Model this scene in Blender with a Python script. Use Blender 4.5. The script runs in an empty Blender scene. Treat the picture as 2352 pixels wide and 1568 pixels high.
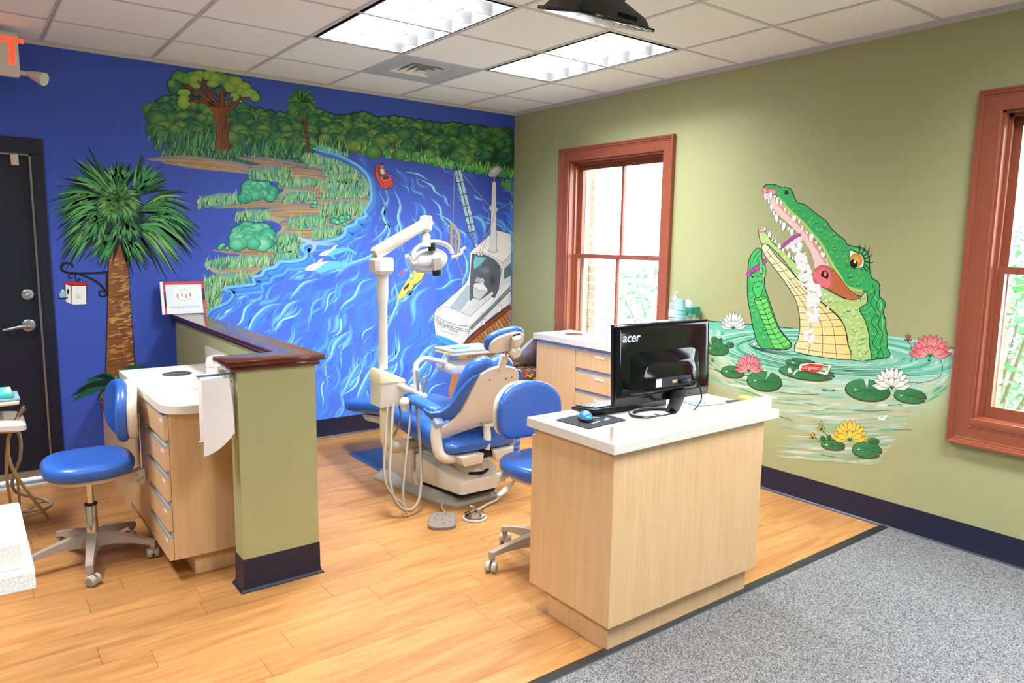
import bpy, bmesh, math, random
from mathutils import Vector, Matrix
from mathutils.geometry import tessellate_polygon
sc = bpy.context.scene
COL = sc.collection
PI = math.pi

# ---------------------------------------------------------------- camera
CAM = Vector((-4.1014, -5.3939, 1.5641))
YAW, PITCH, ROLL, FPX = 0.6512, -0.1346, 0.0159, 1666.5266
FRW, FRH = 2352.0, 1568.0
_cy, _sy, _cp, _sp = math.cos(YAW), math.sin(YAW), math.cos(PITCH), math.sin(PITCH)
_f = Vector((_sy * _cp, _cy * _cp, _sp))
_r0 = Vector((_cy, -_sy, 0)); _u0 = _r0.cross(_f)
_r = _r0 * math.cos(ROLL) + _u0 * math.sin(ROLL)
_u = -_r0 * math.sin(ROLL) + _u0 * math.cos(ROLL)
cd = bpy.data.cameras.new('camera'); cam = bpy.data.objects.new('camera', cd); COL.objects.link(cam)
cd.sensor_width = 36.0; cd.lens = FPX / FRW * 36.0; cd.clip_start = 0.05; cd.clip_end = 300
m3 = Matrix((_r, _u, -_f)).transposed()
cam.matrix_world = Matrix.Translation(CAM) @ m3.to_4x4()
sc.camera = cam

def ray(px, py):
    return _r * ((px - FRW / 2) / FPX) + _u * ((FRH / 2 - py) / FPX) + _f
def on(px, py, axis, val):
    d = ray(px, py); t = (val - CAM[axis]) / d[axis]
    return CAM + d * t
def onX(px, py, v=0.0): return on(px, py, 0, v)
def onY(px, py, v=0.0): return on(px, py, 1, v)
def onZ(px, py, v=0.0): return on(px, py, 2, v)

# ---------------------------------------------------------------- view, world, light levels
sc.view_settings.view_transform = 'Standard'
try: sc.view_settings.look = 'None'
except Exception: pass
sc.view_settings.gamma = 1.0
sc.view_settings.use_curve_mapping = False
sc.view_settings.exposure = 0.48
TROFFER_W = 62.0          # watts of each ceiling troffer
SKY_STRENGTH = 8.0
world = bpy.data.worlds.new('world'); sc.world = world; world.use_nodes = True
wn = world.node_tree.nodes; wl = world.node_tree.links
bg = wn['Background']; bg.inputs['Color'].default_value = (0.86, 0.94, 1.0, 1); bg.inputs['Strength'].default_value = SKY_STRENGTH

# ---------------------------------------------------------------- helpers
def lin(c):
    return c / 12.92 if c <= 0.04045 else ((c + 0.055) / 1.055) ** 2.4
def C(h, k=1.0):
    h = h.lstrip('#')
    return tuple(lin(int(h[i:i + 2], 16) / 255.0) * k for i in (0, 2, 4))

_mats = {}
def mat(name, hexcol, rough=0.5, metal=0.0, spec=0.5, coat=0.0, var=0.0, vscale=8.0, bump=0.0, bscale=200.0, stretch=None, emit=0.0, alpha=1.0, sheen=0.0, trans=0.0):
    if name in _mats: return _mats[name]
    m = bpy.data.materials.new(name); m.use_nodes = True
    nt = m.node_tree; p = nt.nodes['Principled BSDF']
    col = C(hexcol) if isinstance(hexcol, str) else hexcol
    p.inputs['Base Color'].default_value = (*col, 1)
    p.inputs['Roughness'].default_value = rough
    p.inputs['Metallic'].default_value = metal
    p.inputs['Specular IOR Level'].default_value = spec
    p.inputs['Coat Weight'].default_value = coat
    p.inputs['Sheen Weight'].default_value = sheen
    p.inputs['Transmission Weight'].default_value = trans
    p.inputs['Alpha'].default_value = alpha
    if emit:
        p.inputs['Emission Color'].default_value = (*col, 1); p.inputs['Emission Strength'].default_value = emit
    if var or bump:
        tc = nt.nodes.new('ShaderNodeTexCoord'); mp = nt.nodes.new('ShaderNodeMapping')
        nt.links.new(tc.outputs['Object'], mp.inputs['Vector'])
        if stretch: mp.inputs['Scale'].default_value = stretch
        if var:
            n = nt.nodes.new('ShaderNodeTexNoise'); n.inputs['Scale'].default_value = vscale; n.inputs['Detail'].default_value = 4
            nt.links.new(mp.outputs['Vector'], n.inputs['Vector'])
            r = nt.nodes.new('ShaderNodeValToRGB')
            r.color_ramp.elements[0].position = 0.3; r.color_ramp.elements[1].position = 0.7
            r.color_ramp.elements[0].color = (*[max(0, c * (1 - var)) for c in col], 1)
            r.color_ramp.elements[1].color = (*[min(1, c * (1 + var)) for c in col], 1)
            nt.links.new(n.outputs['Fac'], r.inputs['Fac']); nt.links.new(r.outputs['Color'], p.inputs['Base Color'])
        if bump:
            n2 = nt.nodes.new('ShaderNodeTexNoise'); n2.inputs['Scale'].default_value = bscale; n2.inputs['Detail'].default_value = 3
            nt.links.new(mp.outputs['Vector'], n2.inputs['Vector'])
            b = nt.nodes.new('ShaderNodeBump'); b.inputs['Strength'].default_value = bump; b.inputs['Distance'].default_value = 0.002
            nt.links.new(n2.outputs['Fac'], b.inputs['Height']); nt.links.new(b.outputs['Normal'], p.inputs['Normal'])
    _mats[name] = m
    return m

class MB:
    """collects shapes in a bmesh; world coordinates unless the object is built local"""
    def __init__(s): s.bm = bmesh.new()
    def _merge(s, tmp, M=None):
        if M is not None: bmesh.ops.transform(tmp, matrix=M, verts=tmp.verts)
        me = bpy.data.meshes.new('t'); tmp.to_mesh(me); tmp.free()
        s.bm.from_mesh(me); bpy.data.meshes.remove(me); return s
    def box(s, x0, x1, y0, y1, z0, z1, bev=0.0, seg=2, M=None):
        t = bmesh.new(); bmesh.ops.create_cube(t, size=1.0)
        bmesh.ops.scale(t, vec=(abs(x1 - x0), abs(y1 - y0), abs(z1 - z0)), verts=t.verts)
        if bev: bmesh.ops.bevel(t, geom=t.edges[:], offset=bev, segments=seg, profile=0.5, affect='EDGES', clamp_overlap=True)
        bmesh.ops.translate(t, vec=((x0 + x1) / 2, (y0 + y1) / 2, (z0 + z1) / 2), verts=t.verts)
        return s._merge(t, M)
    def prism(s, pts, axis, a, b, bev=0.0, seg=2, M=None):
        """2D outline extruded along an axis (0,1,2) from a to b"""
        t = bmesh.new()
        def P(u, v, w):
            return {0: (w, u, v), 1: (u, w, v), 2: (u, v, w)}[axis]
        lo = [t.verts.new(P(u, v, a)) for u, v in pts]; hi = [t.verts.new(P(u, v, b)) for u, v in pts]
        t.faces.new(lo); t.faces.new(hi); n = len(pts)
        for i in range(n): t.faces.new((lo[i], lo[(i + 1) % n], hi[(i + 1) % n], hi[i]))
        bmesh.ops.recalc_face_normals(t, faces=t.faces)
        if bev: bmesh.ops.bevel(t, geom=t.edges[:], offset=bev, segments=seg, profile=0.5, affect='EDGES', clamp_overlap=True)
        return s._merge(t, M)
    def tube(s, pts, r, seg=12, smooth=0, closed=False, caps=True, M=None, flat=None):
        pts = [Vector(p) for p in pts]
        rs = list(r) if isinstance(r, (list, tuple)) else [r] * len(pts)
        if smooth: pts, rs = catmull(pts, rs, smooth, closed)
        t = bmesh.new(); rings = []; n = len(pts)
        prev = None
        for i, p in enumerate(pts):
            a = pts[(i - 1) % n] if (i > 0 or closed) else p
            b = pts[(i + 1) % n] if (i < n - 1 or closed) else p
            d = (b - a).normalized()
            if prev is None:
                up = Vector((0, 0, 1)) if abs(d.z) < 0.9 else Vector((1, 0, 0))
                e1 = d.cross(up).normalized()
            else:
                e1 = (prev - d * prev.dot(d)).normalized()
            e2 = d.cross(e1).normalized(); prev = e1
            fx, fy = flat if flat else (1, 1)
            rings.append([t.verts.new(p + (e1 * math.cos(2 * PI * k / seg) * fx + e2 * math.sin(2 * PI * k / seg) * fy) * rs[i]) for k in range(seg)])
        rng = range(n) if closed else range(n - 1)
        for i in rng:
            A, B = rings[i], rings[(i + 1) % n]
            for k in range(seg): t.faces.new((A[k], A[(k + 1) % seg], B[(k + 1) % seg], B[k]))
        if caps and not closed: t.faces.new(rings[0]); t.faces.new(rings[-1])
        bmesh.ops.recalc_face_normals(t, faces=t.faces)
        return s._merge(t, M)
    def cyl(s, a, b, r, seg=20, M=None): return s.tube([a, b], r, seg=seg, M=M)
    def lathe(s, prof, c=(0, 0, 0), seg=24, M=None):
        """profile [(radius, height)] turned about z at c"""
        t = bmesh.new(); rings = []
        for r, z in prof:
            if r < 1e-6: rings.append([t.verts.new((c[0], c[1], c[2] + z))])
            else: rings.append([t.verts.new((c[0] + r * math.cos(2 * PI * k / seg), c[1] + r * math.sin(2 * PI * k / seg), c[2] + z)) for k in range(seg)])
        for A, B in zip(rings, rings[1:]):
            if len(A) == 1 and len(B) == 1: continue
            for k in range(seg):
                if len(A) == 1: t.faces.new((A[0], B[k], B[(k + 1) % seg]))
                elif len(B) == 1: t.faces.new((A[k], A[(k + 1) % seg], B[0]))
                else: t.faces.new((A[k], A[(k + 1) % seg], B[(k + 1) % seg], B[k]))
        for R in (rings[0], rings[-1]):
            if len(R) > 1: t.faces.new(R)
        bmesh.ops.recalc_face_normals(t, faces=t.faces)
        return s._merge(t, M)
    def loft(s, rings, caps=True, closed=False, M=None):
        t = bmesh.new(); R = [[t.verts.new(p) for p in ring] for ring in rings]; m = len(R[0]); n = len(R)
        for i in range(n if closed else n - 1):
            A, B = R[i], R[(i + 1) % n]
            for k in range(m): t.faces.new((A[k], A[(k + 1) % m], B[(k + 1) % m], B[k]))
        if caps and not closed: t.faces.new(R[0]); t.faces.new(R[-1])
        bmesh.ops.recalc_face_normals(t, faces=t.faces)
        return s._merge(t, M)
    def cushion(s, outline, z0, z1, r, n=5, crown=0.0, M=None):
        """rounded pad: 2D outline (convex-ish) in xy between z0 and z1, edge radius r, top crowned"""
        o = [Vector((x, y, 0)) for x, y in outline]; m = len(o)
        c = sum(o, Vector()) / m
        def inset(d):
            out = []
            for i in range(m):
                e = (o[(i + 1) % m] - o[i - 1]).normalized(); nrm = Vector((-e.y, e.x, 0))
                if nrm.dot(c - o[i]) < 0: nrm = -nrm
                out.append(o[i] + nrm * d)
            return out
        rings = []
        for k in range(n + 1):
            a = PI / 2 * k / n
            rings.append([(p.x, p.y, z0 + r * (1 - math.sin(a))) for p in inset(r * (1 - math.cos(a)))][:] if False else
                         [(p.x, p.y, z0 + r - r * math.cos(a)) for p in inset(r - r * math.sin(a))])
        for k in range(n + 1):
            a = PI / 2 * k / n
            rings.append([(p.x, p.y, z1 - r + r * math.sin(a)) for p in inset(r - r * math.cos(a))])
        last = [Vector(p) for p in rings[-1]]; cc = sum(last, Vector()) / m
        for f in (0.75, 0.5, 0.25):
            rings.append([tuple(cc + (p - cc) * f + Vector((0, 0, crown * (1 - f * f)))) for p in last])
        return s.loft(rings, M=M)
    def ball(s, c, r, seg=16, sc3=(1, 1, 1), M=None):
        t = bmesh.new(); bmesh.ops.create_uvsphere(t, u_segments=seg, v_segments=max(6, seg // 2), radius=r)
        bmesh.ops.scale(t, vec=sc3, verts=t.verts); bmesh.ops.translate(t, vec=c, verts=t.verts)
        return s._merge(t, M)
    def quad(s, a, b, c, d):
        vs = [s.bm.verts.new(p) for p in (a, b, c, d)]; s.bm.faces.new(vs); return s

def catmull(pts, rs, k, closed=False):
    n = len(pts); out = []; ro = []
    rng = n if closed else n - 1
    for i in range(rng):
        if closed: p0, p1, p2, p3 = pts[(i - 1) % n], pts[i], pts[(i + 1) % n], pts[(i + 2) % n]; r1, r2 = rs[i], rs[(i + 1) % n]
        else: p0, p1, p2, p3 = pts[max(i - 1, 0)], pts[i], pts[i + 1], pts[min(i + 2, n - 1)]; r1, r2 = rs[i], rs[i + 1]
        for j in range(k):
            t = j / k; t2 = t * t; t3 = t2 * t
            out.append(0.5 * ((2 * p1) + (-p0 + p2) * t + (2 * p0 - 5 * p1 + 4 * p2 - p3) * t2 + (-p0 + 3 * p1 - 3 * p2 + p3) * t3))
            ro.append(r1 + (r2 - r1) * t)
    if not closed: out.append(pts[-1]); ro.append(rs[-1])
    return out, ro

def tag(o, label=None, cat=None, group=None, kind=None):
    if label: o['label'] = label
    if cat: o['category'] = cat
    if group: o['group'] = group
    if kind: o['kind'] = kind
    return o
def wloc(o):
    v = Vector((0, 0, 0))
    while o is not None: v = v + o.location; o = o.parent
    return v
def obj(name, mb, material, parent=None, label=None, cat=None, group=None, kind=None, smooth=40, local=False, loc=None):
    me = bpy.data.meshes.new(name); bm = mb.bm
    if loc is not None: base = Vector(loc)
    elif parent is not None and not local: base = wloc(parent)
    else: base = Vector((0, 0, 0))
    if base.length: bmesh.ops.translate(bm, vec=-base, verts=bm.verts)
    bm.to_mesh(me); bm.free()
    if smooth:
        me.polygons.foreach_set('use_smooth', [True] * len(me.polygons))
        me.set_sharp_from_angle(angle=math.radians(smooth))
    for m in (material if isinstance(material, (list, tuple)) else [material]): me.materials.append(m)
    o = bpy.data.objects.new(name, me); COL.objects.link(o)
    if parent is not None: o.parent = parent
    if loc is not None: o.location = base if parent is None else base - wloc(parent)
    return tag(o, label, cat, group, kind)
def thing(name, label, cat, loc=(0, 0, 0), rz=0.0, group=None):
    o = bpy.data.objects.new(name, None); COL.objects.link(o); o.empty_display_size = 0.05
    o.location = loc; o.rotation_euler = (0, 0, rz)
    return tag(o, label, cat, group)
def dup(o, parent=None):
    c = o.copy(); COL.objects.link(c); c.parent = parent
    for ch in list(o.children): dup(ch, c)
    return c
def text_mesh(body, size, extr=0.0005, font_shear=0.0, bold=0.0):
    cu = bpy.data.curves.new('txt', 'FONT'); cu.body = body; cu.size = size; cu.extrude = extr; cu.align_x = 'CENTER'; cu.align_y = 'CENTER'
    cu.shear = font_shear; cu.offset = bold; cu.resolution_u = 3
    t = bpy.data.objects.new('txt', cu); COL.objects.link(t)
    me = bpy.data.meshes.new_from_object(t.evaluated_get(bpy.context.evaluated_depsgraph_get()))
    bpy.data.objects.remove(t); bpy.data.curves.remove(cu)
    return me
def frame(o, x, y):
    """matrix with origin o, x and y directions"""
    x = Vector(x).normalized(); z = x.cross(Vector(y)).normalized(); y = z.cross(x)
    M = Matrix((x, y, z)).transposed().to_4x4(); M.translation = Vector(o); return M
def lettering(name, body, size, M, material, parent, shear=0.0, bold=0.0, extr=0.0004, local=False):
    me = text_mesh(body, size, extr, shear, bold); mb = MB(); mb.bm.from_mesh(me); bpy.data.meshes.remove(me)
    bmesh.ops.transform(mb.bm, matrix=M, verts=mb.bm.verts)
    return obj(name, mb, material, parent, smooth=0, local=local)
# ================================================================ room
H = 2.727; TL = 0.6096; GX0 = 0.5612; GY0 = 0.5574
RX0, RY0 = -7.2, -8.0
def lineX(i): return -(GX0 + TL * i)
def rowY(j): return -(GY0 + TL * j)

def nodes_mat(name):
    m = bpy.data.materials.new(name); m.use_nodes = True
    return m, m.node_tree, m.node_tree.nodes['Principled BSDF']
def wall_paint(name, hexcol):
    return mat(name, hexcol, rough=0.55, spec=0.35, bump=0.12, bscale=420)
M_BLUE = wall_paint('blue wall paint', '3c56b8')
M_GREEN = wall_paint('olive green wall paint', 'a8aa7c')
M_CREAM = wall_paint('cream wall paint', 'cfc9bb')
M_NAVY = mat('navy vinyl base', '161b36', rough=0.38, spec=0.5)
M_WHITE = mat('white metal', 'e2dfda', rough=0.4)
M_TBAR = mat('ceiling grid metal', 'c9c7c5', rough=0.5)
M_ALU = mat('brushed aluminium', 'b8bcc2', rough=0.32, metal=1.0)
M_CHROME = mat('chrome', 'd5d7da', rough=0.08, metal=1.0)
M_BLACK = mat('black plastic', '121317', rough=0.35)
M_DARK = mat('dark gap', '050608', rough=0.9)

# ---- wood plank material: grain along x, each plank a little different
def wood_planks():
    m, nt, p = nodes_mat('honey wood plank'); N = nt.nodes; L = nt.links
    tc = N.new('ShaderNodeTexCoord'); oi = N.new('ShaderNodeObjectInfo')
    add = N.new('ShaderNodeVectorMath'); add.operation = 'MULTIPLY_ADD'
    cmb = N.new('ShaderNodeCombineXYZ')
    for k in range(3): L.new(oi.outputs['Random'], cmb.inputs[k])
    L.new(cmb.outputs[0], add.inputs[0]); add.inputs[1].default_value = (31, 17, 9); L.new(tc.outputs['Object'], add.inputs[2])
    mp = N.new('ShaderNodeMapping'); mp.inputs['Scale'].default_value = (1.3, 11, 11); L.new(add.outputs[0], mp.inputs['Vector'])
    n1 = N.new('ShaderNodeTexNoise'); n1.inputs['Scale'].default_value = 1.6; n1.inputs['Detail'].default_value = 6; n1.inputs['Distortion'].default_value = 1.2
    L.new(mp.outputs[0], n1.inputs['Vector'])
    r1 = N.new('ShaderNodeValToRGB'); e = r1.color_ramp.elements
    e[0].position = 0.28; e[0].color = (*C('a06c3a'), 1); e[1].position = 0.72; e[1].color = (*C('c08e56'), 1)
    e2 = r1.color_ramp.elements.new(0.5); e2.color = (*C('b27f4a'), 1)
    L.new(n1.outputs['Fac'], r1.inputs['Fac'])
    mp2 = N.new('ShaderNodeMapping'); mp2.inputs['Scale'].default_value = (3, 130, 130); L.new(add.outputs[0], mp2.inputs['Vector'])
    n2 = N.new('ShaderNodeTexNoise'); n2.inputs['Scale'].default_value = 1.0; n2.inputs['Detail'].default_value = 3; L.new(mp2.outputs[0], n2.inputs['Vector'])
    mx = N.new('ShaderNodeMixRGB'); mx.blend_type = 'MULTIPLY'; mx.inputs['Fac'].default_value = 0.24
    r2 = N.new('ShaderNodeValToRGB'); r2.color_ramp.elements[0].position = 0.35; r2.color_ramp.elements[0].color = (0.55, 0.45, 0.36, 1); r2.color_ramp.elements[1].position = 0.6
    L.new(n2.outputs['Fac'], r2.inputs['Fac']); L.new(r1.outputs['Color'], mx.inputs['Color1']); L.new(r2.outputs['Color'], mx.inputs['Color2'])
    hs = N.new('ShaderNodeHueSaturation'); mr = N.new('ShaderNodeMapRange'); mr.inputs['To Min'].default_value = 0.9; mr.inputs['To Max'].default_value = 1.1
    L.new(oi.outputs['Random'], mr.inputs['Value']); L.new(mr.outputs[0], hs.inputs['Value']); L.new(mx.outputs[0], hs.inputs['Color'])
    L.new(hs.outputs['Color'], p.inputs['Base Color']); p.inputs['Roughness'].default_value = 0.4; p.inputs['Specular IOR Level'].default_value = 0.35
    return m
M_PLANK = wood_planks()

def carpet_mat():
    m, nt, p = nodes_mat('grey loop carpet'); N = nt.nodes; L = nt.links
    tc = N.new('ShaderNodeTexCoord')
    mp = N.new('ShaderNodeMapping'); mp.inputs['Rotation'].default_value = (0, 0, 0.6); L.new(tc.outputs['Object'], mp.inputs['Vector'])
    v = N.new('ShaderNodeTexVoronoi'); v.inputs['Scale'].default_value = 210; L.new(mp.outputs[0], v.inputs['Vector'])
    n = N.new('ShaderNodeTexNoise'); n.inputs['Scale'].default_value = 260; n.inputs['Detail'].default_value = 2; L.new(mp.outputs[0], n.inputs['Vector'])
    mx = N.new('ShaderNodeMixRGB'); mx.inputs['Fac'].default_value = 0.5; L.new(v.outputs['Color'], mx.inputs['Color1']); L.new(n.outputs['Fac'], mx.inputs['Color2'])
    bw = N.new('ShaderNodeRGBToBW'); L.new(mx.outputs[0], bw.inputs[0])
    r = N.new('ShaderNodeValToRGB'); r.color_ramp.elements[0].position = 0.32; r.color_ramp.elements[0].color = (*C('464649'), 1)
    r.color_ramp.elements[1].position = 0.66; r.color_ramp.elements[1].color = (*C('8f8e8e'), 1)
    L.new(bw.outputs[0], r.inputs['Fac']); L.new(r.outputs['Color'], p.inputs['Base Color'])
    b = N.new('ShaderNodeBump'); b.inputs['Strength'].default_value = 0.6; b.inputs['Distance'].default_value = 0.003
    L.new(v.outputs['Distance'], b.inputs['Height']); L.new(b.outputs['Normal'], p.inputs['Normal']); p.inputs['Roughness'].default_value = 0.95; p.inputs['Specular IOR Level'].default_value = 0.1
    return m
M_CARPET = carpet_mat()

def laminate(name, c0, c1, c2):
    """maple laminate, grain along z"""
    m, nt, p = nodes_mat(name); N = nt.nodes; L = nt.links
    tc = N.new('ShaderNodeTexCoord'); mp = N.new('ShaderNodeMapping'); mp.inputs['Scale'].default_value = (26, 26, 1.6); L.new(tc.outputs['Object'], mp.inputs['Vector'])
    n = N.new('ShaderNodeTexNoise'); n.inputs['Scale'].default_value = 1.7; n.inputs['Detail'].default_value = 5; n.inputs['Distortion'].default_value = 0.6; L.new(mp.outputs[0], n.inputs['Vector'])
    r = N.new('ShaderNodeValToRGB'); e = r.color_ramp.elements; e[0].position = 0.3; e[0].color = (*C(c0), 1); e[1].position = 0.7; e[1].color = (*C(c2), 1)
    k = e.new(0.5); k.color = (*C(c1), 1); L.new(n.outputs['Fac'], r.inputs['Fac'])
    v = N.new('ShaderNodeTexVoronoi'); v.inputs['Scale'].default_value = 38; mp2 = N.new('ShaderNodeMapping'); mp2.inputs['Scale'].default_value = (1, 1, 0.45); L.new(tc.outputs['Object'], mp2.inputs['Vector']); L.new(mp2.outputs[0], v.inputs['Vector'])
    r2 = N.new('ShaderNodeValToRGB'); r2.color_ramp.elements[0].color = (0.72, 0.62, 0.52, 1); r2.color_ramp.elements[0].position = 0.02; r2.color_ramp.elements[1].position = 0.1
    L.new(v.outputs['Distance'], r2.inputs['Fac'])
    mx = N.new('ShaderNodeMixRGB'); mx.blend_type = 'MULTIPLY'; mx.inputs['Fac'].default_value = 0.45; L.new(r.outputs['Color'], mx.inputs['Color1']); L.new(r2.outputs['Color'], mx.inputs['Color2'])
    L.new(mx.outputs[0], p.inputs['Base Color']); p.inputs['Roughness'].default_value = 0.42
    return m
M_MAPLE = laminate('maple laminate', 'd3ac7d', 'd8b386', 'dcb98e')
def stone():
    m, nt, p = nodes_mat('speckled cream solid surface'); N = nt.nodes; L = nt.links
    tc = N.new('ShaderNodeTexCoord'); n = N.new('ShaderNodeTexNoise'); n.inputs['Scale'].default_value = 330; n.inputs['Detail'].default_value = 2; L.new(tc.outputs['Object'], n.inputs['Vector'])
    r = N.new('ShaderNodeValToRGB'); e = r.color_ramp.elements; e[0].position = 0.34; e[0].color = (*C('cfc6b8'), 1); e[1].position = 0.5; e[1].color = (*C('e0dbd1'), 1); k = e.new(0.66); k.color = (*C('eae7e0'), 1)
    L.new(n.outputs['Fac'], r.inputs['Fac']); L.new(r.outputs['Color'], p.inputs['Base Color']); p.inputs['Roughness'].default_value = 0.3
    return m
M_STONE = stone()

# ---- floor
FLY = -3.525                                  # wood / carpet joint
floor = obj('floor', MB().box(RX0, 0, FLY, 0, -0.12, -0.006), mat('floor joint', '5e3a1c', rough=0.8), kind='structure')
PW, PL = 0.148, 0.902
rnd = random.Random(5)
pm = {}
def plank_mesh(l, w):
    key = (round(l, 3), round(w, 3))
    if key not in pm:
        mb = MB().box(0.0005, l - 0.0005, 0.0005, w - 0.0005, -0.006, 0.0, bev=0.0007, seg=1)
        me = bpy.data.meshes.new('plank'); mb.bm.to_mesh(me); mb.bm.free(); me.materials.append(M_PLANK); pm[key] = me
    return pm[key]
joint = {0: -3.778, 1: -3.616, -1: -3.366, -4: -3.607}
edges = [0.0]
y = -2.360 + PW * 15
while y > -0.02: y -= PW
rows = []; y1 = 0.0
while y1 > FLY + 1e-4:
    y0 = max(y, FLY); rows.append((y0, y1)); y1 = y0; y -= PW
for (y0, y1) in rows:
    k = round((-2.360 - y1) / PW)
    off = joint.get(k, -3.6 + rnd.choice((0.15, 0.3, 0.45, 0.6, 0.75)) + rnd.uniform(-0.05, 0.05))
    x = off
    while x > -4.9: x -= PL
    while x < -1e-3:
        a, b = x, min(x + PL, 0.0)
        if b - a > 0.02:
            o = bpy.data.objects.new('plank', plank_mesh(b - a, y1 - y0)); COL.objects.link(o); o.parent = floor; o.location = (a, y0, 0)
        x += PL
# the part of the wood floor out of the picture on the left
fl2 = obj('floor_board_area', MB().box(RX0, -4.75, FLY, 0, -0.006, -0.0005), M_PLANK, floor)
carpet = obj('floor_carpet', MB().box(RX0, 0, RY0, FLY - 0.02, -0.12, 0.004), M_CARPET, kind='structure')
obj('trim_1', MB().prism([(FLY - 0.045, 0.003), (FLY - 0.04, 0.0075), (FLY - 0.015, 0.010), (FLY + 0.004, 0.007), (FLY + 0.012, 0.0), (FLY - 0.045, 0.0)], 0, RX0, -0.003),
    mat('dark rubber strip', '26282b', rough=0.4), kind='structure')

# ---- walls
DX0, DX1, DZ = -4.63, -3.70, 2.06              # door opening
wall_back = obj('wall_back', MB().box(RX0, DX0, 0, 0.22, 0, H + 0.05).box(DX1, 0.25, 0, 0.22, 0, H + 0.05).box(DX0, DX1, 0, 0.22, DZ, H + 0.05), M_BLUE, kind='structure')
W1 = (-1.79, -0.76); W2 = (-4.955, -3.925); W_ADD = (-7.4, -6.37); WZ = (0.70, 2.245)  # third opening: unseen window added for cool daylight on the desk front
wb = MB()
for a, b in ((RY0, W_ADD[0]), (W_ADD[1], W2[0]), (W2[1], W1[0]), (W1[1], 0.0)): wb.box(0, 0.25, a, b, 0, H + 0.05)
for a, b in (W1, W2, W_ADD): wb.box(0, 0.25, a, b, 0, WZ[0]).box(0, 0.25, a, b, WZ[1], H + 0.05)
wall_right = obj('wall_right', wb, M_GREEN, kind='structure')
obj('wall_left', MB().box(RX0 - 0.2, RX0, RY0, 0.22, 0, H + 0.05), M_CREAM, kind='structure')
obj('wall_front', MB().box(RX0 - 0.2, 0.25, RY0 - 0.2, RY0, 0, H + 0.05), M_GREEN, kind='structure')

def cove(ax, a, b, name, parent=None, sgn=-1):
    """vinyl cove base: profile (out, z)"""
    pr = [(0, 0), (0, 0.15), (0.003, 0.15), (0.004, 0.03), (0.008, 0.012), (0.017, 0.003), (0.018, 0)]
    pts = [(sgn * u, z) for u, z in pr]
    return obj(name, MB().prism(pts, ax, a, b), M_NAVY, parent, kind=None if parent else 'structure', smooth=30)
cove(0, -3.63, -0.001, 'baseboard_back')
cove(1, RY0, -0.001, 'baseboard_right')

# ---- ceiling: slab, tiles and grid
vent_cell = (1, 0)
LIGHTS = [(2, 1), (0, 1), (6, 1), (0, 6), (3, 6), (6, 6)]        # grid cell (line, first row); each covers two rows
taken = {(i, j + k) for i, j in LIGHTS for k in (0, 1)} | {vent_cell}
ceiling = obj('ceiling', MB().box(RX0, 0.25, RY0, 0.22, H + 0.14, H + 0.2), M_CREAM, kind='structure')
M_TILE = mat('white ceiling tile', 'f1efec', rough=0.9, spec=0.1, var=0.03, vscale=60, bump=0.25, bscale=260)
xs = [0.0] + [lineX(i) for i in range(11)] + [RX0]
ys = [0.0] + [rowY(j) for j in range(13)] + [RY0]
tm = {}
for i in range(len(xs) - 1):
    for j in range(len(ys) - 1):
        if (i - 1, j - 1) in taken: continue
        w, d = round(xs[i] - xs[i + 1], 3), round(ys[j] - ys[j + 1], 3)
        if w < 0.02 or d < 0.02: continue
        if (w, d) not in tm:
            mb = MB().box(0.001, w - 0.001, 0.001, d - 0.001, 0.0, 0.016, bev=0.002, seg=1); me = bpy.data.meshes.new('ceiling_tile'); mb.bm.to_mesh(me); mb.bm.free(); me.materials.append(M_TILE); tm[(w, d)] = me
        o = bpy.data.objects.new('ceiling_tile', tm[(w, d)]); COL.objects.link(o); o.parent = ceiling; o.location = (xs[i + 1], ys[j + 1], H + 0.003)
for x in xs[1:-1]: obj('grid_bar', MB().box(x - 0.012, x + 0.012, RY0, 0, H, H + 0.004).box(x - 0.001, x + 0.001, RY0, 0, H, H + 0.035), M_TBAR, ceiling, smooth=0)
for yy in ys[1:-1]: obj('grid_bar', MB().box(RX0, 0, yy - 0.0115, yy + 0.0115, H + 0.0006, H + 0.004), M_TBAR, ceiling, smooth=0)
obj('trim_2', MB().box(RX0, 0, -0.024, 0, H - 0.001, H + 0.002).box(RX0, 0, -0.004, 0, H - 0.022, H + 0.002).box(-0.024, 0, RY0, -0.0241, H - 0.001, H + 0.002).box(-0.004, 0, RY0, -0.0041, H - 0.022, H + 0.002), M_TBAR, kind='structure', smooth=0)

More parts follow.
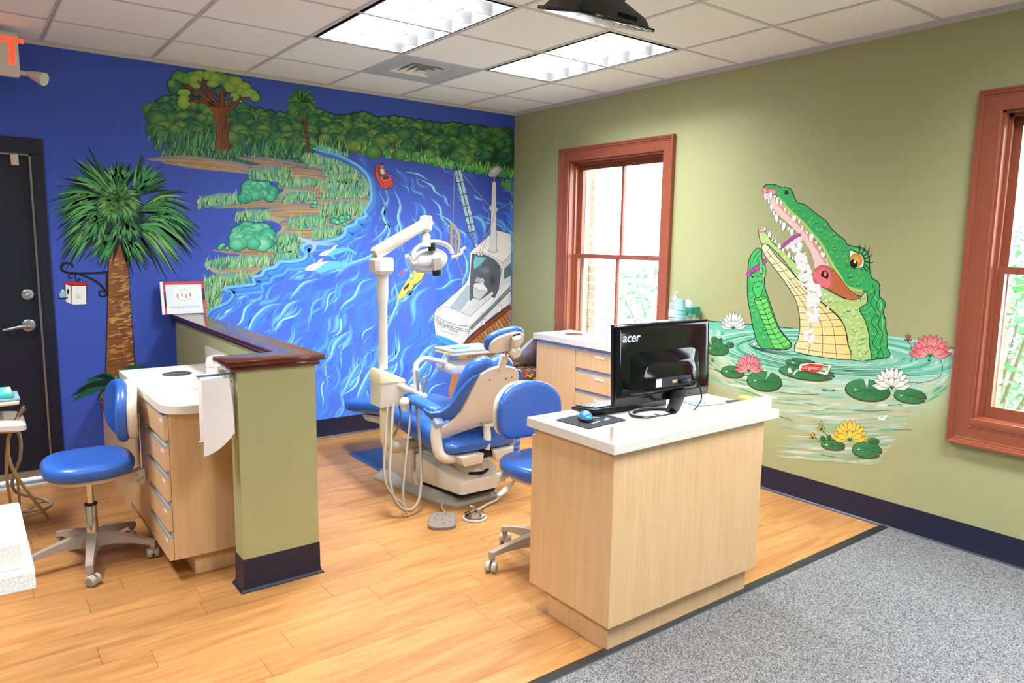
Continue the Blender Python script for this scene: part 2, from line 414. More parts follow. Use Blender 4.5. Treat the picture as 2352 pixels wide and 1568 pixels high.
# ---- troffers
M_LOUV = mat('bright louver metal', '8e8f90', rough=0.45)
M_GLOW = mat('glowing housing top', 'ffffff', emit=0.85)  # added emission stands in for the lamp-lit inside of the housing
M_TUBE = mat('lit fluorescent tube', 'ffffff', emit=9.0)
troffer_labels = ['left of the two louvred ceiling lights, beside the air vent', 'louvred ceiling light near the green wall, partly behind the hanging screen', 'louvred ceiling light above the left edge of the picture', 'louvred ceiling light near the green wall behind the camera', 'louvred ceiling light above the camera', 'louvred ceiling light behind the camera on the left']
for n, (ci, cj) in enumerate(LIGHTS):
    x1, x0 = lineX(ci) - 0.012, lineX(ci + 1) + 0.012; y1, y0 = rowY(cj) - 0.012, rowY(cj + 2) + 0.012
    t = thing('ceiling_light', troffer_labels[n], 'light', ((x0 + x1) / 2, (y0 + y1) / 2, H), group='louvred ceiling lights')
    hz = H + 0.125
    obj('housing', MB().box(x0, x1, y0, y1, hz, hz + 0.004).box(x0 - 0.003, x0, y0, y1, H + 0.002, hz).box(x1, x1 + 0.003, y0, y1, H + 0.002, hz).box(x0, x1, y0 - 0.003, y0, H + 0.002, hz).box(x0, x1, y1, y1 + 0.003, H + 0.002, hz), M_LOUV, t, smooth=0)
    xa, xb, ya, yb = x0 + 0.03, x1 - 0.006, y0 + 0.03, y1 - 0.006
    g = 0.003; zt = H + 0.06
    obj('black_reveal', MB().box(x0, x1, y0, ya, zt, zt + 0.003).box(x0, x1, yb, y1, zt, zt + 0.003).box(x0, xa, ya, yb, zt, zt + 0.003).box(xb, x1, ya, yb, zt, zt + 0.003)
        .box(xa - g, xa - 0.001, ya - g, yb + g, H + 0.005, zt).box(xb + 0.001, xb + g, ya - g, yb + g, H + 0.005, zt).box(xa, xb, ya - g, ya - 0.001, H + 0.005, zt).box(xa, xb, yb + 0.001, yb + g, H + 0.005, zt), mat('black reveal', '0b0d16', rough=0.5), t, smooth=0)
    obj('louver_frame', MB().box(xa - 0.001, xa + 0.002, ya, yb, H + 0.004, H + 0.075).box(xb - 0.002, xb + 0.001, ya, yb, H + 0.004, H + 0.075).box(xa, xb, ya - 0.001, ya + 0.002, H + 0.004, H + 0.075).box(xa, xb, yb - 0.002, yb + 0.001, H + 0.004, H + 0.075), M_LOUV, t, smooth=0)
    def blade(a, b, horizontal):
        th0, th1 = 0.0025, 0.009
        pr = [(-th0, H + 0.008), (th0, H + 0.008), (th1, H + 0.07), (-th1, H + 0.07)]
        return pr
    for k in range(1, 3):
        xc = xa + (xb - xa) * k / 3
        obj('louver_blade', MB().prism([(xc + u, z) for u, z in blade(0, 0, 0)], 1, ya, yb), M_LOUV, t, smooth=0)
    for k in range(1, 6):
        yc = ya + (yb - ya) * k / 6
        obj('louver_blade', MB().prism([(yc + u, z) for u, z in blade(0, 0, 0)], 0, xa, xb), M_LOUV, t, smooth=0)
    for k in range(3):
        xc = xa + (xb - xa) * (k + 0.5) / 3
        obj('tube', MB().cyl((xc, ya + 0.02, H + 0.1), (xc, yb - 0.02, H + 0.1), 0.013, seg=12), M_TUBE, t)
    obj('glow_panel', MB().box(xa, xb, ya, yb, hz - 0.006, hz - 0.001), M_GLOW, t, smooth=0)  # added panel, glows in place of the lit reflector
    ld = bpy.data.lights.new('lamp_light', 'AREA'); ld.shape = 'RECTANGLE'; ld.size = 0.32; ld.size_y = (yb - ya) - 0.03
    ld.energy = TROFFER_W; ld.color = (0.94, 0.972, 1.0); ld.spread = math.radians(146)
    lo = bpy.data.objects.new('lamp_light', ld); COL.objects.link(lo); lo.parent = t; lo.location = (0, 0, 0.082)

# ---- air vent
vx1, vx0 = lineX(1) - 0.012, lineX(2) + 0.012; vy1, vy0 = rowY(0) - 0.012, rowY(1) + 0.012
vt = thing('air_vent', 'square stepped ceiling air vent in a grey panel', 'vent', ((vx0 + vx1) / 2, (vy0 + vy1) / 2, H + 0.003))
vcx, vcy = (vx0 + vx1) / 2 + 0.0, (vy0 + vy1) / 2; vh = 0.165
M_VPAN = mat('grey vent panel', 'b7b9bc', rough=0.5)
obj('panel', MB().box(vx0, vx1, vy0, vcy - vh, H + 0.003, H + 0.012).box(vx0, vx1, vcy + vh, vy1, H + 0.003, H + 0.012).box(vx0, vcx - vh, vcy - vh, vcy + vh, H + 0.003, H + 0.012).box(vcx + vh, vx1, vcy - vh, vcy + vh, H + 0.003, H + 0.012), M_VPAN, vt, smooth=0)
obj('duct', MB().box(vcx - vh, vcx + vh, vcy - vh, vcy + vh, H + 0.09, H + 0.095), M_DARK, vt, smooth=0)
for k in range(4):
    a = vh - 0.002 - 0.042 * k; b = a - 0.03; za = H + 0.004 - 0.003 * k; zb = za + 0.028
    ring = []
    for h_, z_ in ((a, za), (a - 0.002, za), (b, zb), (b + 0.002, zb)):
        ring.append([(vcx - h_, vcy - h_, z_), (vcx + h_, vcy - h_, z_), (vcx + h_, vcy + h_, z_), (vcx - h_, vcy + h_, z_)])
    if k < 3: obj('vane', MB().loft(ring, closed=True), M_WHITE, vt, smooth=0)
    else: obj('center_plate', MB().loft([ring[0], ring[2]]), M_WHITE, vt, smooth=0)

# ---- door in the blue wall
M_DOOR = mat('navy door paint', '0f1328', rough=0.42)
door = obj('door_1', MB().box(DX0 + 0.012, DX1 - 0.008, 0.035, 0.08, 0.03, DZ - 0.012), M_DOOR, kind='structure')
obj('door_frame', MB().box(DX1 - 0.002, DX1 + 0.062, -0.018, 0, 0, DZ - 0.002, bev=0.004).box(DX0 - 0.062, DX0 + 0.002, -0.018, 0, 0, DZ - 0.002, bev=0.004).box(DX0 - 0.062, DX1 + 0.062, -0.018, 0, DZ - 0.002, DZ + 0.09, bev=0.004)
    .box(DX1 - 0.003, DX1 + 0.02, 0, 0.12, 0, DZ), M_DOOR, door, smooth=0)
obj('weather_strip', MB().box(DX1 - 0.014, DX1 - 0.003, 0.022, 0.034, 0.02, DZ).box(DX0 + 0.01, DX1 - 0.003, 0.022, 0.034, DZ - 0.014, DZ), M_ALU, door, smooth=0)
obj('threshold', MB().prism([(-0.05, 0), (-0.045, 0.01), (-0.01, 0.02), (0.08, 0.02), (0.08, 0)], 0, DX0, DX1), M_ALU, door, smooth=0)
obj('door_sweep', MB().box(DX0 + 0.02, DX1 - 0.012, 0.024, 0.036, 0.032, 0.075), M_ALU, door, smooth=0)
def disc(c, r, d, prof=None):
    return MB().lathe([(0, 0), (r, 0), (r, d * 0.5), (r * 0.92, d * 0.85), (r * 0.8, d), (0, d)], seg=28, M=Matrix.Translation(c) @ Matrix.Rotation(PI / 2, 4, 'X'))
hp = onY(66, 747, 0.035); dp = onY(63.5, 676, 0.035)
hd = obj('door_handle', disc(hp, 0.041, 0.012), M_ALU, door)
obj('lever', MB().tube([hp + Vector((0, -0.01, 0)), hp + Vector((0, -0.05, 0))], 0.013).tube([hp + Vector((0.004, -0.05, 0)), hp + Vector((-0.05, -0.055, -0.002)), hp + Vector((-0.10, -0.05, -0.012)), hp + Vector((-0.135, -0.042, -0.018))], [0.014, 0.011, 0.009, 0.008], smooth=4), M_ALU, hd)
db = obj('deadbolt', disc(dp, 0.036, 0.014), M_ALU, door)
obj('thumb_turn', MB().box(-0.028, 0.028, -0.03, -0.012, -0.006, 0.006, bev=0.003, M=Matrix.Translation(dp) @ Matrix.Rotation(-0.45, 4, 'Y')), M_ALU, db)
cp = onY(33, 366, 0.03)
obj('door_catch', MB().box(cp.x - 0.02, cp.x + 0.02, 0.005, 0.033, 1.985, DZ - 0.006, bev=0.004), mat('almond plastic', 'cfc4b4', rough=0.45), door)

# ---- windows
M_TRIM = mat('brick red window trim', '94503a', rough=0.3, spec=0.5)
def glass():
    m = bpy.data.materials.new('window glass'); m.use_nodes = True; nt = m.node_tree; N = nt.nodes; L = nt.links
    N.remove(N['Principled BSDF']); o = N['Material Output']
    t = N.new('ShaderNodeBsdfTransparent'); t.inputs[0].default_value = (0.96, 0.98, 0.97, 1); g = N.new('ShaderNodeBsdfGlossy'); g.inputs['Roughness'].default_value = 0.02
    mx = N.new('ShaderNodeMixShader'); mx.inputs[0].default_value = 0.05
    L.new(t.outputs[0], mx.inputs[1]); L.new(g.outputs[0], mx.inputs[2]); L.new(mx.outputs[0], o.inputs['Surface'])
    return m
M_GLASS = glass()
M_STORM = mat('pale storm window frame', 'd9d3c6', rough=0.5)
for n, (wy0, wy1) in enumerate((W1, W2, W_ADD)):  # the last one is the added, unseen daylight window
    z0, z1 = WZ
    root = obj('window_%d' % (n + 1), MB().box(0.0, 0.16, wy0, wy0 + 0.014, z0, z1).box(0.0, 0.16, wy1 - 0.014, wy1, z0, z1).box(0.0, 0.16, wy0, wy1, z1 - 0.014, z1).box(0.0, 0.2, wy0, wy1, z0, z0 + 0.014), M_TRIM, kind='structure', smooth=0)
    # moulded casing, mitred: profile (distance from opening, thickness)
    prof = [(-0.004, 0), (-0.004, 0.014), (0.006, 0.018), (0.010, 0.016), (0.062, 0.016), (0.066, 0.02), (0.074, 0.02), (0.077, 0.028), (0.086, 0.03), (0.090, 0.036), (0.1, 0.036), (0.1, 0)]
    rings = []
    zb = z0 - 0.03
    for d, th in prof:
        rings.append([(-th, wy0 - d, zb - d), (-th, wy1 + d, zb - d), (-th, wy1 + d, z1 + d), (-th, wy0 - d, z1 + d)])
    obj('casing', MB().loft(rings, closed=True), M_TRIM, root, smooth=0)
    obj('sill', MB().box(-0.02, 0.16, wy0 + 0.001, wy1 - 0.001, z0 - 0.032, z0 + 0.012, bev=0.006), M_TRIM, root)
    zm = 1.467
    # stops and parting bead
    obj('stop_bead', MB().box(0.05, 0.066, wy1 - 0.03, wy1 - 0.013, z0, z1).box(0.05, 0.066, wy0 + 0.013, wy0 + 0.03, z0, z1).box(0.05, 0.066, wy0, wy1, z1 - 0.03, z1), M_TRIM, root, smooth=0)
    def sash(nm, x0, x1, za, zc, bot, top, st):
        ya, yb = wy0 + 0.016, wy1 - 0.016; mid = (ya + yb) / 2; mu = 0.011
        s_ = obj(nm, MB().box(x0, x1, ya, ya + st, za, zc).box(x0, x1, yb - st, yb, za, zc).box(x0, x1, ya + st, yb - st, za, za + bot).box(x0, x1, ya + st, yb - st, zc - top, zc), M_TRIM, root, smooth=0)
        obj('muntin', MB().box(x0 + 0.005, x1 - 0.005, mid - mu, mid + mu, za + bot, zc - top), M_TRIM, s_, smooth=0)
        xm = (x0 + x1) / 2
        for a, b in ((ya + st, mid - mu), (mid + mu, yb - st)):
            obj('pane', MB().box(xm - 0.001, xm + 0.001, a, b, za + bot, zc - top), M_GLASS, s_, smooth=0)
    sash('lower_sash', 0.068, 0.100, z0 + 0.012, zm + 0.018, 0.06, 0.034, 0.042)
    sash('upper_sash', 0.104, 0.136, zm - 0.018, z1 - 0.02, 0.034, 0.05, 0.042)
    obj('storm_frame', MB().box(0.15, 0.165, wy0, wy0 + 0.05, z0, z1).box(0.15, 0.165, wy1 - 0.05, wy1, z0, z1).box(0.15, 0.165, wy0, wy1, z1 - 0.04, z1).box(0.15, 0.165, wy0, wy1, z0, z0 + 0.03), M_STORM, root, smooth=0)

# ---- low partition wall with cap
hw = obj('wall_partition', MB().box(-2.93, -2.832, -2.245, 0, 0, 1.012), M_GREEN, kind='structure', smooth=0)
hw2 = obj('wall_partition_end', MB().box(-3.182, -2.93, -2.245, -2.135, 0, 1.012), M_GREEN, kind='structure', smooth=0)
hw3 = bpy.data.objects.new('trim_3', None); COL.objects.link(hw3); hw3['kind'] = 'structure'
M_CAP = mat('dark cherry wood cap', '5c2218', rough=0.18, spec=0.55, coat=0.25, var=0.18, vscale=6, stretch=(3, 1, 3))
cap = [(-3.238, -2.285), (-2.798, -2.285), (-2.798, -0.001), (-2.968, -0.001), (-2.968, -2.085), (-3.238, -2.085)]
obj('cap', MB().prism(cap, 2, 1.026, 1.050, bev=0.004), M_CAP, hw3)
cm = [(-3.212, -2.265), (-2.815, -2.265), (-2.815, -0.001), (-2.95, -0.001), (-2.95, -2.108), (-3.212, -2.108)]
obj('cap_moulding', MB().prism(cm, 2, 1.002, 1.026, bev=0.005), M_CAP, hw3)
bb = MB()
o_ = 0.004
rings = []
for d, z in ((0.018, 0.0), (0.017, 0.004), (0.008, 0.013), (0.004, 0.03), (0.003, 0.15), (-0.001, 0.15), (-0.001, 0.0)):
    rings.append([(-3.182 - d, -2.245 - d, z), (-2.832 + d, -2.245 - d, z), (-2.832 + d, -0.02, z), (-2.93 - d, -0.02, z), (-2.93 - d, -2.135 + d, z), (-3.182 - d, -2.135 + d, z)])
obj('base', bb.loft(rings, closed=True), M_NAVY, hw3, smooth=30)

# ---- outside the windows: brick reveal, ground and garden
M_BRICK = mat('weathered brick', 'b07a68', rough=0.8, var=0.25, vscale=14)
bm_e = {}
for k in range(20):
    for (wy, sg) in ((W1[1], -1), (W2[1], -1)):
        z = WZ[0] + 0.002 + 0.0765 * k; w = 0.03 if k % 2 else 0.022
        obj('brick', MB().box(0.252, 0.33, wy - (0.012 if k < 9 else -0.03), wy + 0.18, z, z + 0.066, bev=0.003, seg=1), M_BRICK, wall_right, smooth=0)
obj('garden_ground', MB().box(0.36, 14, -14, 6, -0.5, -0.45), mat('lawn and mulch', '7f9a6a', rough=0.95, var=0.4, vscale=3), None, 'pale green ground outside the windows', 'ground', kind='structure', loc=(5, -4, -0.45))
M_LEAF = mat('garden leaves', '6fae74', rough=0.6, var=0.45, vscale=4)
def shrub(c, r, h, n, seed, label):
    q = random.Random(seed); V = []; Fc = []
    for k in range(n):
        u, v, w = q.uniform(-1, 1), q.uniform(-1, 1), q.uniform(0, 1)
        if u * u + v * v > 1: continue
        rr_ = r * (0.55 + 0.45 * math.sin(PI * min(1, w * 1.1))); P = Vector((c[0] + u * rr_, c[1] + v * rr_, c[2] + h * w)); a, b = q.uniform(0, 6.28), q.uniform(-0.8, 0.8); s_ = q.uniform(0.05, 0.12)
        d = Vector((math.cos(a) * math.cos(b), math.sin(a) * math.cos(b), math.sin(b))); e = d.cross(Vector((q.uniform(-1, 1), q.uniform(-1, 1), 1))).normalized(); i = len(V)
        V += [P, P + d * s_ * 0.5 + e * s_ * 0.28, P + d * s_, P + d * s_ * 0.5 - e * s_ * 0.28]; Fc.append((i, i + 1, i + 2, i + 3))
    t = thing('garden_shrub', label, 'shrub', c)
    me = bpy.data.meshes.new('foliage'); me.from_pydata([tuple(v - Vector(c)) for v in V], [], Fc); me.materials.append(M_LEAF); o = bpy.data.objects.new('foliage', me); COL.objects.link(o); o.parent = t
    for k in range(5):
        a = k * 1.3; obj('stem', MB().tube([c, (c[0] + 0.15 * r * math.cos(a), c[1] + 0.15 * r * math.sin(a), c[2] + h * 0.4), (c[0] + 0.5 * r * math.cos(a), c[1] + 0.5 * r * math.sin(a), c[2] + h * 0.8)], [0.03, 0.02, 0.008], seg=6), mat('bark', '7a6a58', rough=0.9), t)
shrub((1.7, -3.4, -0.45), 0.9, 1.9, 3200, 3, 'leafy shrub close outside the right window')
shrub((3.9, -2.6, -0.45), 1.1, 2.2, 2600, 4, 'tall leafy shrub further off outside the right window')
shrub((3.4, 1.2, -0.45), 1.0, 1.7, 1800, 5, 'faint leafy shrub outside the middle window')
# ================================================================ cabinets, desks, benches
M_LABEL = mat('white label', 'ece9e4', rough=0.4)
M_STEEL = mat('stainless steel', 'a7a39d', rough=0.28, metal=1.0)
M_CHAN = mat('grey metal pull channel', 'b4b7bc', rough=0.35, metal=0.35)
def rounded(pts, radii, n=6):
    """2D outline with each corner rounded by its radius"""
    out = []; m = len(pts)
    for i in range(m):
        p = Vector(pts[i]); a = Vector(pts[i - 1]); b = Vector(pts[(i + 1) % m]); r = radii[i] if isinstance(radii, (list, tuple)) else radii
        if r <= 0: out.append((p.x, p.y)); continue
        u = (a - p).normalized(); v = (b - p).normalized(); ang = u.angle(v); d = min(r / math.tan(ang / 2), (a - p).length * 0.49, (b - p).length * 0.49); rr = d * math.tan(ang / 2)
        c = p + (u + v).normalized() * (rr / math.sin(ang / 2)); s = p + u * d; e = p + v * d
        a0 = math.atan2(s.y - c.y, s.x - c.x); a1 = math.atan2(e.y - c.y, e.x - c.x); da = (a1 - a0 + PI) % (2 * PI) - PI
        for k in range(n + 1): out.append((c.x + rr * math.cos(a0 + da * k / n), c.y + rr * math.sin(a0 + da * k / n)))
    return out
def ellipse(cx, cy, rx, ry, n=32): return [(cx + rx * math.cos(2 * PI * k / n), cy + ry * math.sin(2 * PI * k / n)) for k in range(n)]
def slab_with_hole(outline, z0, z1, hc, hr):
    """flat slab with a round hole, made of one mesh"""
    t = bmesh.new(); n = 28
    hole = [(hc[0] + hr * math.cos(2 * PI * k / n), hc[1] + hr * math.sin(2 * PI * k / n)) for k in range(n)]
    loops = [[Vector((x, y, 0)) for x, y in outline], [Vector((x, y, 0)) for x, y in hole]]
    allp = outline + hole; tri = tessellate_polygon(loops)
    top = [t.verts.new((x, y, z1)) for x, y in allp]; bot = [t.verts.new((x, y, z0)) for x, y in allp]
    for a, b, c in tri:
        t.faces.new((top[a], top[b], top[c])); t.faces.new((bot[c], bot[b], bot[a]))
    for s0, m in ((0, len(outline)), (len(outline), n)):
        for k in range(m):
            a, b = s0 + k, s0 + (k + 1) % m; t.faces.new((top[a], top[b], bot[b], bot[a]))
    bmesh.ops.recalc_face_normals(t, faces=t.faces)
    mb = MB(); return mb._merge(t)
def chute(name, c, r, z, label):
    t = thing(name, label, 'chute', (c[0], c[1], z - 0.035))
    obj('ring', MB().lathe([(r - 0.004, -0.02), (r + 0.0005, -0.02), (r + 0.0005, 0.0006), (r + 0.004, 0.0012), (r + 0.0045, 0.0022), (r - 0.001, 0.003), (r - 0.004, 0.0012)], (c[0], c[1], z), seg=32), M_STEEL, t)
    obj('sleeve', MB().lathe([(0, -0.0355), (r - 0.002, -0.0355), (r - 0.002, 0.0), (r - 0.004, 0.0), (r - 0.004, -0.034), (0, -0.034)], (c[0], c[1], z), seg=32), M_STEEL, t)
    return t

# ---- left cabinet, drawers face -x
CT1 = 0.828
cab = thing('drawer_cabinet', 'maple cabinet with five drawers against the low green wall', 'cabinet', (-3.17, -1.45, 0))
obj('body', MB().box(-3.405, -2.945, -1.97, -0.93, 0.105, 0.79), M_MAPLE, cab, smooth=0)
obj('toe_kick', MB().box(-3.312, -2.945, -1.93, -0.93, 0, 0.105), M_MAPLE, cab, smooth=0)
zs = [(0.668, 0.772), (0.526, 0.633), (0.385, 0.493), (0.244, 0.349), (0.104, 0.21)]
for k, (a, b) in enumerate(zs):
    d = obj('drawer', MB().box(-3.426, -3.406, -1.965, -1.552, a, b, bev=0.0015), M_MAPLE, cab, smooth=0)
    obj('pull_channel', MB().prism([(-3.426, b), (-3.406, b), (-3.406, b + (0.032 if k else 0.017)), (-3.410, b + (0.032 if k else 0.017)), (-3.412, b + 0.008), (-3.420, b + 0.006), (-3.426, b + 0.010)], 1, -1.965, -1.552), M_CHAN, d, smooth=0)
    obj('label_strip', MB().box(-3.4275, -3.426, -1.945, -1.90, b - 0.026, b - 0.014), M_LABEL, d, smooth=0)
obj('door', MB().box(-3.424, -3.406, -1.547, -0.935, 0.108, 0.788, bev=0.0015), M_MAPLE, cab, smooth=0)
cto = rounded([(-3.432, -2.03), (-2.933, -2.03), (-2.933, -0.91), (-3.432, -0.91)], [0.12, 0.0, 0.0, 0.006])
ct = obj('countertop', slab_with_hole(cto, 0.791, CT1, (-3.19, -1.185), 0.071), M_STONE, None, 'speckled cream countertop with rounded corner on the left drawer cabinet', 'countertop', loc=(-3.17, -1.47, 0.791), smooth=30)
obj('back_splash', MB().box(-2.949, -2.9315, -2.03, -0.82, CT1, 0.922, bev=0.002), M_STONE, ct, smooth=0)
chute('waste_chute', (-3.19, -1.185), 0.07, CT1, 'round steel waste chute in the countertop near the low wall')

# ---- desk with the screen
def desk(x0, x1, lab_d, lab_c, left_vis):
    d = thing('desk', lab_d, 'desk', ((x0 + x1) / 2, -3.33, 0))
    obj('body', MB().box(x0, x1, -3.57, -3.106, 0.118, 0.806), M_MAPLE, d, smooth=0)
    obj('toe_kick', MB().box(x0 + 0.03, x1 - 0.03, -3.54, -3.18, 0, 0.118), M_MAPLE, d, smooth=0)
    w = (x1 - x0) / 2
    for k in range(2):
        dd = obj('door', MB().box(x0 + w * k + 0.002, x0 + w * (k + 1) - 0.002, -3.105, -3.086, 0.115, 0.765, bev=0.0015), M_MAPLE, d, smooth=0)
        obj('pull_channel', MB().box(x0 + w * k + 0.002, x0 + w * (k + 1) - 0.002, -3.105, -3.087, 0.765, 0.771), M_CHAN, dd, smooth=0)
    o = rounded([(x0 - 0.022, -3.592), (x1 + 0.082, -3.592), (x1 + 0.082, -3.075), (x0 - 0.022, -3.075)], 0.006, 3)
    c = obj('countertop', MB().prism(o, 2, 0.8065, 0.845, bev=0.002, seg=1), M_STONE, None, lab_c, 'countertop', loc=((x0 + x1) / 2, -3.33, 0.8065), smooth=30)
    obj('splash_rail', MB().box(x0 + 0.0, x1 + 0.062, -3.56, -3.541, 0.845, 0.902, bev=0.002), M_STONE, c, smooth=0)
    return d
desk(-2.23, -1.292, 'maple desk under the computer screen beside the grey carpet', 'cream speckled desktop with a low front rail under the screen', True)
desk(-5.1, -4.096, 'wood desk cut off at the lower left corner of the picture', 'cream desktop with low rail at the lower left corner', False)

# ---- back cabinet along the green wall, drawers face -x
CT2 = 0.845
bc = thing('drawer_cabinet', 'maple cabinet with grey pull strips under the window', 'cabinet', (-0.2, -1.8, 0))
obj('body', MB().box(-0.385, -0.008, -2.17, -0.872, 0.11, 0.803), M_MAPLE, bc, smooth=0)
obj('toe_kick', MB().box(-0.32, -0.008, -2.15, -0.9, 0, 0.11), M_MAPLE, bc, smooth=0)
obj('door', MB().box(-0.405, -0.386, -1.343, -0.875, 0.115, 0.765, bev=0.0015), M_MAPLE, bc, smooth=0)
obj('pull_channel', MB().prism([(-0.404, 0.767), (-0.386, 0.767), (-0.386, 0.802), (-0.390, 0.802), (-0.392, 0.776), (-0.400, 0.774), (-0.404, 0.778)], 1, -2.17, -0.875), M_CHAN, bc, smooth=0)
for c0, c1 in ((-1.755, -1.348), (-2.168, -1.76)):
    for k in range(4):
        b = 0.765 - 0.163 * k; a = b - 0.128
        if k == 3: a = 0.115
        d = obj('drawer', MB().box(-0.405, -0.386, c0, c1, a, b, bev=0.0015), M_MAPLE, bc, smooth=0)
        if k: obj('pull_channel', MB().prism([(-0.404, b), (-0.386, b), (-0.386, b + 0.034), (-0.390, b + 0.034), (-0.392, b + 0.008), (-0.400, b + 0.006), (-0.404, b + 0.01)], 1, c0 + 0.004, c1 - 0.004), M_CHAN, d, smooth=0)
        obj('label_strip', MB().box(-0.4068, -0.405, c1 - 0.31, c1 - 0.21, b - 0.03, b - 0.016), M_LABEL, d, smooth=0)
cto2 = rounded([(-0.42, -2.19), (-0.002, -2.19), (-0.002, -0.838), (-0.42, -0.838)], [0.01, 0, 0, 0.01], 3)
c2 = obj('countertop', slab_with_hole(cto2, 0.8035, CT2, (-0.19, -1.085), 0.07), M_STONE, None, 'long cream countertop under the window by the green wall', 'countertop', loc=(-0.2, -1.7, 0.8035), smooth=30)
chute('waste_chute', (-0.19, -1.085), 0.069, CT2, 'round steel waste chute in the countertop under the window')

# ---- benches with dotted cushions
def dotted():
    m, nt, p = nodes_mat('brown fabric with coloured dots'); N = nt.nodes; L = nt.links
    tc = N.new('ShaderNodeTexCoord'); v = N.new('ShaderNodeTexVoronoi'); v.inputs['Scale'].default_value = 34; v.inputs['Randomness'].default_value = 0.75; L.new(tc.outputs['Object'], v.inputs['Vector'])
    r = N.new('ShaderNodeValToRGB'); r.color_ramp.interpolation = 'CONSTANT'; r.color_ramp.elements[0].color = (1, 1, 1, 1); r.color_ramp.elements[1].position = 0.37; r.color_ramp.elements[1].color = (0, 0, 0, 1); L.new(v.outputs['Distance'], r.inputs['Fac'])
    bw = N.new('ShaderNodeSeparateColor'); L.new(v.outputs['Color'], bw.inputs[0])
    c = N.new('ShaderNodeValToRGB'); c.color_ramp.interpolation = 'CONSTANT'; e = c.color_ramp.elements; cols = ['d8661f', 'e8a33a', 'c2331e', '8fa5a0', 'efc65a', 'd9441d', 'b9a06a']
    e[0].color = (*C(cols[0]), 1); e[1].position = 1 / 7; e[1].color = (*C(cols[1]), 1)
    for k in range(2, 7): q = e.new(k / 7); q.color = (*C(cols[k]), 1)
    L.new(bw.outputs[0], c.inputs['Fac']); mx = N.new('ShaderNodeMixRGB'); mx.inputs['Color1'].default_value = (*C('4a2a1a'), 1); L.new(r.outputs['Color'], mx.inputs['Fac']); L.new(c.outputs['Color'], mx.inputs['Color2'])
    L.new(mx.outputs[0], p.inputs['Base Color']); p.inputs['Roughness'].default_value = 0.85
    return m
M_DOTS = dotted()
bn = obj('bench', MB().box(-3.405, -2.935, -0.905, -0.02, 0, 0.42), M_MAPLE, None, 'plain maple box bench between blue wall and left drawer cabinet', 'bench', loc=(-3.17, -0.46, 0), smooth=0)
obj('bench_cushion', MB().box(-3.425, -2.937, -0.905, -0.024, 0.42, 0.565, bev=0.05, seg=5), M_DOTS, None, 'brown dotted cushion on the left bench beside the palm painting', 'cushion', loc=(-3.17, -0.46, 0.42))
obj('bench', MB().box(-0.5, -0.022, -0.868, -0.02, 0, 0.40), M_MAPLE, None, 'low maple box bench in the corner beside the window cabinet', 'bench', loc=(-0.26, -0.44, 0), smooth=0)
obj('bench_cushion', MB().box(-0.53, -0.024, -0.868, -0.024, 0.40, 0.535, bev=0.045, seg=5), M_DOTS, None, 'brown dotted cushion on the corner bench below the painted dock', 'cushion', loc=(-0.26, -0.44, 0.40))
# grey pillow leaning on the cabinet end
def pillow(c, sx, sy, th, M, n=14):
    mb = MB(); R = []
    top = []; 
    g = bmesh.new(); vs = {}
    for sgn in (1, -1):
        for i in range(n + 1):
            for j in range(n + 1):
                u, v = i / n * 2 - 1, j / n * 2 - 1
                if abs(u) == 1 or abs(v) == 1:
                    if (i, j) in vs: vs[(sgn, i, j)] = vs[(i, j)]; continue
                h = th * (max(0, 1 - abs(u) ** 2.6) * max(0, 1 - abs(v) ** 2.6)) ** 0.5
                pin = 1 - 0.10 * (u * u * (1 - 0)) * (1 - v * v) * 0 - 0.06 * (1 - abs(u)) * abs(v) ** 3 - 0.0
                x, y = u * sx * (1 - 0.07 * (1 - v * v)), v * sy * (1 - 0.07 * (1 - u * u))
                wv = g.verts.new((x, y, sgn * h * (1 + 0.08 * math.sin(5 * u + 3 * v)))); vs[(sgn, i, j)] = wv
                if abs(u) == 1 or abs(v) == 1: vs[(i, j)] = wv
        for i in range(n):
            for j in range(n):
                g.faces.new((vs[(sgn, i, j)], vs[(sgn, i + 1, j)], vs[(sgn, i + 1, j + 1)], vs[(sgn, i, j + 1)]))
    bmesh.ops.recalc_face_normals(g, faces=g.faces)
    return mb._merge(g, M)
M_GREYV = mat('blue grey velvet', '98a0bd', rough=0.6, sheen=0.5, var=0.25, vscale=9)
pM = Matrix.Translation((-0.24, -0.69, 0.668)) @ Matrix.Rotation(math.radians(-42), 4, 'X') @ Matrix.Rotation(math.radians(8), 4, 'Z')
obj('pillow', pillow(None, 0.19, 0.165, 0.065, pM), M_GREYV, None, 'blue grey pillow leaning on the corner bench cushion', 'pillow', loc=(-0.27, -0.70, 0.54))

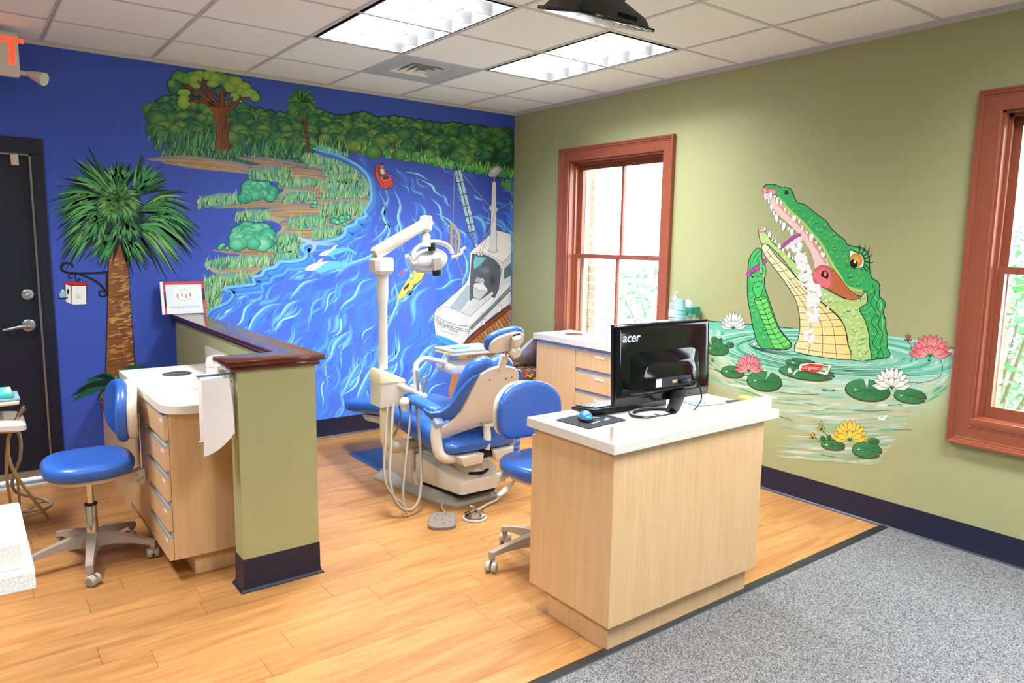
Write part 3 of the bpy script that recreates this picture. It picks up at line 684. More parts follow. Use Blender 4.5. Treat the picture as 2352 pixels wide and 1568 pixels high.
# ================================================================ operator stools
M_VINYL = mat('blue vinyl upholstery', '2c5fb4', rough=0.33, spec=0.5, coat=0.15, bump=0.05, bscale=900)
M_ALMOND = mat('almond plastic shell', 'd9cfc0', rough=0.38)
M_TAUPE = mat('taupe cast base', 'a1958a', rough=0.4)
M_GREYP = mat('grey castor plastic', 'b3ada2', rough=0.45)
M_BRASS = mat('castor hub', '8d8778', rough=0.4)
def superell(a, b, n=40, e=2.6, flat_y=None):
    out = []
    for k in range(n):
        t = 2 * PI * k / n; c, s = math.cos(t), math.sin(t)
        out.append((a * math.copysign(abs(c) ** (2 / e), c), b * math.copysign(abs(s) ** (2 / e), s)))
    return out
def bend(mb, R):
    """wrap a pad built in the xz plane around a vertical axis of radius R in +y"""
    for v in mb.bm.verts:
        v.co.y += -(v.co.x ** 2) / (2 * R)
    return mb
def make_stool(label, loc, rz, seat_h, base_rot=0.3, extra=None):
    t = thing('operator_stool', label, 'stool', loc, rz, 'blue operator stools')
    # seat: rounded saddle, local -y is the front
    seat = MB().cushion(superell(0.205, 0.195, 44, 2.7), seat_h - 0.075, seat_h, 0.034, crown=-0.006)
    obj('seat', seat, M_VINYL, t, local=True)
    obj('seat_shell', MB().cushion(superell(0.165, 0.155, 36, 2.5), seat_h - 0.098, seat_h - 0.07, 0.012), M_ALMOND, t, local=True)
    # backrest pad: D shape in xz, bent
    def dshape(w, h0, h1):
        pts = []
        n = 40
        for k in range(n):
            a = 2 * PI * k / n; c, s = math.cos(a), math.sin(a)
            e = 2.3 if s > 0 else 3.2
            pts.append((w * math.copysign(abs(c) ** (2 / e), c), (h1 if s > 0 else h0) * math.copysign(abs(s) ** (2 / e), s)))
        return pts
    Mx = Matrix.Translation((0, 0.178, seat_h + 0.205)) @ Matrix.Rotation(PI / 2, 4, 'X')
    pad = MB().cushion(dshape(0.196, 0.138, 0.152), 0.0, 0.05, 0.024, crown=0.003)
    for v in pad.bm.verts: v.co.z += 0.9 * v.co.x ** 2
    bmesh.ops.transform(pad.bm, matrix=Mx, verts=pad.bm.verts)
    br = obj('backrest', pad, M_VINYL, t, local=True)
    sh = MB().cushion(dshape(0.189, 0.131, 0.145), -0.042, 0.004, 0.022, crown=0)
    for v in sh.bm.verts: v.co.z += 0.9 * v.co.x ** 2
    bmesh.ops.transform(sh.bm, matrix=Mx, verts=sh.bm.verts)
    obj('back_shell', sh, M_ALMOND, t, local=True)
    # post and bracket
    obj('back_post', MB().box(-0.018, 0.018, 0.222, 0.232, seat_h - 0.13, seat_h + 0.18, bev=0.003), M_CHROME, t, local=True)
    bk = obj('bracket', MB().prism([(0.10, seat_h - 0.115), (0.238, seat_h - 0.095), (0.24, seat_h - 0.16), (0.228, seat_h - 0.175), (0.18, seat_h - 0.16), (0.10, seat_h - 0.13)], 0, -0.03, 0.03, bev=0.004), M_ALMOND, t, local=True)
    for yy, zz in ((0.2, -0.12), (0.224, -0.138), (0.205, -0.15)):
        obj('rivet', MB().cyl((-0.034, yy, seat_h + zz), (0.034, yy, seat_h + zz), 0.008, seg=10), M_GREYP, bk, local=True)
    lv = obj('lever', MB().tube([(-0.03, 0.1, seat_h - 0.115), (-0.12, 0.08, seat_h - 0.12), (-0.19, 0.05, seat_h - 0.14), (-0.25, 0.03, seat_h - 0.155)], [0.008, 0.009, 0.02, 0.012], smooth=4, flat=(1, 0.5)), M_ALMOND, t, local=True)
    obj('knob', MB().cyl((-0.15, 0.13, seat_h - 0.105), (-0.19, 0.13, seat_h - 0.105), 0.024, seg=10).cyl((-0.1, 0.13, seat_h - 0.105), (-0.15, 0.13, seat_h - 0.105), 0.012), M_ALMOND, t, local=True)
    obj('gas_lift', MB().lathe([(0.016, 0.25), (0.016, seat_h - 0.095)], seg=20).lathe([(0.015, 0.318), (0.017, 0.318), (0.017, 0.321), (0.015, 0.321)], seg=20), M_CHROME, t, local=True)
    obj('column', MB().lathe([(0.026, 0.045), (0.026, 0.285), (0.02, 0.295), (0, 0.295)], seg=22), M_CHROME, t, local=True)
    obj('collar', MB().lathe([(0.027, 0.285), (0.029, 0.287), (0.029, 0.294), (0.02, 0.297)], seg=22), M_BLACK, t, local=True)
    base = obj('hub', MB().lathe([(0.036, 0.06), (0.045, 0.085), (0.045, 0.135), (0.034, 0.15), (0, 0.15)], seg=24), M_TAUPE, t, local=True)
    for k in range(5):
        a = base_rot + 2 * PI * k / 5; Rz = Matrix.Rotation(a, 4, 'Z')
        rings = []
        for x, zt, zb, w in ((0.03, 0.148, 0.085, 0.026), (0.1, 0.142, 0.095, 0.024), (0.2, 0.118, 0.09, 0.02), (0.262, 0.098, 0.076, 0.018), (0.285, 0.09, 0.062, 0.016)):
            rings.append([(x, -w, zb), (x, w, zb), (x, w * 0.85, zt), (x, -w * 0.85, zt)])
        lg = obj('leg', MB().loft(rings, M=Rz).cyl((0.272, 0, 0.095), (0.272, 0, 0.055), 0.015, seg=12, M=Rz), M_TAUPE, t, local=True, smooth=50)
        sw = Matrix.Rotation(a + 1.1 * k + 0.9, 4, 'Z'); P = Rz @ Vector((0.272, 0, 0))
        cM = Matrix.Translation(P) @ sw @ Matrix.Translation((0.018, 0, 0.026)) @ Matrix.Rotation(PI / 2, 4, 'X')
        cs = MB()
        for s_ in (-1, 1): cs.lathe([(0.0, 0.006), (0.0255, 0.006), (0.0255, 0.022), (0.021, 0.027), (0, 0.028)] if s_ > 0 else [(0, -0.028), (0.021, -0.027), (0.0255, -0.022), (0.0255, -0.006), (0, -0.006)], seg=20, M=cM)
        cs.box(-0.004, 0.004, -0.006, 0.006, 0.026, 0.056, M=Matrix.Translation(P))
        co = obj('castor', cs, M_GREYP, t, local=True)
        obj('castor_cap', MB().lathe([(0, 0.0275), (0.017, 0.0275), (0.017, 0.0295), (0, 0.03)], seg=16, M=cM), M_BRASS, co, local=True); obj('castor_cap', MB().lathe([(0, -0.03), (0.017, -0.0295), (0.017, -0.0275), (0, -0.0275)], seg=16, M=cM), M_BRASS, co, local=True)
    return t
make_stool('blue stool in front of the left drawer cabinet, backrest against the drawers', (-3.672, -1.505, 0), math.radians(-91), 0.525, base_rot=math.radians(-10))
make_stool('blue stool behind the desk with the computer screen', (-1.885, -2.76, 0), math.radians(-1), 0.53, base_rot=math.radians(169.5))

# ================================================================ things on the desk
TZ = 0.8455
M_GLOSS = mat('glossy black plastic', '0a0c12', rough=0.08, spec=0.6)
mon = thing('computer_monitor', 'black flat computer screen seen from behind on the desk', 'monitor', (-1.745, -3.37, TZ), math.radians(-4.0))
tilt = Matrix.Translation((0, 0, 0.232)) @ Matrix.Rotation(math.radians(-3), 4, 'X')     # panel local: x width, z height, +y = screen side
pan = MB().box(-0.278, 0.278, 0.008, 0.026, -0.168, 0.168, bev=0.004)
bmesh.ops.transform(pan.bm, matrix=tilt, verts=pan.bm.verts)
obj('screen_housing', pan, M_BLACK, mon, local=True)
rg = []
for y_, w_, a_, b_ in ((0.009, 0.276, -0.166, 0.166), (0.002, 0.275, -0.14, 0.165), (-0.004, 0.268, -0.135, 0.158), (-0.0055, 0.25, -0.13, 0.14)):
    o_ = rounded([(-w_, a_), (w_, a_), (w_, b_), (-w_, b_)], 0.01, 3); rg.append([(x, y_, z) for x, z in o_])
bs = MB().loft(rg); bmesh.ops.transform(bs.bm, matrix=tilt, verts=bs.bm.verts)
bk = obj('back_shell', bs, M_GLOSS, mon, local=True, smooth=35)
rg = []
for y_, w_, a_, b_ in ((-0.004, 0.205, -0.128, 0.055), (-0.014, 0.19, -0.124, 0.03), (-0.026, 0.172, -0.12, 0.008), (-0.032, 0.16, -0.117, -0.004), (-0.034, 0.15, -0.112, -0.012)):
    o_ = rounded([(-w_, a_), (w_, a_), (w_, b_), (-w_, b_)], [0.02, 0.02, 0.05, 0.05], 5); rg.append([(x, y_, z) for x, z in o_])
bs = MB().loft(rg); bmesh.ops.transform(bs.bm, matrix=tilt, verts=bs.bm.verts); obj('rear_bulge', bs, M_GLOSS, bk, local=True, smooth=60)
pp = MB().box(-0.085, 0.125, -0.0348, -0.033, -0.102, -0.062, M=tilt); obj('port_recess', pp, mat('dark port panel', '1a2130', rough=0.5), bk, local=True, smooth=0)
obj('rating_sticker', MB().box(-0.083, -0.05, -0.0354, -0.0346, -0.099, -0.066, M=tilt), M_LABEL, bk, local=True, smooth=0)
obj('video_port', MB().box(0.01, 0.04, -0.038, -0.0346, -0.09, -0.076, bev=0.002, M=tilt), mat('beige connector', 'b9a78c', rough=0.4), bk, local=True)
obj('cable_plug', MB().box(0.047, 0.1, -0.058, -0.0365, -0.094, -0.076, bev=0.003, M=tilt), M_BLACK, bk, local=True)
lettering('logo', 'acer', 0.054, tilt @ frame((-0.195, -0.0062, 0.112), (1, 0, 0), (0, 0, 1)), mat('silver lettering', 'c9ccd2', rough=0.4), bk, shear=0.2, bold=0.0012, local=True)
obj('screen_glass', MB().box(-0.266, 0.266, 0.0255, 0.0265, -0.15, 0.158, M=tilt), mat('bright monitor picture', 'c8d8f0', rough=0.2, emit=1.0), mon, local=True, smooth=0)
obj('neck', MB().prism([(-0.045, 0.11), (-0.012, 0.115), (-0.012, 0.075), (0.012, 0.006), (-0.008, 0.006), (-0.04, 0.078)], 0, 0.03, 0.095, bev=0.003), M_BLACK, mon, local=True)
ring = [(0.06 - 0.085 + 0.108 * math.cos(2 * PI * k / 40), 0.03 + 0.07 * math.sin(2 * PI * k / 40), 0.007) for k in range(40)]
obj('base_ring', MB().tube(ring, 0.011, seg=8, closed=True, flat=(1, 0.6)), M_BLACK, mon, local=True)
# video cable
cb = tilt @ Vector((0.1, -0.05, -0.086))
obj('video_cable', MB().tube([cb, cb + Vector((0.03, -0.012, -0.005)), cb + Vector((0.052, -0.02, -0.05)), cb + Vector((0.045, -0.025, -0.09)), cb + Vector((0.0, -0.022, -0.13)), cb + Vector((-0.06, -0.01, -0.143)), cb + Vector((-0.12, 0.02, -0.144)), cb + Vector((-0.13, 0.07, -0.1435))], 0.0032, seg=8, smooth=6), M_BLACK, mon, local=True)
# keyboard
kb = thing('keyboard', 'black computer keyboard lying under the screen', 'keyboard', (-1.79, -3.165, TZ), math.radians(-3))
M_KEY = mat('black keys', '20222a', rough=0.35)
obj('case', MB().prism([(-0.075, 0.0), (0.08, 0.0), (0.08, 0.012), (-0.075, 0.03)], 0, -0.215, 0.215, bev=0.003), M_BLACK, kb, local=True)
for r_ in range(5):
    yk = 0.055 - r_ * 0.026; zk = 0.0145 + (0.08 - yk) * 0.115
    obj('key_row', MB().box(-0.2, 0.2, yk - 0.011, yk + 0.011, zk - 0.002, zk + 0.004, bev=0.002) if r_ == 4 else (lambda m_: [m_.box(-0.2 + 0.0267 * q, -0.2 + 0.0267 * q + 0.0235, yk - 0.011, yk + 0.011, zk - 0.002, zk + 0.004) for q in range(15)] and m_)(MB()), M_KEY, kb, local=True, smooth=0)
# mouse pad with white word cloud
pad = thing('mouse_pad', 'black mouse pad with white scattered lettering', 'mouse pad', (-2.055, -3.245, TZ), math.radians(-36))
ppx = rounded([(-0.118, -0.098), (0.118, -0.098), (0.118, 0.098), (-0.118, 0.098)], 0.012, 4)
# corners taken from the picture
cs4 = [onZ(1275, 963, TZ + 0.003), onZ(1352, 984, TZ + 0.003), onZ(1435, 964, TZ + 0.003), onZ(1368, 944, TZ + 0.003)]
ctr = sum(cs4, Vector()) / 4
pad.location = (ctr.x, ctr.y, TZ); e1 = ((cs4[2] - cs4[1]) + (cs4[3] - cs4[0])).normalized(); pad.rotation_euler = (0, 0, math.atan2(e1.y, e1.x))
wx = ((cs4[2] - cs4[1]).length + (cs4[3] - cs4[0]).length) / 4; wy = ((cs4[0] - cs4[1]).length + (cs4[3] - cs4[2]).length) / 4
ppx = rounded([(-wx, -wy), (wx, -wy), (wx, wy), (-wx, wy)], 0.01, 4)
obj('mat', MB().prism(ppx, 2, 0, 0.003), mat('black cloth mat', '1a1d26', rough=0.8), pad, local=True, smooth=0)
M_PRINT = mat('white print', 'e8e8ea', rough=0.7)
for k, (wd, dx, dy, an, sz) in enumerate([('kids', 0.06, -0.035, 0.5, 0.03), ('teeth', -0.035, 0.0, -0.4, 0.026), ('smile', 0.01, 0.035, 0.3, 0.024), ('floss', 0.045, 0.02, -0.9, 0.022), ('brush', -0.02, -0.045, 0.15, 0.024)]):
    lettering('print', wd, sz, Matrix.Translation((dx * 0.9, dy * 0.9, 0.0031)) @ Matrix.Rotation(an, 4, 'Z'), M_PRINT, pad, extr=0.0001, local=True) if k != 0 else lettering('print', 'kids', 0.032, Matrix.Translation((dx, dy, 0.0031)) @ Matrix.Rotation(PI + 0.5, 4, 'Z'), M_PRINT, pad, extr=0.0001, local=True)
mp = onZ(1345, 955, TZ + 0.02)
ms = thing('computer_mouse', 'blue and black computer mouse on the pad', 'mouse', (mp.x, mp.y, TZ + 0.0035), math.radians(-30))
def half_shell(a, b, h, z0, n=20):
    rg = []
    for k in range(7):
        t = k / 6 * PI / 2; rg.append([(x, y, z0 + h * math.sin(t)) for x, y in superell(a * max(0.02, math.cos(t)) ** 0.6, b * max(0.02, math.cos(t)) ** 0.6, n, 2.4)])
    return MB().loft(rg)
obj('shell', half_shell(0.028, 0.046, 0.027, 0.008), mat('metallic blue plastic', '3f8fc0', rough=0.25, metal=0.3), ms, local=True)
obj('base', MB().cushion(superell(0.03, 0.048, 24, 2.4), 0.0, 0.0125, 0.004), M_BLACK, ms, local=True)
obj('wheel', MB().box(-0.004, 0.004, 0.008, 0.03, 0.024, 0.034, bev=0.003), M_BLACK, ms, local=True)
# papers on the far end of the desk
M_PAPER = mat('white paper', 'f3f2ef', rough=0.7)
def sheet(name, label, corners, z, mt, th=0.001, cat='paper', curl=0.0):
    c = sum((Vector((x, y, 0)) for x, y in corners), Vector()) / 4
    return obj(name, MB().prism(corners, 2, z, z + th), mt, None, label, cat, loc=(c.x, c.y, z), smooth=0)
def rect(cx, cy, w, h, a):
    return [(cx + math.cos(a) * u * w / 2 - math.sin(a) * v * h / 2, cy + math.sin(a) * u * w / 2 + math.cos(a) * v * h / 2) for u, v in ((-1, -1), (1, -1), (1, 1), (-1, 1))]
sheet('green_folder', 'bright green folder under the papers at the end of the desk', rect(-1.33, -3.2, 0.2, 0.2, -0.3), TZ, mat('lime card', '8fd14a', rough=0.5), 0.002, 'folder')
sheet('paper_sheet', 'white sheet of paper lying right of the screen', rect(-1.345, -3.24, 0.215, 0.28, -0.25), TZ + 0.003, M_PAPER)
sheet('sticky_note', 'pale blue sticky note pad right of the screen', rect(-1.40, -3.29, 0.1, 0.075, 0.5), TZ + 0.0045, mat('pale blue note', 'a9dfe4', rough=0.6), 0.006, 'note')
sheet('notepad', 'small spiral notepad with black cover behind the front rail', rect(-1.285, -3.42, 0.09, 0.06, -0.35), TZ, mat('dark cover', '3a3a40', rough=0.4), 0.014, 'notepad')
sheet('note_block', 'yellow paper block at the end of the desk', rect(-1.225, -3.43, 0.07, 0.07, 0.2), TZ, mat('yellow paper', 'f0dc6a', rough=0.6), 0.028, 'paper')
st = thing('pen', 'dark pen lying on the green folder', 'pen', (-1.235, -3.17, TZ + 0.006))
obj('barrel', MB().tube([(-1.28, -3.12, TZ + 0.0095), (-1.23, -3.19, TZ + 0.0095)], 0.005, seg=10), M_BLACK, st); obj('tip', MB().tube([(-1.23, -3.19, TZ + 0.0095), (-1.222, -3.201, TZ + 0.0095)], [0.005, 0.001], seg=10), M_CHROME, st)

# ================================================================ things on the window counter (they stand taller than the screen)
CB = CT2 + 0.0005
M_TEAL = mat('pale teal plastic cup', '9fdbe0', rough=0.35)
# short shelf riser carries bottle, cups and tissue box
rp = obj('counter_riser', MB().box(-0.26, -0.004, -2.186, -1.88, CT2 + 0.165, CT2 + 0.185, bev=0.002).box(-0.25, -0.02, -2.176, -2.158, CT2, CT2 + 0.165).box(-0.25, -0.02, -1.908, -1.89, CT2, CT2 + 0.165), M_STONE, None, 'cream raised shelf on the counter behind the computer screen', 'shelf', loc=(-0.15, -2.03, CT2), smooth=0)
RZ = CT2 + 0.1855
def bottle():
    p = onX(1548, 735, -0.06); t = thing('sanitizer_bottle', 'clear pump bottle of hand sanitizer on the window counter', 'bottle', (-0.06, p.y, RZ))
    cx, cy = -0.06, p.y
    m = mat('clear gel plastic', 'cdd8ea', rough=0.15, trans=0.6)
    o1 = rounded([(-0.026, -0.04), (0.026, -0.04), (0.026, 0.04), (-0.026, 0.04)], 0.018, 5)
    rg = [[(cx + x * s, cy + y * s, RZ + z) for x, y in o1] for z, s in ((0, 0.92), (0.006, 1.0), (0.115, 1.0), (0.13, 0.9), (0.14, 0.6), (0.146, 0.36))]
    obj('body', MB().loft(rg), m, t); obj('label_band', MB().loft([[(cx + x * 1.015, cy + y * 1.015, RZ + z) for x, y in o1] for z in (0.02, 0.085)], caps=False), mat('white blue label', 'dfe6f2', rough=0.5), t)
    obj('label_stripe', MB().loft([[(cx + x * 1.03, cy + y * 1.03, RZ + z) for x, y in o1] for z in (0.024, 0.032)], caps=False), mat('label navy', '3b4a7a', rough=0.5), t)
    obj('pump', MB().lathe([(0.016, 0.146), (0.016, 0.168), (0.009, 0.178), (0.006, 0.182), (0.006, 0.205), (0.011, 0.206), (0.011, 0.212), (0, 0.212)], (cx, cy, RZ), seg=18).tube([(cx, cy, RZ + 0.209), (cx - 0.008, cy - 0.03, RZ + 0.209), (cx - 0.01, cy - 0.037, RZ + 0.203)], 0.0045, seg=8), M_WHITE, t)
bottle()
pc = onX(1562, 735, -0.2)
t = thing('cup_stack', 'stack of pale teal paper cups beside the tissue box', 'cups', (-0.2, pc.y, RZ))
for k in range(5):
    z = RZ + 0.026 * k * 0.5
    obj('cup', MB().lathe([(0.036 - 0.0005 * k, 0.0), (0.037, 0.002), (0.027, 0.075), (0, 0.076)], (-0.2, pc.y, z + 0.012 * k), seg=24), M_TEAL, t)
pt = onX(1600, 735, -0.11)
def tissue_mat():
    m, nt, p = nodes_mat('teal cloud tissue carton'); N = nt.nodes; L = nt.links
    tc = N.new('ShaderNodeTexCoord'); n = N.new('ShaderNodeTexNoise'); n.inputs['Scale'].default_value = 18; n.inputs['Detail'].default_value = 4; L.new(tc.outputs['Object'], n.inputs['Vector'])
    sp = N.new('ShaderNodeSeparateXYZ'); L.new(tc.outputs['Object'], sp.inputs[0]); ma = N.new('ShaderNodeMath'); ma.operation = 'MULTIPLY_ADD'; ma.inputs[1].default_value = 7.5; L.new(sp.outputs['Z'], ma.inputs[0]); L.new(n.outputs['Fac'], ma.inputs[2])
    r = N.new('ShaderNodeValToRGB'); e = r.color_ramp.elements; e[0].position = 0.78; e[0].color = (*C('e6ece8'), 1); e[1].position = 1.0; e[1].color = (*C('2f9c86'), 1); L.new(ma.outputs[0], r.inputs['Fac']); L.new(r.outputs['Color'], p.inputs['Base Color']); p.inputs['Roughness'].default_value = 0.5
    return m
tb = thing('tissue_box', 'teal and white tissue box with a tissue sticking out', 'tissue box', (-0.085, -2.135, RZ))
obj('carton', MB().box(-0.06, 0.06, -0.06, 0.06, 0, 0.118, bev=0.002), tissue_mat(), tb, local=True); tb.rotation_euler = (0, 0, math.radians(8))
rg = [[(-0.02, -0.03, 0.117), (0.02, -0.03, 0.117), (0.022, 0.03, 0.117), (-0.018, 0.032, 0.117)], [(-0.018, -0.028, 0.14), (0.012, -0.026, 0.142), (0.014, 0.022, 0.142), (-0.014, 0.026, 0.14)], [(-0.004, -0.008, 0.164), (0.001, -0.006, 0.166), (0.002, 0.012, 0.165), (-0.003, 0.014, 0.163)]]
obj('tissue', MB().loft(rg), M_PAPER, tb, local=True)

# ================================================================ things by the low wall
# book standing on the cap
M_RED = mat('red painted book border', 'b8434a', rough=0.5, var=0.3, vscale=30)
b0, b1 = onY(372, 722, -0.10), onY(475, 718, -0.10)
bk_ = thing('spiral_book', 'spiral bound childrens book standing on the end of the dark cap', 'book', (b0.x, -0.10, 1.0505))
Mb = frame((b0.x, -0.10, 1.0505), (1, 0, 0), (0, 0.16, 1)); Wb, Hb = b1.x - b0.x, 0.222
def bquad(x0, x1, y0, y1, z0, z1): return MB().box(x0, x1, y0, y1, z0, z1, M=Mb)
obj('pages', bquad(0.004, Wb, 0.0, Hb, -0.02, -0.001), M_PAPER, bk_, smooth=0)
obj('cover', bquad(0.022, Wb - 0.002, 0.0, Hb, -0.001, 0.0005), M_RED, bk_, smooth=0)
obj('cover_panel', bquad(0.034, Wb - 0.022, 0.001, Hb - 0.022, 0.0005, 0.0012), mat('pale blue cover', 'dfe9ee', rough=0.5), bk_, smooth=0)
obj('photo_strip', bquad(0.022, 0.034, 0.05, Hb - 0.07, 0.0006, 0.0011), mat('dark photo print', '2b2527', rough=0.5), bk_, smooth=0)
obj('photo_strip', bquad(Wb - 0.022, Wb - 0.004, 0.09, Hb - 0.05, 0.0006, 0.0011), mat('dark photo print', '2b2527', rough=0.5), bk_, smooth=0)
obj('cover_circle', MB().lathe([(0, 0), (0.062, 0), (0.062, 0.0004), (0, 0.0004)], (0.034 + (Wb - 0.056) / 2, 0.132, 0.0013), seg=40, M=Mb), M_PAPER, bk_, smooth=0)
M_INK = mat('grey print', '6d737a', rough=0.6); ccx = 0.034 + (Wb - 0.056) / 2
for ch, dx, dy, an in [('k', -0.024, 0.03, 0.35), ('i', -0.008, 0.036, 0.1), ('d', 0.008, 0.036, -0.1), ('s', 0.022, 0.032, -0.3), ('t', -0.034, -0.03, -0.6), ('e', -0.017, -0.04, -0.3), ('e', 0.002, -0.044, 0.0), ('t', 0.02, -0.04, 0.3), ('h', 0.036, -0.03, 0.6)]:
    lettering('cover_letter', ch, 0.022, Mb @ Matrix.Translation((ccx + dx, 0.132 + dy, 0.0019)) @ Matrix.Rotation(an, 4, 'Z'), M_INK, bk_, extr=0.0001)
for k, cc in enumerate(('c05a6a', '6fa8a0', 'd98a6a', '8f9a4a')):
    xx = ccx - 0.042 + 0.027 * k; yy = 0.124 + (0.004 if k % 2 else -0.004)
    obj('cover_figure', MB().box(xx - 0.0045, xx + 0.0045, yy - 0.012, yy + 0.008, 0.0018, 0.0022, M=Mb).lathe([(0, 0), (0.0045, 0), (0.0045, 0.0004), (0, 0.0004)], (xx, yy + 0.013, 0.0018), seg=12, M=Mb), mat('figure ' + cc, cc, rough=0.6), bk_, smooth=0)
lettering('cover_title', 'NOTHING BUT THE TOOTH', 0.0148, Mb @ Matrix.Translation((ccx, 0.045, 0.0014)), M_INK, bk_, extr=0.0001)
for k in range(14):
    yy = 0.012 + (Hb - 0.024) * k / 13
    obj('spiral_ring', MB().tube([Mb @ Vector((Wb + 0.004 + 0.007 * math.cos(2 * PI * q / 10) - 0.003, yy, -0.01 + 0.012 * math.sin(2 * PI * q / 10))) for q in range(10)], 0.0012, seg=5, closed=True), M_BLACK, bk_)
# wipes tub on the counter
t = thing('wipes_tub', 'white round plastic wipes tub on the left countertop', 'tub', (-3.11, -1.68, CT1))
wp = (-3.11, -1.68, CT1 + 0.0006)
obj('body', MB().lathe([(0, 0), (0.05, 0), (0.052, 0.004), (0.052, 0.105), (0.05, 0.11), (0, 0.11)], wp, seg=32), M_WHITE, t)
obj('lid', MB().lathe([(0.0535, 0.111), (0.0545, 0.113), (0.0545, 0.13), (0.049, 0.15), (0.036, 0.158), (0, 0.16)], wp, seg=32), M_WHITE, t)
# carton behind the towels with black letters
t = thing('wipes_carton', 'pale carton printed Wi behind the paper towel roll', 'carton', (-3.14, -1.93, CT1))
obj('box', MB().box(-3.185, -3.105, -1.955, -1.905, CT1 + 0.0006, CT1 + 0.155, bev=0.0015), mat('cream carton', 'e7e3d6', rough=0.5), t)
lettering('carton_print', 'Wi', 0.03, frame((-3.158, -1.9557, CT1 + 0.125), (1, 0, 0), (0, 0, 1)), M_BLACK, t, extr=0.0002)
lettering('carton_print', '(e', 0.018, frame((-3.15, -1.9557, CT1 + 0.085), (1, 0, 0), (0, 0, 1)), M_INK, t, extr=0.0002)
sheet('instrument_packet', 'small white printed packet lying on the left countertop', rect(-3.225, -1.76, 0.07, 0.05, -0.3), CT1 + 0.0006, mat('printed packet', 'dfe2ec', rough=0.4), 0.004, 'packet')
# paper towel holder on the end of the low wall
ph = thing('towel_holder', 'white wall bracket holding the paper towels on the low wall end', 'holder', (-3.183, -2.2, 0.8))
obj('back_strip', MB().box(-3.190, -3.1825, -2.205, -2.185, 0.70, 0.985, bev=0.002), M_ALMOND, ph)
obj('arm', MB().box(-3.335, -3.184, -2.205, -2.187, 0.985, 0.9885), mat('holder arm', '5a6fa8', rough=0.3, metal=0.4), ph); obj('arm', MB().box(-3.335, -3.184, -2.205, -2.187, 0.70, 0.7035), M_ALMOND, ph)
obj('screw', MB().cyl((-3.1905, -2.195, 0.95), (-3.193, -2.195, 0.95), 0.004, seg=10), M_BLACK, ph)
tr = thing('paper_towel_roll', 'white paper towel roll hanging upright on the low wall', 'paper towel', (-3.275, -2.195, 0.71))
rc = (-3.275, -2.195)
obj('roll', MB().lathe([(0.018, 0.706), (0.052, 0.706), (0.053, 0.709), (0.053, 0.979), (0.052, 0.982), (0.018, 0.982)], (rc[0], rc[1], 0), seg=36), mat('soft white towel paper', 'efeef0', rough=0.85, bump=0.4, bscale=300), tr)
# hanging loose sheet: leaves the roll front and droops
rg = []
for k in range(9):
    u = k / 8
    x = rc[0] - 0.053 + 0.11 * u; yy = rc[1] - 0.056 - 0.012 * math.sin(u * PI); zt = 0.978 - 0.0 * u - 0.0 * u; zb = 0.652 + 0.008 * math.sin(3 * u) + 0.085 * u * u
    rg.append([(x, yy, zt), (x + 0.012 * u, yy - 0.006, (zt + zb) / 2), (x + 0.02 * u - 0.004, yy - 0.004, zb), (x + 0.02 * u - 0.004, yy - 0.0025, zb), (x + 0.012 * u, yy - 0.0045, (zt + zb) / 2), (x, yy + 0.0015, zt)])
obj('loose_sheet', MB().loft(rg), mat('soft white towel paper', 'efeef0'), tr)
# ================================================================ dental chair
CX = -1.67
M_CREAM2 = mat('cream enamel', 'd8cdbf', rough=0.3, spec=0.5)
M_GREYBASE = mat('grey enamel base plate', 'a8a299', rough=0.35)
M_IVORY = mat('yellowed ivory plastic', 'dccfae', rough=0.35)
M_WHITEP = mat('white enamel tube', 'e4ddd4', rough=0.28)
M_HOSE = mat('beige rubber hose', '9a8d80', rough=0.5)
ch = thing('dental_chair', 'blue and beige dental chair in front of the river painting', 'dental chair', (CX, -1.4, 0))
pl = [(-2.005, -1.15), (-1.985, -1.3), (-1.905, -1.79), (-1.84, -1.90), (-1.52, -1.90), (-1.475, -1.83), (-1.38, -1.3), (-1.37, -1.02), (-1.88, -1.02)]
pr_ = rounded(pl, 0.03, 4)
def scale_poly(p, s, c): return [(c[0] + (x - c[0]) * s, c[1] + (y - c[1]) * s) for x, y in p]
c0 = (-1.68, -1.45)
obj('base_plate', MB().loft([[(x, y, z) for x, y in scale_poly(pr_, s, c0)] for s, z in ((1.0, 0.0), (1.0, 0.012), (0.985, 0.02), (0.8, 0.06))]), M_GREYBASE, ch, smooth=30)
# rear housing with curved top
prof = [(-1.08, 0.03), (-1.08, 0.21), (-1.15, 0.232), (-1.28, 0.238), (-1.38, 0.22), (-1.46, 0.165), (-1.53, 0.09), (-1.56, 0.04)]
obj('rear_housing', MB().prism(prof, 0, CX - 0.235, CX + 0.215, bev=0.012, seg=3), M_CREAM2, ch, smooth=35)
# front box: chamfered plan
bx = [(-1.885, -1.46), (-1.888, -1.61), (-1.83, -1.945), (-1.573, -1.945), (-1.50, -1.86), (-1.465, -1.60), (-1.465, -1.46)]
bxr = rounded(bx, [0.01, 0.03, 0.025, 0.025, 0.03, 0.02, 0.01], 4)
def topz(y): return 0.168 + 0.075 * min(1, max(0, (y + 1.90) / 0.35))
cb_ = (-1.69, -1.68)
obj('pump_cover', MB().loft([[(x, y, 0.085) for x, y in bxr], [(x, y, topz(y) - 0.018) for x, y in bxr], [(x, y, topz(y) - 0.004) for x, y in scale_poly(bxr, 0.975, cb_)], [(x, y, topz(y)) for x, y in scale_poly(bxr, 0.93, cb_)]]), M_CREAM2, ch, smooth=35)
obj('cover_shadow_gap', MB().loft([[(x, y, 0.062) for x, y in scale_poly(bxr, 0.95, cb_)], [(x, y, 0.086) for x, y in scale_poly(bxr, 0.97, cb_)]]), M_DARK, ch, smooth=0)
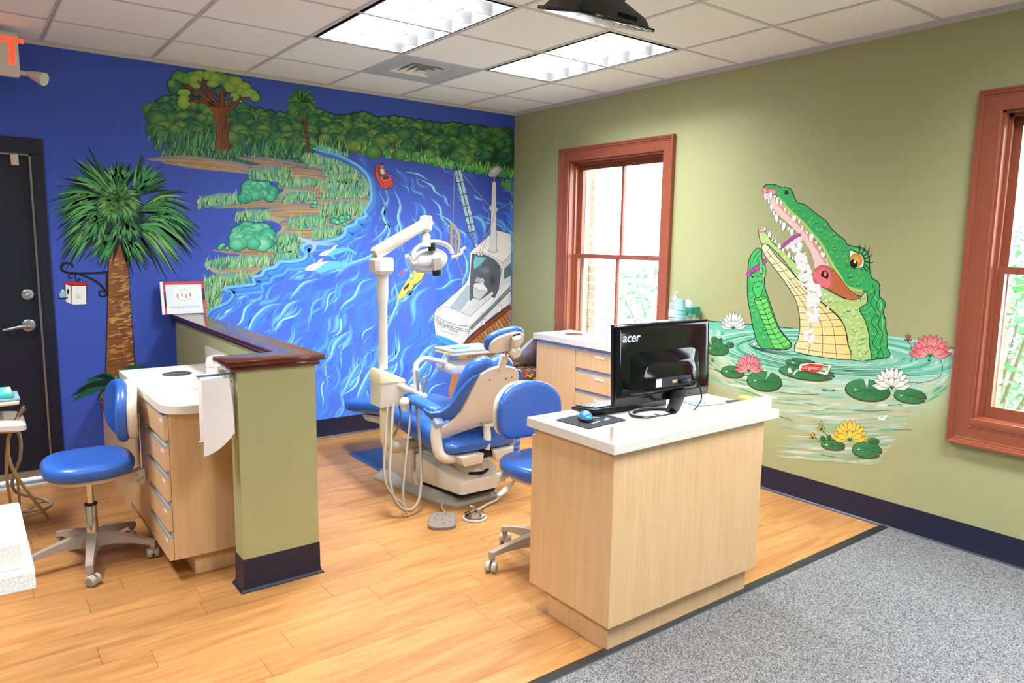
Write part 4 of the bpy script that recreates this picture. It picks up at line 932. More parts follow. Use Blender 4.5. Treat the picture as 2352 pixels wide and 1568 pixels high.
# lift arm dome and slot
rg = []
for y_, w_, z_ in ((-1.90, 0.06, 0.19), (-1.87, 0.085, 0.222), (-1.80, 0.1, 0.255), (-1.7, 0.095, 0.30), (-1.56, 0.09, 0.33), (-1.4, 0.09, 0.34)):
    rg.append([(-1.665 + w_ * math.cos(PI * k / 10), y_, 0.12 + (z_ - 0.12) * math.sin(PI * k / 10) ** 0.6) for k in range(11)])
obj('lift_arm', MB().loft(rg), M_CREAM2, ch, smooth=50)
obj('slot', MB().tube([(-1.735, -1.88, 0.186), (-1.665, -1.915, 0.186), (-1.595, -1.88, 0.186)], [0.01, 0.013, 0.01], smooth=5, flat=(1, 0.7)), M_DARK, ch)
obj('pivot_screw', MB().cyl((-1.665, -1.83, 0.245), (-1.665, -1.835, 0.26), 0.012, seg=12), M_DARK, ch)
obj('plastic_wrap', MB().loft([[(-1.86 + 0.02 * k, -1.55 - 0.03 * k, 0.262 - 0.012 * k), (-1.80 + 0.015 * k, -1.53 - 0.04 * k, 0.275 - 0.010 * k), (-1.80 + 0.015 * k, -1.53 - 0.04 * k, 0.272 - 0.010 * k), (-1.86 + 0.02 * k, -1.55 - 0.03 * k, 0.259 - 0.012 * k)] for k in range(5)]), mat('clear wrap', 'dfe3e6', rough=0.2, alpha=0.8), ch)
obj('wiring', MB().tube([(-1.79, -1.62, 0.25), (-1.74, -1.68, 0.243), (-1.71, -1.73, 0.24), (-1.70, -1.78, 0.236)], 0.009, seg=8, smooth=4), mat('black green wires', '1c2a1c', rough=0.5), ch)
# seat frame
obj('seat_frame', MB().box(CX - 0.16, CX + 0.16, -1.86, -0.95, 0.315, 0.35, bev=0.01).box(CX - 0.11, CX + 0.11, -1.75, -1.35, 0.27, 0.33, bev=0.015), M_CREAM2, ch)
for s_ in (-1, 1):
    xa = CX + s_ * 0.12
    obj('hinge_block', MB().prism([(xa - 0.085, 0.335), (xa + 0.085, 0.335), (xa + 0.07, 0.275), (xa - 0.055 * (1 if s_ < 0 else 1.2), 0.275)], 1, -2.0, -1.85, bev=0.006), M_CREAM2, ch)
obj('hinge_gap', MB().box(CX - 0.035, CX + 0.035, -1.98, -1.86, 0.3, 0.34), M_DARK, ch, smooth=0)
# ---- upholstery: side profile (y, top z, thickness, half width)
sec = [(-0.44, 0.392, 0.05, 0.20), (-0.47, 0.405, 0.10, 0.225), (-0.6, 0.425, 0.11, 0.235), (-0.85, 0.475, 0.12, 0.24), (-1.05, 0.512, 0.135, 0.25), (-1.25, 0.515, 0.15, 0.262), (-1.45, 0.495, 0.16, 0.27), (-1.65, 0.465, 0.155, 0.272), (-1.82, 0.44, 0.125, 0.27), (-1.93, 0.425, 0.095, 0.255), (-1.975, 0.405, 0.05, 0.22)]
def up_ring(y, zt, th, w, n=36, dip=0.012):
    out = []
    for k in range(n):
        a = 2 * PI * k / n; c, s = math.cos(a), math.sin(a)
        x = w * math.copysign(abs(c) ** 0.55, c); z = zt - th / 2 + th / 2 * math.copysign(abs(s) ** 0.6, s)
        if s > 0: z -= dip * (1 - (x / w) ** 2) * (1 if y < -1.1 else 0.3)
        out.append((CX + x, y, z))
    return out
st_ = obj('seat_cushion', MB().loft([up_ring(*s_) for s_ in sec]), M_VINYL, ch, smooth=60)
obj('leg_support', MB().prism([(-0.62, 0.315), (-0.9, 0.355), (-1.0, 0.36), (-1.0, 0.32), (-0.9, 0.30), (-0.7, 0.28)], 0, CX - 0.17, CX + 0.17, bev=0.01), M_CREAM2, ch)
# ---- backrest: plane leaning away from the camera
BP0 = Vector((CX, -1.86, 0.42)); BN = Vector((0, 0.445, 0.21)).normalized()      # normal of the patient side
BUP = Vector((0, -0.21, 0.445)).normalized(); BX = Vector((1, 0, 0))
def bpx(px, py, off=0.0):
    d = ray(px, py); t = (BP0 + BN * off - CAM).dot(BN) / d.dot(BN); q = CAM + d * t - BP0
    return (q.dot(BX), q.dot(BUP))
MBK = Matrix((BX, BUP, BX.cross(BUP))).transposed().to_4x4(); MBK.translation = BP0      # local z points to the camera side
zs_ = BX.cross(BUP).dot(BN)   # sign: +1 if local z is the patient side
def bprism(pts, a, b, bev=0.0): return MB().prism(pts, 2, zs_ * a, zs_ * b, bev=bev, M=MBK)
plate_px = [(1104, 859), (1122, 848), (1146, 841.5), (1167, 841), (1181, 844), (1189, 851), (1191, 862), (1189, 885), (1178, 945), (1160, 972), (1132, 974), (1100, 978), (1069, 987), (1040, 998), (1014, 1005), (1010, 992), (1013, 980), (1030, 972), (1043, 963), (1058, 946), (1073, 916), (1092, 878)]
plate = [bpx(*q) for q in plate_px]
obj('back_plate', bprism(plate, -0.008, 0.012, 0.004), M_CREAM2, ch, smooth=40)
for q in ((1123, 870), (1160, 867), (1173, 864), (1102, 968)):
    u, v = bpx(*q); obj('screw', MB().lathe([(0, 0), (0.005, 0), (0.005, 0.003), (0, 0.003)], (u, v, 0), seg=10, M=MBK @ Matrix.Translation((0, 0, -zs_ * 0.011))), mat('rust screw', '8a6a5a', rough=0.5), ch)
# cushion on the patient side with two shoulder lobes
lob = []
for k in range(48):
    a = 2 * PI * k / 48; c, s = math.cos(a), math.sin(a)
    x = 0.20 * math.copysign(abs(c) ** 0.7, c); y = 0.235 + (0.295 if s > 0 else 0.24) * math.copysign(abs(s) ** 0.6, s)
    if s > 0: x *= 1 - 0.10 * s; y -= 0.035 * math.exp(-(x / 0.035) ** 2) * s
    lob.append((x, y))
obj('back_cushion', MB().cushion(lob, 0.012, 0.105, 0.045, n=5, crown=0.01, M=MBK if zs_ > 0 else MBK @ Matrix.Scale(-1, 4, (0, 0, 1))), M_VINYL, ch, smooth=60)
# blue wings that run down to the armrests
wing_px = [(1104, 859), (1090, 866), (1077, 879), (1062, 900), (1050, 921), (1038, 938), (1020, 955), (1000, 962), (987, 957), (991, 970), (1006, 978), (1022, 974), (1040, 965), (1056, 948), (1071, 918), (1090, 880)]
wg = [bpx(*q) for q in wing_px]
for s_ in (1, -1):
    cxw = 0.03
    w2 = [(x if s_ > 0 else 2 * cxw - x, y) for x, y in wg]
    mbw = MB().prism(w2, 2, zs_ * 0.0, zs_ * 0.028, bev=0.007, seg=2)
    for v in mbw.bm.verts:
        d_ = max(0, abs(v.co.x - cxw) - 0.12); v.co.z += zs_ * 0.9 * d_ * d_
    bmesh.ops.transform(mbw.bm, matrix=MBK, verts=mbw.bm.verts)
    obj('back_wing', mbw, M_VINYL, ch, smooth=50)
# armrests with curved supports
for s_ in (-1, 1):
    ax = CX + s_ * 0.285
    rings = []
    for y_, z_, w_, h_ in ((-1.50, 0.618, 0.02, 0.012), (-1.52, 0.622, 0.036, 0.022), (-1.60, 0.622, 0.042, 0.027), (-1.75, 0.605, 0.045, 0.029), (-1.85, 0.595, 0.043, 0.028), (-1.875, 0.592, 0.03, 0.018)):
        rings.append([(ax + w_ * math.copysign(abs(math.cos(2 * PI * k / 20)) ** 0.7, math.cos(2 * PI * k / 20)), y_, z_ + h_ * math.copysign(abs(math.sin(2 * PI * k / 20)) ** 0.7, math.sin(2 * PI * k / 20))) for k in range(20)])
    ar = obj('armrest', MB().loft(rings), M_VINYL, ch, smooth=60)
    obj('armrest_bracket', MB().prism([(-1.80, 0.57), (-1.885, 0.562), (-1.91, 0.53), (-1.90, 0.50), (-1.87, 0.51), (-1.83, 0.545)], 0, ax - 0.028, ax + 0.028, bev=0.006), mat('light blue plastic bracket', '8ea9d8', rough=0.3), ar)
    obj('side_arm', MB().tube([(ax, -1.865, 0.52), (ax + s_ * 0.005, -1.87, 0.45), (ax, -1.885, 0.37), (ax - s_ * 0.02, -1.90, 0.328), (ax - s_ * 0.07, -1.91, 0.31), (ax - s_ * 0.16, -1.91, 0.31)], [0.03, 0.034, 0.034, 0.032, 0.03, 0.026], seg=14, smooth=5), M_CREAM2, ch, smooth=60)
# link from back plate to the hinge
lk = [(-1.625, -1.90, 0.475), (-1.64, -1.93, 0.45), (-1.655, -1.955, 0.40), (-1.675, -1.96, 0.345)]
obj('recline_link', MB().tube(lk, [0.018, 0.022, 0.024, 0.03], seg=10, smooth=4, flat=(1, 0.5)).cyl((-1.655, -1.915, 0.472), (-1.59, -1.915, 0.472), 0.014), M_CREAM2, ch)
# headrest
obj('headrest_post', MB().box(-0.022 + 0.03, 0.022 + 0.03, 0.44, 0.565, -0.012, 0.012, bev=0.003, M=MBK), M_CREAM2, ch)
hz_ = Matrix.Translation((-1.68, -2.165, 1.012)) @ Matrix.Rotation(math.radians(30), 4, 'X') @ Matrix.Rotation(math.radians(-12), 4, 'Y') @ Matrix.Rotation(PI / 2, 4, 'X')     # local xy pad plane, local z towards -y
hs_ = []
for k in range(44):
    a = 2 * PI * k / 44; c, s = math.cos(a), math.sin(a); e = 0.8
    hs_.append((0.128 * math.copysign(abs(c) ** e, c), (0.078 if s > 0 else 0.066) * math.copysign(abs(s) ** e, s) + 0.012 * math.cos(a * 2) * 0))
hr = obj('headrest', MB().cushion(hs_, -0.055, 0.0, 0.026, M=hz_), M_VINYL, ch, smooth=60)
obj('headrest_shell', MB().cushion([(x * 0.9, y * 0.88 - 0.002) for x, y in hs_], -0.006, 0.012, 0.008, M=hz_), M_CREAM2, hr, smooth=40)
obj('headrest_bracket', MB().box(0.015, 0.075, -0.04, 0.05, 0.012, 0.045, bev=0.01, seg=3, M=hz_).box(0.02, 0.05, 0.0, 0.055, 0.03, 0.055, bev=0.008, M=hz_), M_CREAM2, hr)
obj('slot', MB().box(0.028, 0.075, 0.047, 0.055, 0.0125, 0.0145, M=hz_), M_DARK, hr, smooth=0)
obj('clamp_knob', MB().lathe([(0, 0), (0.036, 0.0), (0.038, 0.012), (0.03, 0.032), (0.02, 0.036), (0, 0.036)], (0.035, -0.042, 0.04), seg=8, M=hz_), M_CREAM2, hr, smooth=30)
obj('release_lever', MB().tube([hz_ @ Vector((-0.01, -0.06, 0.03)), hz_ @ Vector((0.0, -0.09, 0.03)), hz_ @ Vector((0.012, -0.115, 0.02))], [0.008, 0.006, 0.006], seg=8), M_ALU, hr)

# ================================================================ delivery post with lamp, beside the chair
PX_, PY_ = -2.09, -1.47
dl = thing('delivery_unit', 'white post unit with hoses and lamp arm at the dental chair', 'dental unit', (PX_, PY_, 0))
obj('lower_tube', MB().tube([(PX_ + 0.015, PY_, 0.62), (PX_ + 0.015, PY_, 0.42), (PX_ + 0.025, PY_, 0.335), (PX_ + 0.075, PY_ + 0.01, 0.292), (PX_ + 0.15, PY_ + 0.02, 0.287), (PX_ + 0.30, PY_ + 0.05, 0.287)], 0.037, seg=20, smooth=6), M_IVORY, dl, smooth=60)
obj('mount_foot', MB().box(PX_ + 0.17, PX_ + 0.2, PY_ - 0.03, PY_ + 0.09, 0.0, 0.27, bev=0.006), M_CREAM2, dl)
bxo = rounded([(-0.085, -0.075), (0.085, -0.075), (0.085, 0.075), (-0.085, 0.075)], 0.012, 3); ub = (PX_ + 0.03, PY_ + 0.0)
obj('water_box', MB().loft([[(ub[0] + x, ub[1] + y, z) for x, y in bxo] for z in (0.575, 0.725)]), M_CREAM2, dl, smooth=30)
def capz(x): return 0.80 - 0.06 * max(0, (x + 0.02) / 0.1)
obj('box_cap', MB().loft([[(ub[0] + x * 1.04, ub[1] + y * 1.04, 0.722) for x, y in bxo], [(ub[0] + x * 1.04, ub[1] + y * 1.04, capz(x) - 0.02) for x, y in bxo], [(ub[0] + x * 0.95, ub[1] + y * 0.95, capz(x) - 0.004) for x, y in bxo], [(ub[0] + x * 0.8, ub[1] + y * 0.8, capz(x)) for x, y in bxo]]), M_IVORY, dl, smooth=35)
obj('pole', MB().lathe([(0.027, 0.795), (0.027, 1.19), (0.029, 1.20), (0.0345, 1.245), (0.0345, 1.375)], (PX_, PY_, 0), seg=24), M_WHITEP, dl, smooth=40)
hx = rounded([(-0.062, -0.06), (0.062, -0.06), (0.062, 0.06), (-0.062, 0.06)], 0.022, 1)
obj('power_box', MB().loft([[(PX_ - 0.006 + x * s, PY_ + y * s, z) for x, y in hx] for s, z in ((0.72, 1.368), (0.98, 1.39), (1.0, 1.42), (1.0, 1.421), (1.0, 1.452), (0.9, 1.468), (0.6, 1.47))]), M_WHITEP, dl, smooth=20)
# lamp arm
A0 = Vector((PX_ - 0.012, PY_, 1.47)); A1 = onY(870, 577, PY_); A2 = onY(978, 512, PY_)
la = obj('lamp_arm', MB().tube([A0, A0 + Vector((0, 0, 0.045))], 0.014, seg=14), M_WHITEP, dl)
dr = (A2 - A1).normalized(); pe = Vector((-dr.z, 0, dr.x))
s0 = A1 - dr * 0.035; s1 = A2 + dr * 0.035
def arm_ring(p, hw, hh): 
    o2 = rounded([(-hw, -hh), (hw, -hh), (hw, hh), (-hw, hh)], 0.008, 2); return [p + Vector((0, 1, 0)) * u + pe * v for u, v in o2]
obj('arm_beam', MB().loft([arm_ring(s0, 0.03, 0.022), arm_ring(s0 + dr * 0.012, 0.034, 0.034), arm_ring(s1 - dr * 0.05, 0.030, 0.028), arm_ring(s1, 0.028, 0.026)]), M_CREAM2, la, smooth=30)
obj('elbow', MB().box(A2.x - 0.03, A2.x + 0.034, PY_ - 0.032, PY_ + 0.032, A2.z - 0.05, A2.z + 0.045, bev=0.016, seg=3), M_WHITEP, la)
LX = A2.x + 0.0
obj('drop_stem', MB().lathe([(0.018, 1.585), (0.018, A2.z - 0.04)], (LX, PY_, 0), seg=18).lathe([(0.032, 1.535), (0.03, 1.55), (0.027, 1.605), (0.025, 1.61), (0, 1.61)], (LX, PY_, 0), seg=20), M_WHITEP, la)
# yoke ring and reflector head; head looks to the patient (+y, down)
lc = onY(995, 596, PY_)
hM = Matrix.Translation((lc.x, PY_, lc.z)) @ Matrix.Rotation(math.radians(-7), 4, 'Y')
yk = []
for k in range(33):
    a = PI * k / 32; yk.append(hM @ Vector((0.142 * math.cos(a), 0.012 * math.sin(a), 0.02 + 0.088 * math.sin(a) ** 0.85)))
lh = obj('lamp_yoke', MB().tube(yk, [0.013 + 0.006 * math.sin(PI * k / 32) for k in range(33)], seg=12, flat=(1.2, 0.8)), M_WHITEP, la, smooth=60)
rg = []
for t in range(9):
    u = t / 8; s = math.sin(0.12 + u * (PI / 2 - 0.12))
    rg.append([(0.132 * s * math.cos(2 * PI * k / 36), 0.055 - 0.075 * (1 - u) ** 1.6 * 0 - 0.07 * math.cos(u * PI / 2), 0.068 * s * math.sin(2 * PI * k / 36) - 0.008) for k in range(36)])
refl = mat('frosted clear reflector', 'f2f2f0', rough=0.12, trans=0.35, spec=0.6)
lpart = MB().loft(rg, M=hM); obj('reflector', lpart, refl, lh, smooth=60)
obj('reflector_rim', MB().tube([hM @ Vector((0.134 * math.cos(2 * PI * k / 48), 0.055, 0.070 * math.sin(2 * PI * k / 48) - 0.008)) for k in range(48)], 0.006, seg=8, closed=True), M_WHITEP, lh)
obj('lens', MB().prism([(0.13 * math.cos(2 * PI * k / 40), 0.066 * math.sin(2 * PI * k / 40) - 0.008) for k in range(40)], 1, 0.052, 0.058, M=hM), refl, lh)
obj('bulb_shield', MB().loft([[(x * s, y, z - 0.035) for x, z in ((-0.026, 0.045), (0.026, 0.045), (0.028, -0.03), (-0.028, -0.03))] for s, y in ((1, -0.05), (1, -0.025))], M=hM), mat('grey translucent shield', '9d958c', rough=0.3), lh)
obj('focus_knob', MB().cyl((0.0, -0.03, -0.062), (0.0, -0.03, -0.098), 0.03, seg=16, M=hM), M_BLACK, lh); obj('focus_knob', MB().cyl((0.0, 0.0, 0.056), (0.0, 0.0, 0.10), 0.024, seg=14, M=hM), M_BLACK, lh)
for s_ in (-1, 1):
    obj('lamp_handle', MB().tube([hM @ Vector((s_ * 0.13, -0.01, 0.0)), hM @ Vector((s_ * 0.16, -0.025, 0.004 * s_)), hM @ Vector((s_ * 0.185, -0.04, 0.018)), hM @ Vector((s_ * 0.195, -0.045, 0.042)), hM @ Vector((s_ * 0.215, -0.05, 0.05))], [0.011, 0.009, 0.009, 0.010, 0.012], seg=10, smooth=4), M_WHITEP, lh)
# tray arm
B0 = onY(955, 900, -1.47)
ta = obj('tray_arm', MB().tube([Vector((B0.x, -1.47, 0.60)), Vector((B0.x, -1.47, 0.76)), Vector((B0.x + 0.012, -1.46, 0.805)), Vector((B0.x + 0.06, -1.455, 0.832)), Vector((B0.x + 0.10, -1.45, 0.828)), Vector((-1.62, -1.43, 0.787)), Vector((-1.58, -1.42, 0.772))], 0.017, seg=16, smooth=6), M_WHITEP, dl, smooth=60)
obj('arm_collar', MB().box(B0.x - 0.026, B0.x + 0.026, -1.5, -1.44, 0.60, 0.675, bev=0.005), M_WHITEP, dl)
# tray body and tray top
tb_o = rounded([(-1.645, -1.52), (-1.30, -1.52), (-1.28, -1.30), (-1.63, -1.30)], 0.03, 4)
obj('tray_body', MB().loft([[(x, y, z - 0.10 * (x + 1.645) * 0.45) for x, y in scale_poly(tb_o, s, (-1.46, -1.41))] for s, z in ((0.72, 0.718), (0.95, 0.728), (1.0, 0.755), (0.98, 0.775), (0.85, 0.79), (0.8, 0.786))]), M_WHITEP, ta, smooth=30)
obj('tray_knob', MB().lathe([(0.012, 0.695), (0.02, 0.7), (0.02, 0.715), (0, 0.715)], (-1.53, -1.47, 0), seg=16), M_WHITEP, ta)
obj('tray_post', MB().tube([(-1.60, -1.43, 0.775), (-1.615, -1.43, 0.80), (-1.60, -1.43, 0.83), (-1.56, -1.42, 0.845)], 0.014, seg=12, smooth=5), M_WHITEP, ta)
to = rounded([(-1.63, -1.54), (-1.25, -1.54), (-1.25, -1.28), (-1.63, -1.28)], 0.03, 4)
obj('tray_plate', MB().prism(to, 2, 0.842, 0.858, bev=0.004), M_IVORY, ta)
tray = thing('instrument_tray', 'white instrument tray with sterile blue pouches above the chair', 'tray', (-1.44, -1.41, 0.859))
obj('liner', MB().loft([[(x, y, z) for x, y in scale_poly(to, s, (-1.44, -1.41))] for s, z in ((0.93, 0.8585), (0.985, 0.872), (0.985, 0.874), (0.92, 0.8605))]), mat('pale plastic tray', 'dfe6ea', rough=0.3), tray)
M_POUCH = mat('clear blue pouch', 'cfeaf0', rough=0.3); M_FOAM = mat('teal instrument foam', '5f9c9a', rough=0.6, var=0.4, vscale=90)
obj('instrument_pouch', MB().prism(rect(-1.52, -1.43, 0.17, 0.18, 0.1), 2, 0.8605, 0.880, bev=0.005), M_POUCH, None, 'clear pouch lying on the left half of the chair tray', 'pouch', loc=(-1.52, -1.43, 0.8605))
obj('instrument_strip', MB().prism(rect(-1.53, -1.47, 0.13, 0.05, 0.08), 2, 0.8805, 0.889, bev=0.003), M_FOAM, None, 'teal instrument strip on the pouch of the chair tray', 'instruments', loc=(-1.53, -1.47, 0.8805))
obj('instrument_pouch', MB().prism(rect(-1.36, -1.42, 0.13, 0.2, -0.1), 2, 0.8605, 0.875, bev=0.004), M_POUCH, None, 'pale pouch lying on the tray behind the headrest', 'pouch', loc=(-1.36, -1.42, 0.8605))
# handpiece bar
h0 = Vector((PX_ + 0.08, -1.56, 0.695)); h1 = Vector((-1.885, -1.60, 0.625))
hb = obj('holder_bar', MB().tube([Vector((PX_ + 0.06, -1.545, 0.70)), h0, (h0 + h1) / 2, h1], [0.012, 0.016, 0.018, 0.022], seg=14).ball(h1, 0.025, 14), M_IVORY, dl, smooth=60)
obj('hose_valve', MB().ball((PX_ + 0.075, -1.60, 0.605), 0.032, 18).cyl((PX_ + 0.075, -1.6, 0.59), (PX_ + 0.08, -1.6, 0.555), 0.02), M_WHITEP, dl, smooth=60)
M_HAND = mat('metal handpiece', 'c3bfb8', rough=0.25, metal=0.8)
for dx, tp, lean in ((-0.06, 0.79, -0.012), (-0.005, 0.745, 0.0)):
    q = h0 + (h1 - h0) * (1 + dx * 4)
    obj('handpiece', MB().tube([q + Vector((0.0, 0, -0.03)), q + Vector((lean * 0.3, 0, 0.02)), Vector((q.x + lean, q.y, tp - 0.02)), Vector((q.x + lean, q.y, tp))], [0.009, 0.010, 0.012, 0.008], seg=12).tube([Vector((q.x + lean, q.y, tp - 0.006)), Vector((q.x + lean + 0.022, q.y, tp + 0.008))], [0.006, 0.004], seg=8), M_HAND, hb)
# hoses given by picture points; depth grows towards the camera as they sink to the floor
def hose(pts, r=0.0085):
    P = []
    for x, y in pts:
        yy = -1.58 - 0.29 * max(0, (y - 915) / 265)
        q = onY(x, y, yy); q.z = max(q.z, r + 0.001); P.append(q)
    return MB().tube(P, r, seg=8, smooth=6)
obj('hose', hose([(904, 922), (900, 975), (897, 1040), (895, 1090), (902, 1135), (918, 1163), (936, 1172), (952, 1165), (964, 1140), (968, 1080), (963, 1000), (955, 912)], 0.0095), M_HOSE, dl, smooth=60)
obj('hose', hose([(944, 908), (942, 960), (936, 1020), (930, 1080), (926, 1130), (929, 1165), (936, 1181)], 0.0075), M_HOSE, dl, smooth=60)
obj('hose', hose([(891, 925), (888, 965), (885, 1020), (882, 1080), (888, 1115), (905, 1140), (925, 1158), (938, 1172)], 0.0065), M_HOSE, dl, smooth=60)
obj('hose', MB().tube([(PX_ + 0.09, PY_ - 0.02, 0.58), (PX_ + 0.1, PY_ - 0.03, 0.5), (PX_ + 0.085, PY_ - 0.02, 0.42), (PX_ + 0.06, PY_, 0.36)], 0.006, seg=8, smooth=5), M_HOSE, dl, smooth=60)

# ================================================================ on the floor
p1 = [onZ(*q) for q in ((790, 1041), (886, 1088))]
obj('floor_cover_plate', MB().prism([(-1.90, -0.52), (-1.40, -0.52), (-1.40, -1.10), (-1.90, -1.10)], 2, 0.0002, 0.003), mat('blue painted plate', '35548f', rough=0.4), None, 'flat blue metal cover plate on the floor under the chair foot', 'cover plate', loc=(-1.65, -0.8, 0), smooth=0)
ped = thing('foot_pedal', 'brown grey rubber foot pedal with round studs', 'foot pedal', (-2.03, -2.05, 0), math.radians(-38))
po = rounded([(-0.07, -0.13), (0.09, -0.105), (0.07, 0.115), (-0.075, 0.1)], 0.055, 5)
obj('pad', MB().loft([[(x, y, 0.0) for x, y in po], [(x, y, 0.016) for x, y in po], [(x * 0.94, y * 0.95, 0.022) for x, y in po], [(x * 0.6, y * 0.6, 0.023) for x, y in po]]), mat('taupe rubber', '857a6e', rough=0.6), ped, local=True, smooth=35)
for x, y in ((-0.03, 0.055), (0.02, 0.06), (-0.035, 0.0), (0.005, -0.01), (0.045, 0.01), (-0.03, -0.06), (0.02, -0.075), (0.05, -0.045)):
    obj('stud', MB().lathe([(0, 0.026), (0.006, 0.0245), (0.007, 0.022)], (x, y, 0), seg=10), M_ALU, ped, local=True)
obj('cord', MB().tube([(-0.0, 0.09, 0.012), (0.0, 0.13, 0.014), (-0.02, 0.17, 0.03), (-0.01, 0.21, 0.055)], 0.006, seg=8, smooth=5), M_HOSE, ped, local=True, smooth=60)
fd = thing('foot_control', 'round chrome foot control with grey cord on the floor', 'foot control', (-1.845, -2.108, 0))
obj('base_ring', MB().lathe([(0.07, 0), (0.072, 0.004), (0.068, 0.012), (0.055, 0.014), (0, 0.014)], (-1.845, -2.108, 0), seg=32), M_GREYP, fd)
obj('dome', MB().lathe([(0.058, 0.016), (0.061, 0.02), (0.06, 0.028), (0.03, 0.042), (0.012, 0.047), (0, 0.048)], (-1.845, -2.108, 0), seg=32), M_CHROME, fd)
obj('toggle', MB().tube([(-1.845, -2.09, 0.046), (-1.845, -2.085, 0.062)], 0.006, seg=8).tube([(-1.86, -2.083, 0.072), (-1.835, -2.088, 0.064)], 0.003, seg=6), M_CHROME, fd)
obj('cord', MB().tube([(-1.80, -2.06, 0.014), (-1.74, -2.02, 0.012), (-1.66, -1.985, 0.011), (-1.60, -1.975, 0.016), (-1.56, -1.95, 0.03), (-1.58, -1.90, 0.055), (-1.62, -1.86, 0.07)], 0.0085, seg=8, smooth=5), M_GREYP, fd, smooth=60)

# ================================================================ ceiling mounted screen over the chair
tvA, tvB, tvC, tvD = Vector((-2.178, -3.0, 2.5)), Vector((-1.757, -3.0, 2.5)), Vector((-1.757, -3.25, 2.43)), Vector((-2.178, -3.25, 2.43))
tv = thing('ceiling_screen', 'black flat screen hanging face down from the ceiling', 'television', (-1.9675, -3.125, H), 0)
Mt = frame((tvA + tvB + tvC + tvD) / 4, (1, 0, 0), tvD - tvA)       # local z = x cross y
zdir = 1 if (Mt.to_3x3() @ Vector((0, 0, 1))).z > 0 else -1
hw_, hh_ = 0.2105, 0.13
obj('bezel', MB().box(-hw_, hw_, -hh_, hh_, 0, zdir * 0.014, bev=0.003, M=Mt), M_GLOSS, tv)
obj('screen', MB().box(-hw_ + 0.016, hw_ - 0.016, -hh_ + 0.016, hh_ - 0.016, -zdir * 0.0012, 0, M=Mt), mat('dark glossy screen', '1c222c', rough=0.06, spec=1.0), tv, smooth=0)
sg = [rounded([(-w, -h), (w, -h), (w, h), (-w, h)], 0.02, 3) for w, h in ((0.2, 0.12), (0.18, 0.105), (0.11, 0.08), (0.09, 0.07))]
obj('back_shell', MB().loft([[(x, y, zdir * z) for x, y in o_] for o_, z in zip(sg, (0.014, 0.045, 0.075, 0.085))], M=Mt), M_BLACK, tv, smooth=30)
for k in range(9):
    obj('vent_slot', MB().box(0.05 + 0.012 * k - 0.04, 0.055 + 0.012 * k - 0.04, 0.098, 0.116, zdir * 0.022, zdir * 0.04, M=Mt), M_DARK, tv, smooth=0)
mc = Mt @ Vector((0, 0, zdir * 0.085))
obj('mount_plate', MB().box(-0.08, 0.08, -0.06, 0.06, zdir * 0.085, zdir * 0.1, bev=0.003, M=Mt), M_BLACK, tv)
obj('mount_post', MB().cyl((mc.x, mc.y, mc.z), (mc.x, mc.y, H - 0.01), 0.025), M_BLACK, tv)
obj('ceiling_flange', MB().lathe([(0.08, 0), (0.08, -0.012), (0.03, -0.03), (0, -0.03)], (mc.x, mc.y, H), seg=28), M_BLACK, tv)
obj('power_cable', MB().tube([(mc.x + 0.06, mc.y, mc.z + 0.02), (mc.x + 0.16, mc.y + 0.02, mc.z + 0.05), (mc.x + 0.22, mc.y - 0.02, mc.z + 0.1), (mc.x + 0.16, mc.y - 0.05, H - 0.004)], 0.003, seg=6, smooth=5), M_BLACK, tv)

# ================================================================ exit sign above the door
ex = thing('exit_sign', 'white exit sign with red letters and small spotlight above the door', 'exit sign', (-3.9, -0.25, H))
obj('housing', MB().box(-4.07, -3.745, -0.275, -0.225, 2.455, 2.695, bev=0.012, seg=3), mat('almond sign housing', 'd9d0c2', rough=0.4), ex)
obj('canopy', MB().box(-3.98, -3.83, -0.29, -0.21, 2.695, H, bev=0.004), M_ALMOND, ex)
lettering('letters', 'EXIT', 0.2, frame((-3.925, -0.2755, 2.585), (1, 0, 0), (0, 0, 1)), mat('lit red letters', 'ff3a22', emit=1.6, rough=0.5), ex, bold=0.004)
sp = Vector((-3.72, -0.25, 2.485))
sl = obj('spot_arm', MB().tube([sp + Vector((-0.03, 0, 0)), sp + Vector((0.015, 0, -0.002))], 0.014, seg=12), M_ALMOND, ex)
sd = Vector((0.75, -0.6, -0.32)).normalized()
obj('spot_head', MB().tube([sp + Vector((0.012, 0, 0)), sp + Vector((0.012, 0, 0)) + sd * 0.03, sp + Vector((0.012, 0, 0)) + sd * 0.07, sp + Vector((0.012, 0, 0)) + sd * 0.1], [0.014, 0.024, 0.033, 0.038], seg=20), M_ALMOND, sl, smooth=50)
obj('spot_lens', MB().tube([sp + Vector((0.012, 0, 0)) + sd * 0.1, sp + Vector((0.012, 0, 0)) + sd * 0.103], [0.029, 0.027], seg=20), mat('clear lens', 'cfd4c4', rough=0.1), sl)

# ================================================================ second delivery tray at the left edge
UX, UY = -4.04, -1.0
du = thing('delivery_tray', 'beige dental delivery tray with hoses cut by the left picture edge', 'dental unit', (UX, UY, 0))
uo = rounded([(-4.3, -1.15), (-3.885, -1.15), (-3.885, -0.85), (-4.3, -0.85)], 0.04, 4)
obj('control_head', MB().loft([[(x, y, z - 0.10 * (x + 4.05)) for x, y in scale_poly(uo, s, (-4.09, -1.0))] for s, z in ((0.85, 0.606), (1.0, 0.62), (1.0, 0.645), (0.92, 0.665), (0.8, 0.667))]), M_CREAM2, du, smooth=30)
obj('tray_plate', MB().prism(scale_poly(rounded([(-4.3, -1.14), (-3.905, -1.14), (-3.905, -0.86), (-4.3, -0.86)], 0.03, 4), 1, (0, 0)), 2, 0.735, 0.752, bev=0.005), M_IVORY, du)
obj('tray_post', MB().cyl((-4.12, -1.0, 0.66), (-4.12, -1.0, 0.736), 0.02), M_WHITEP, du)
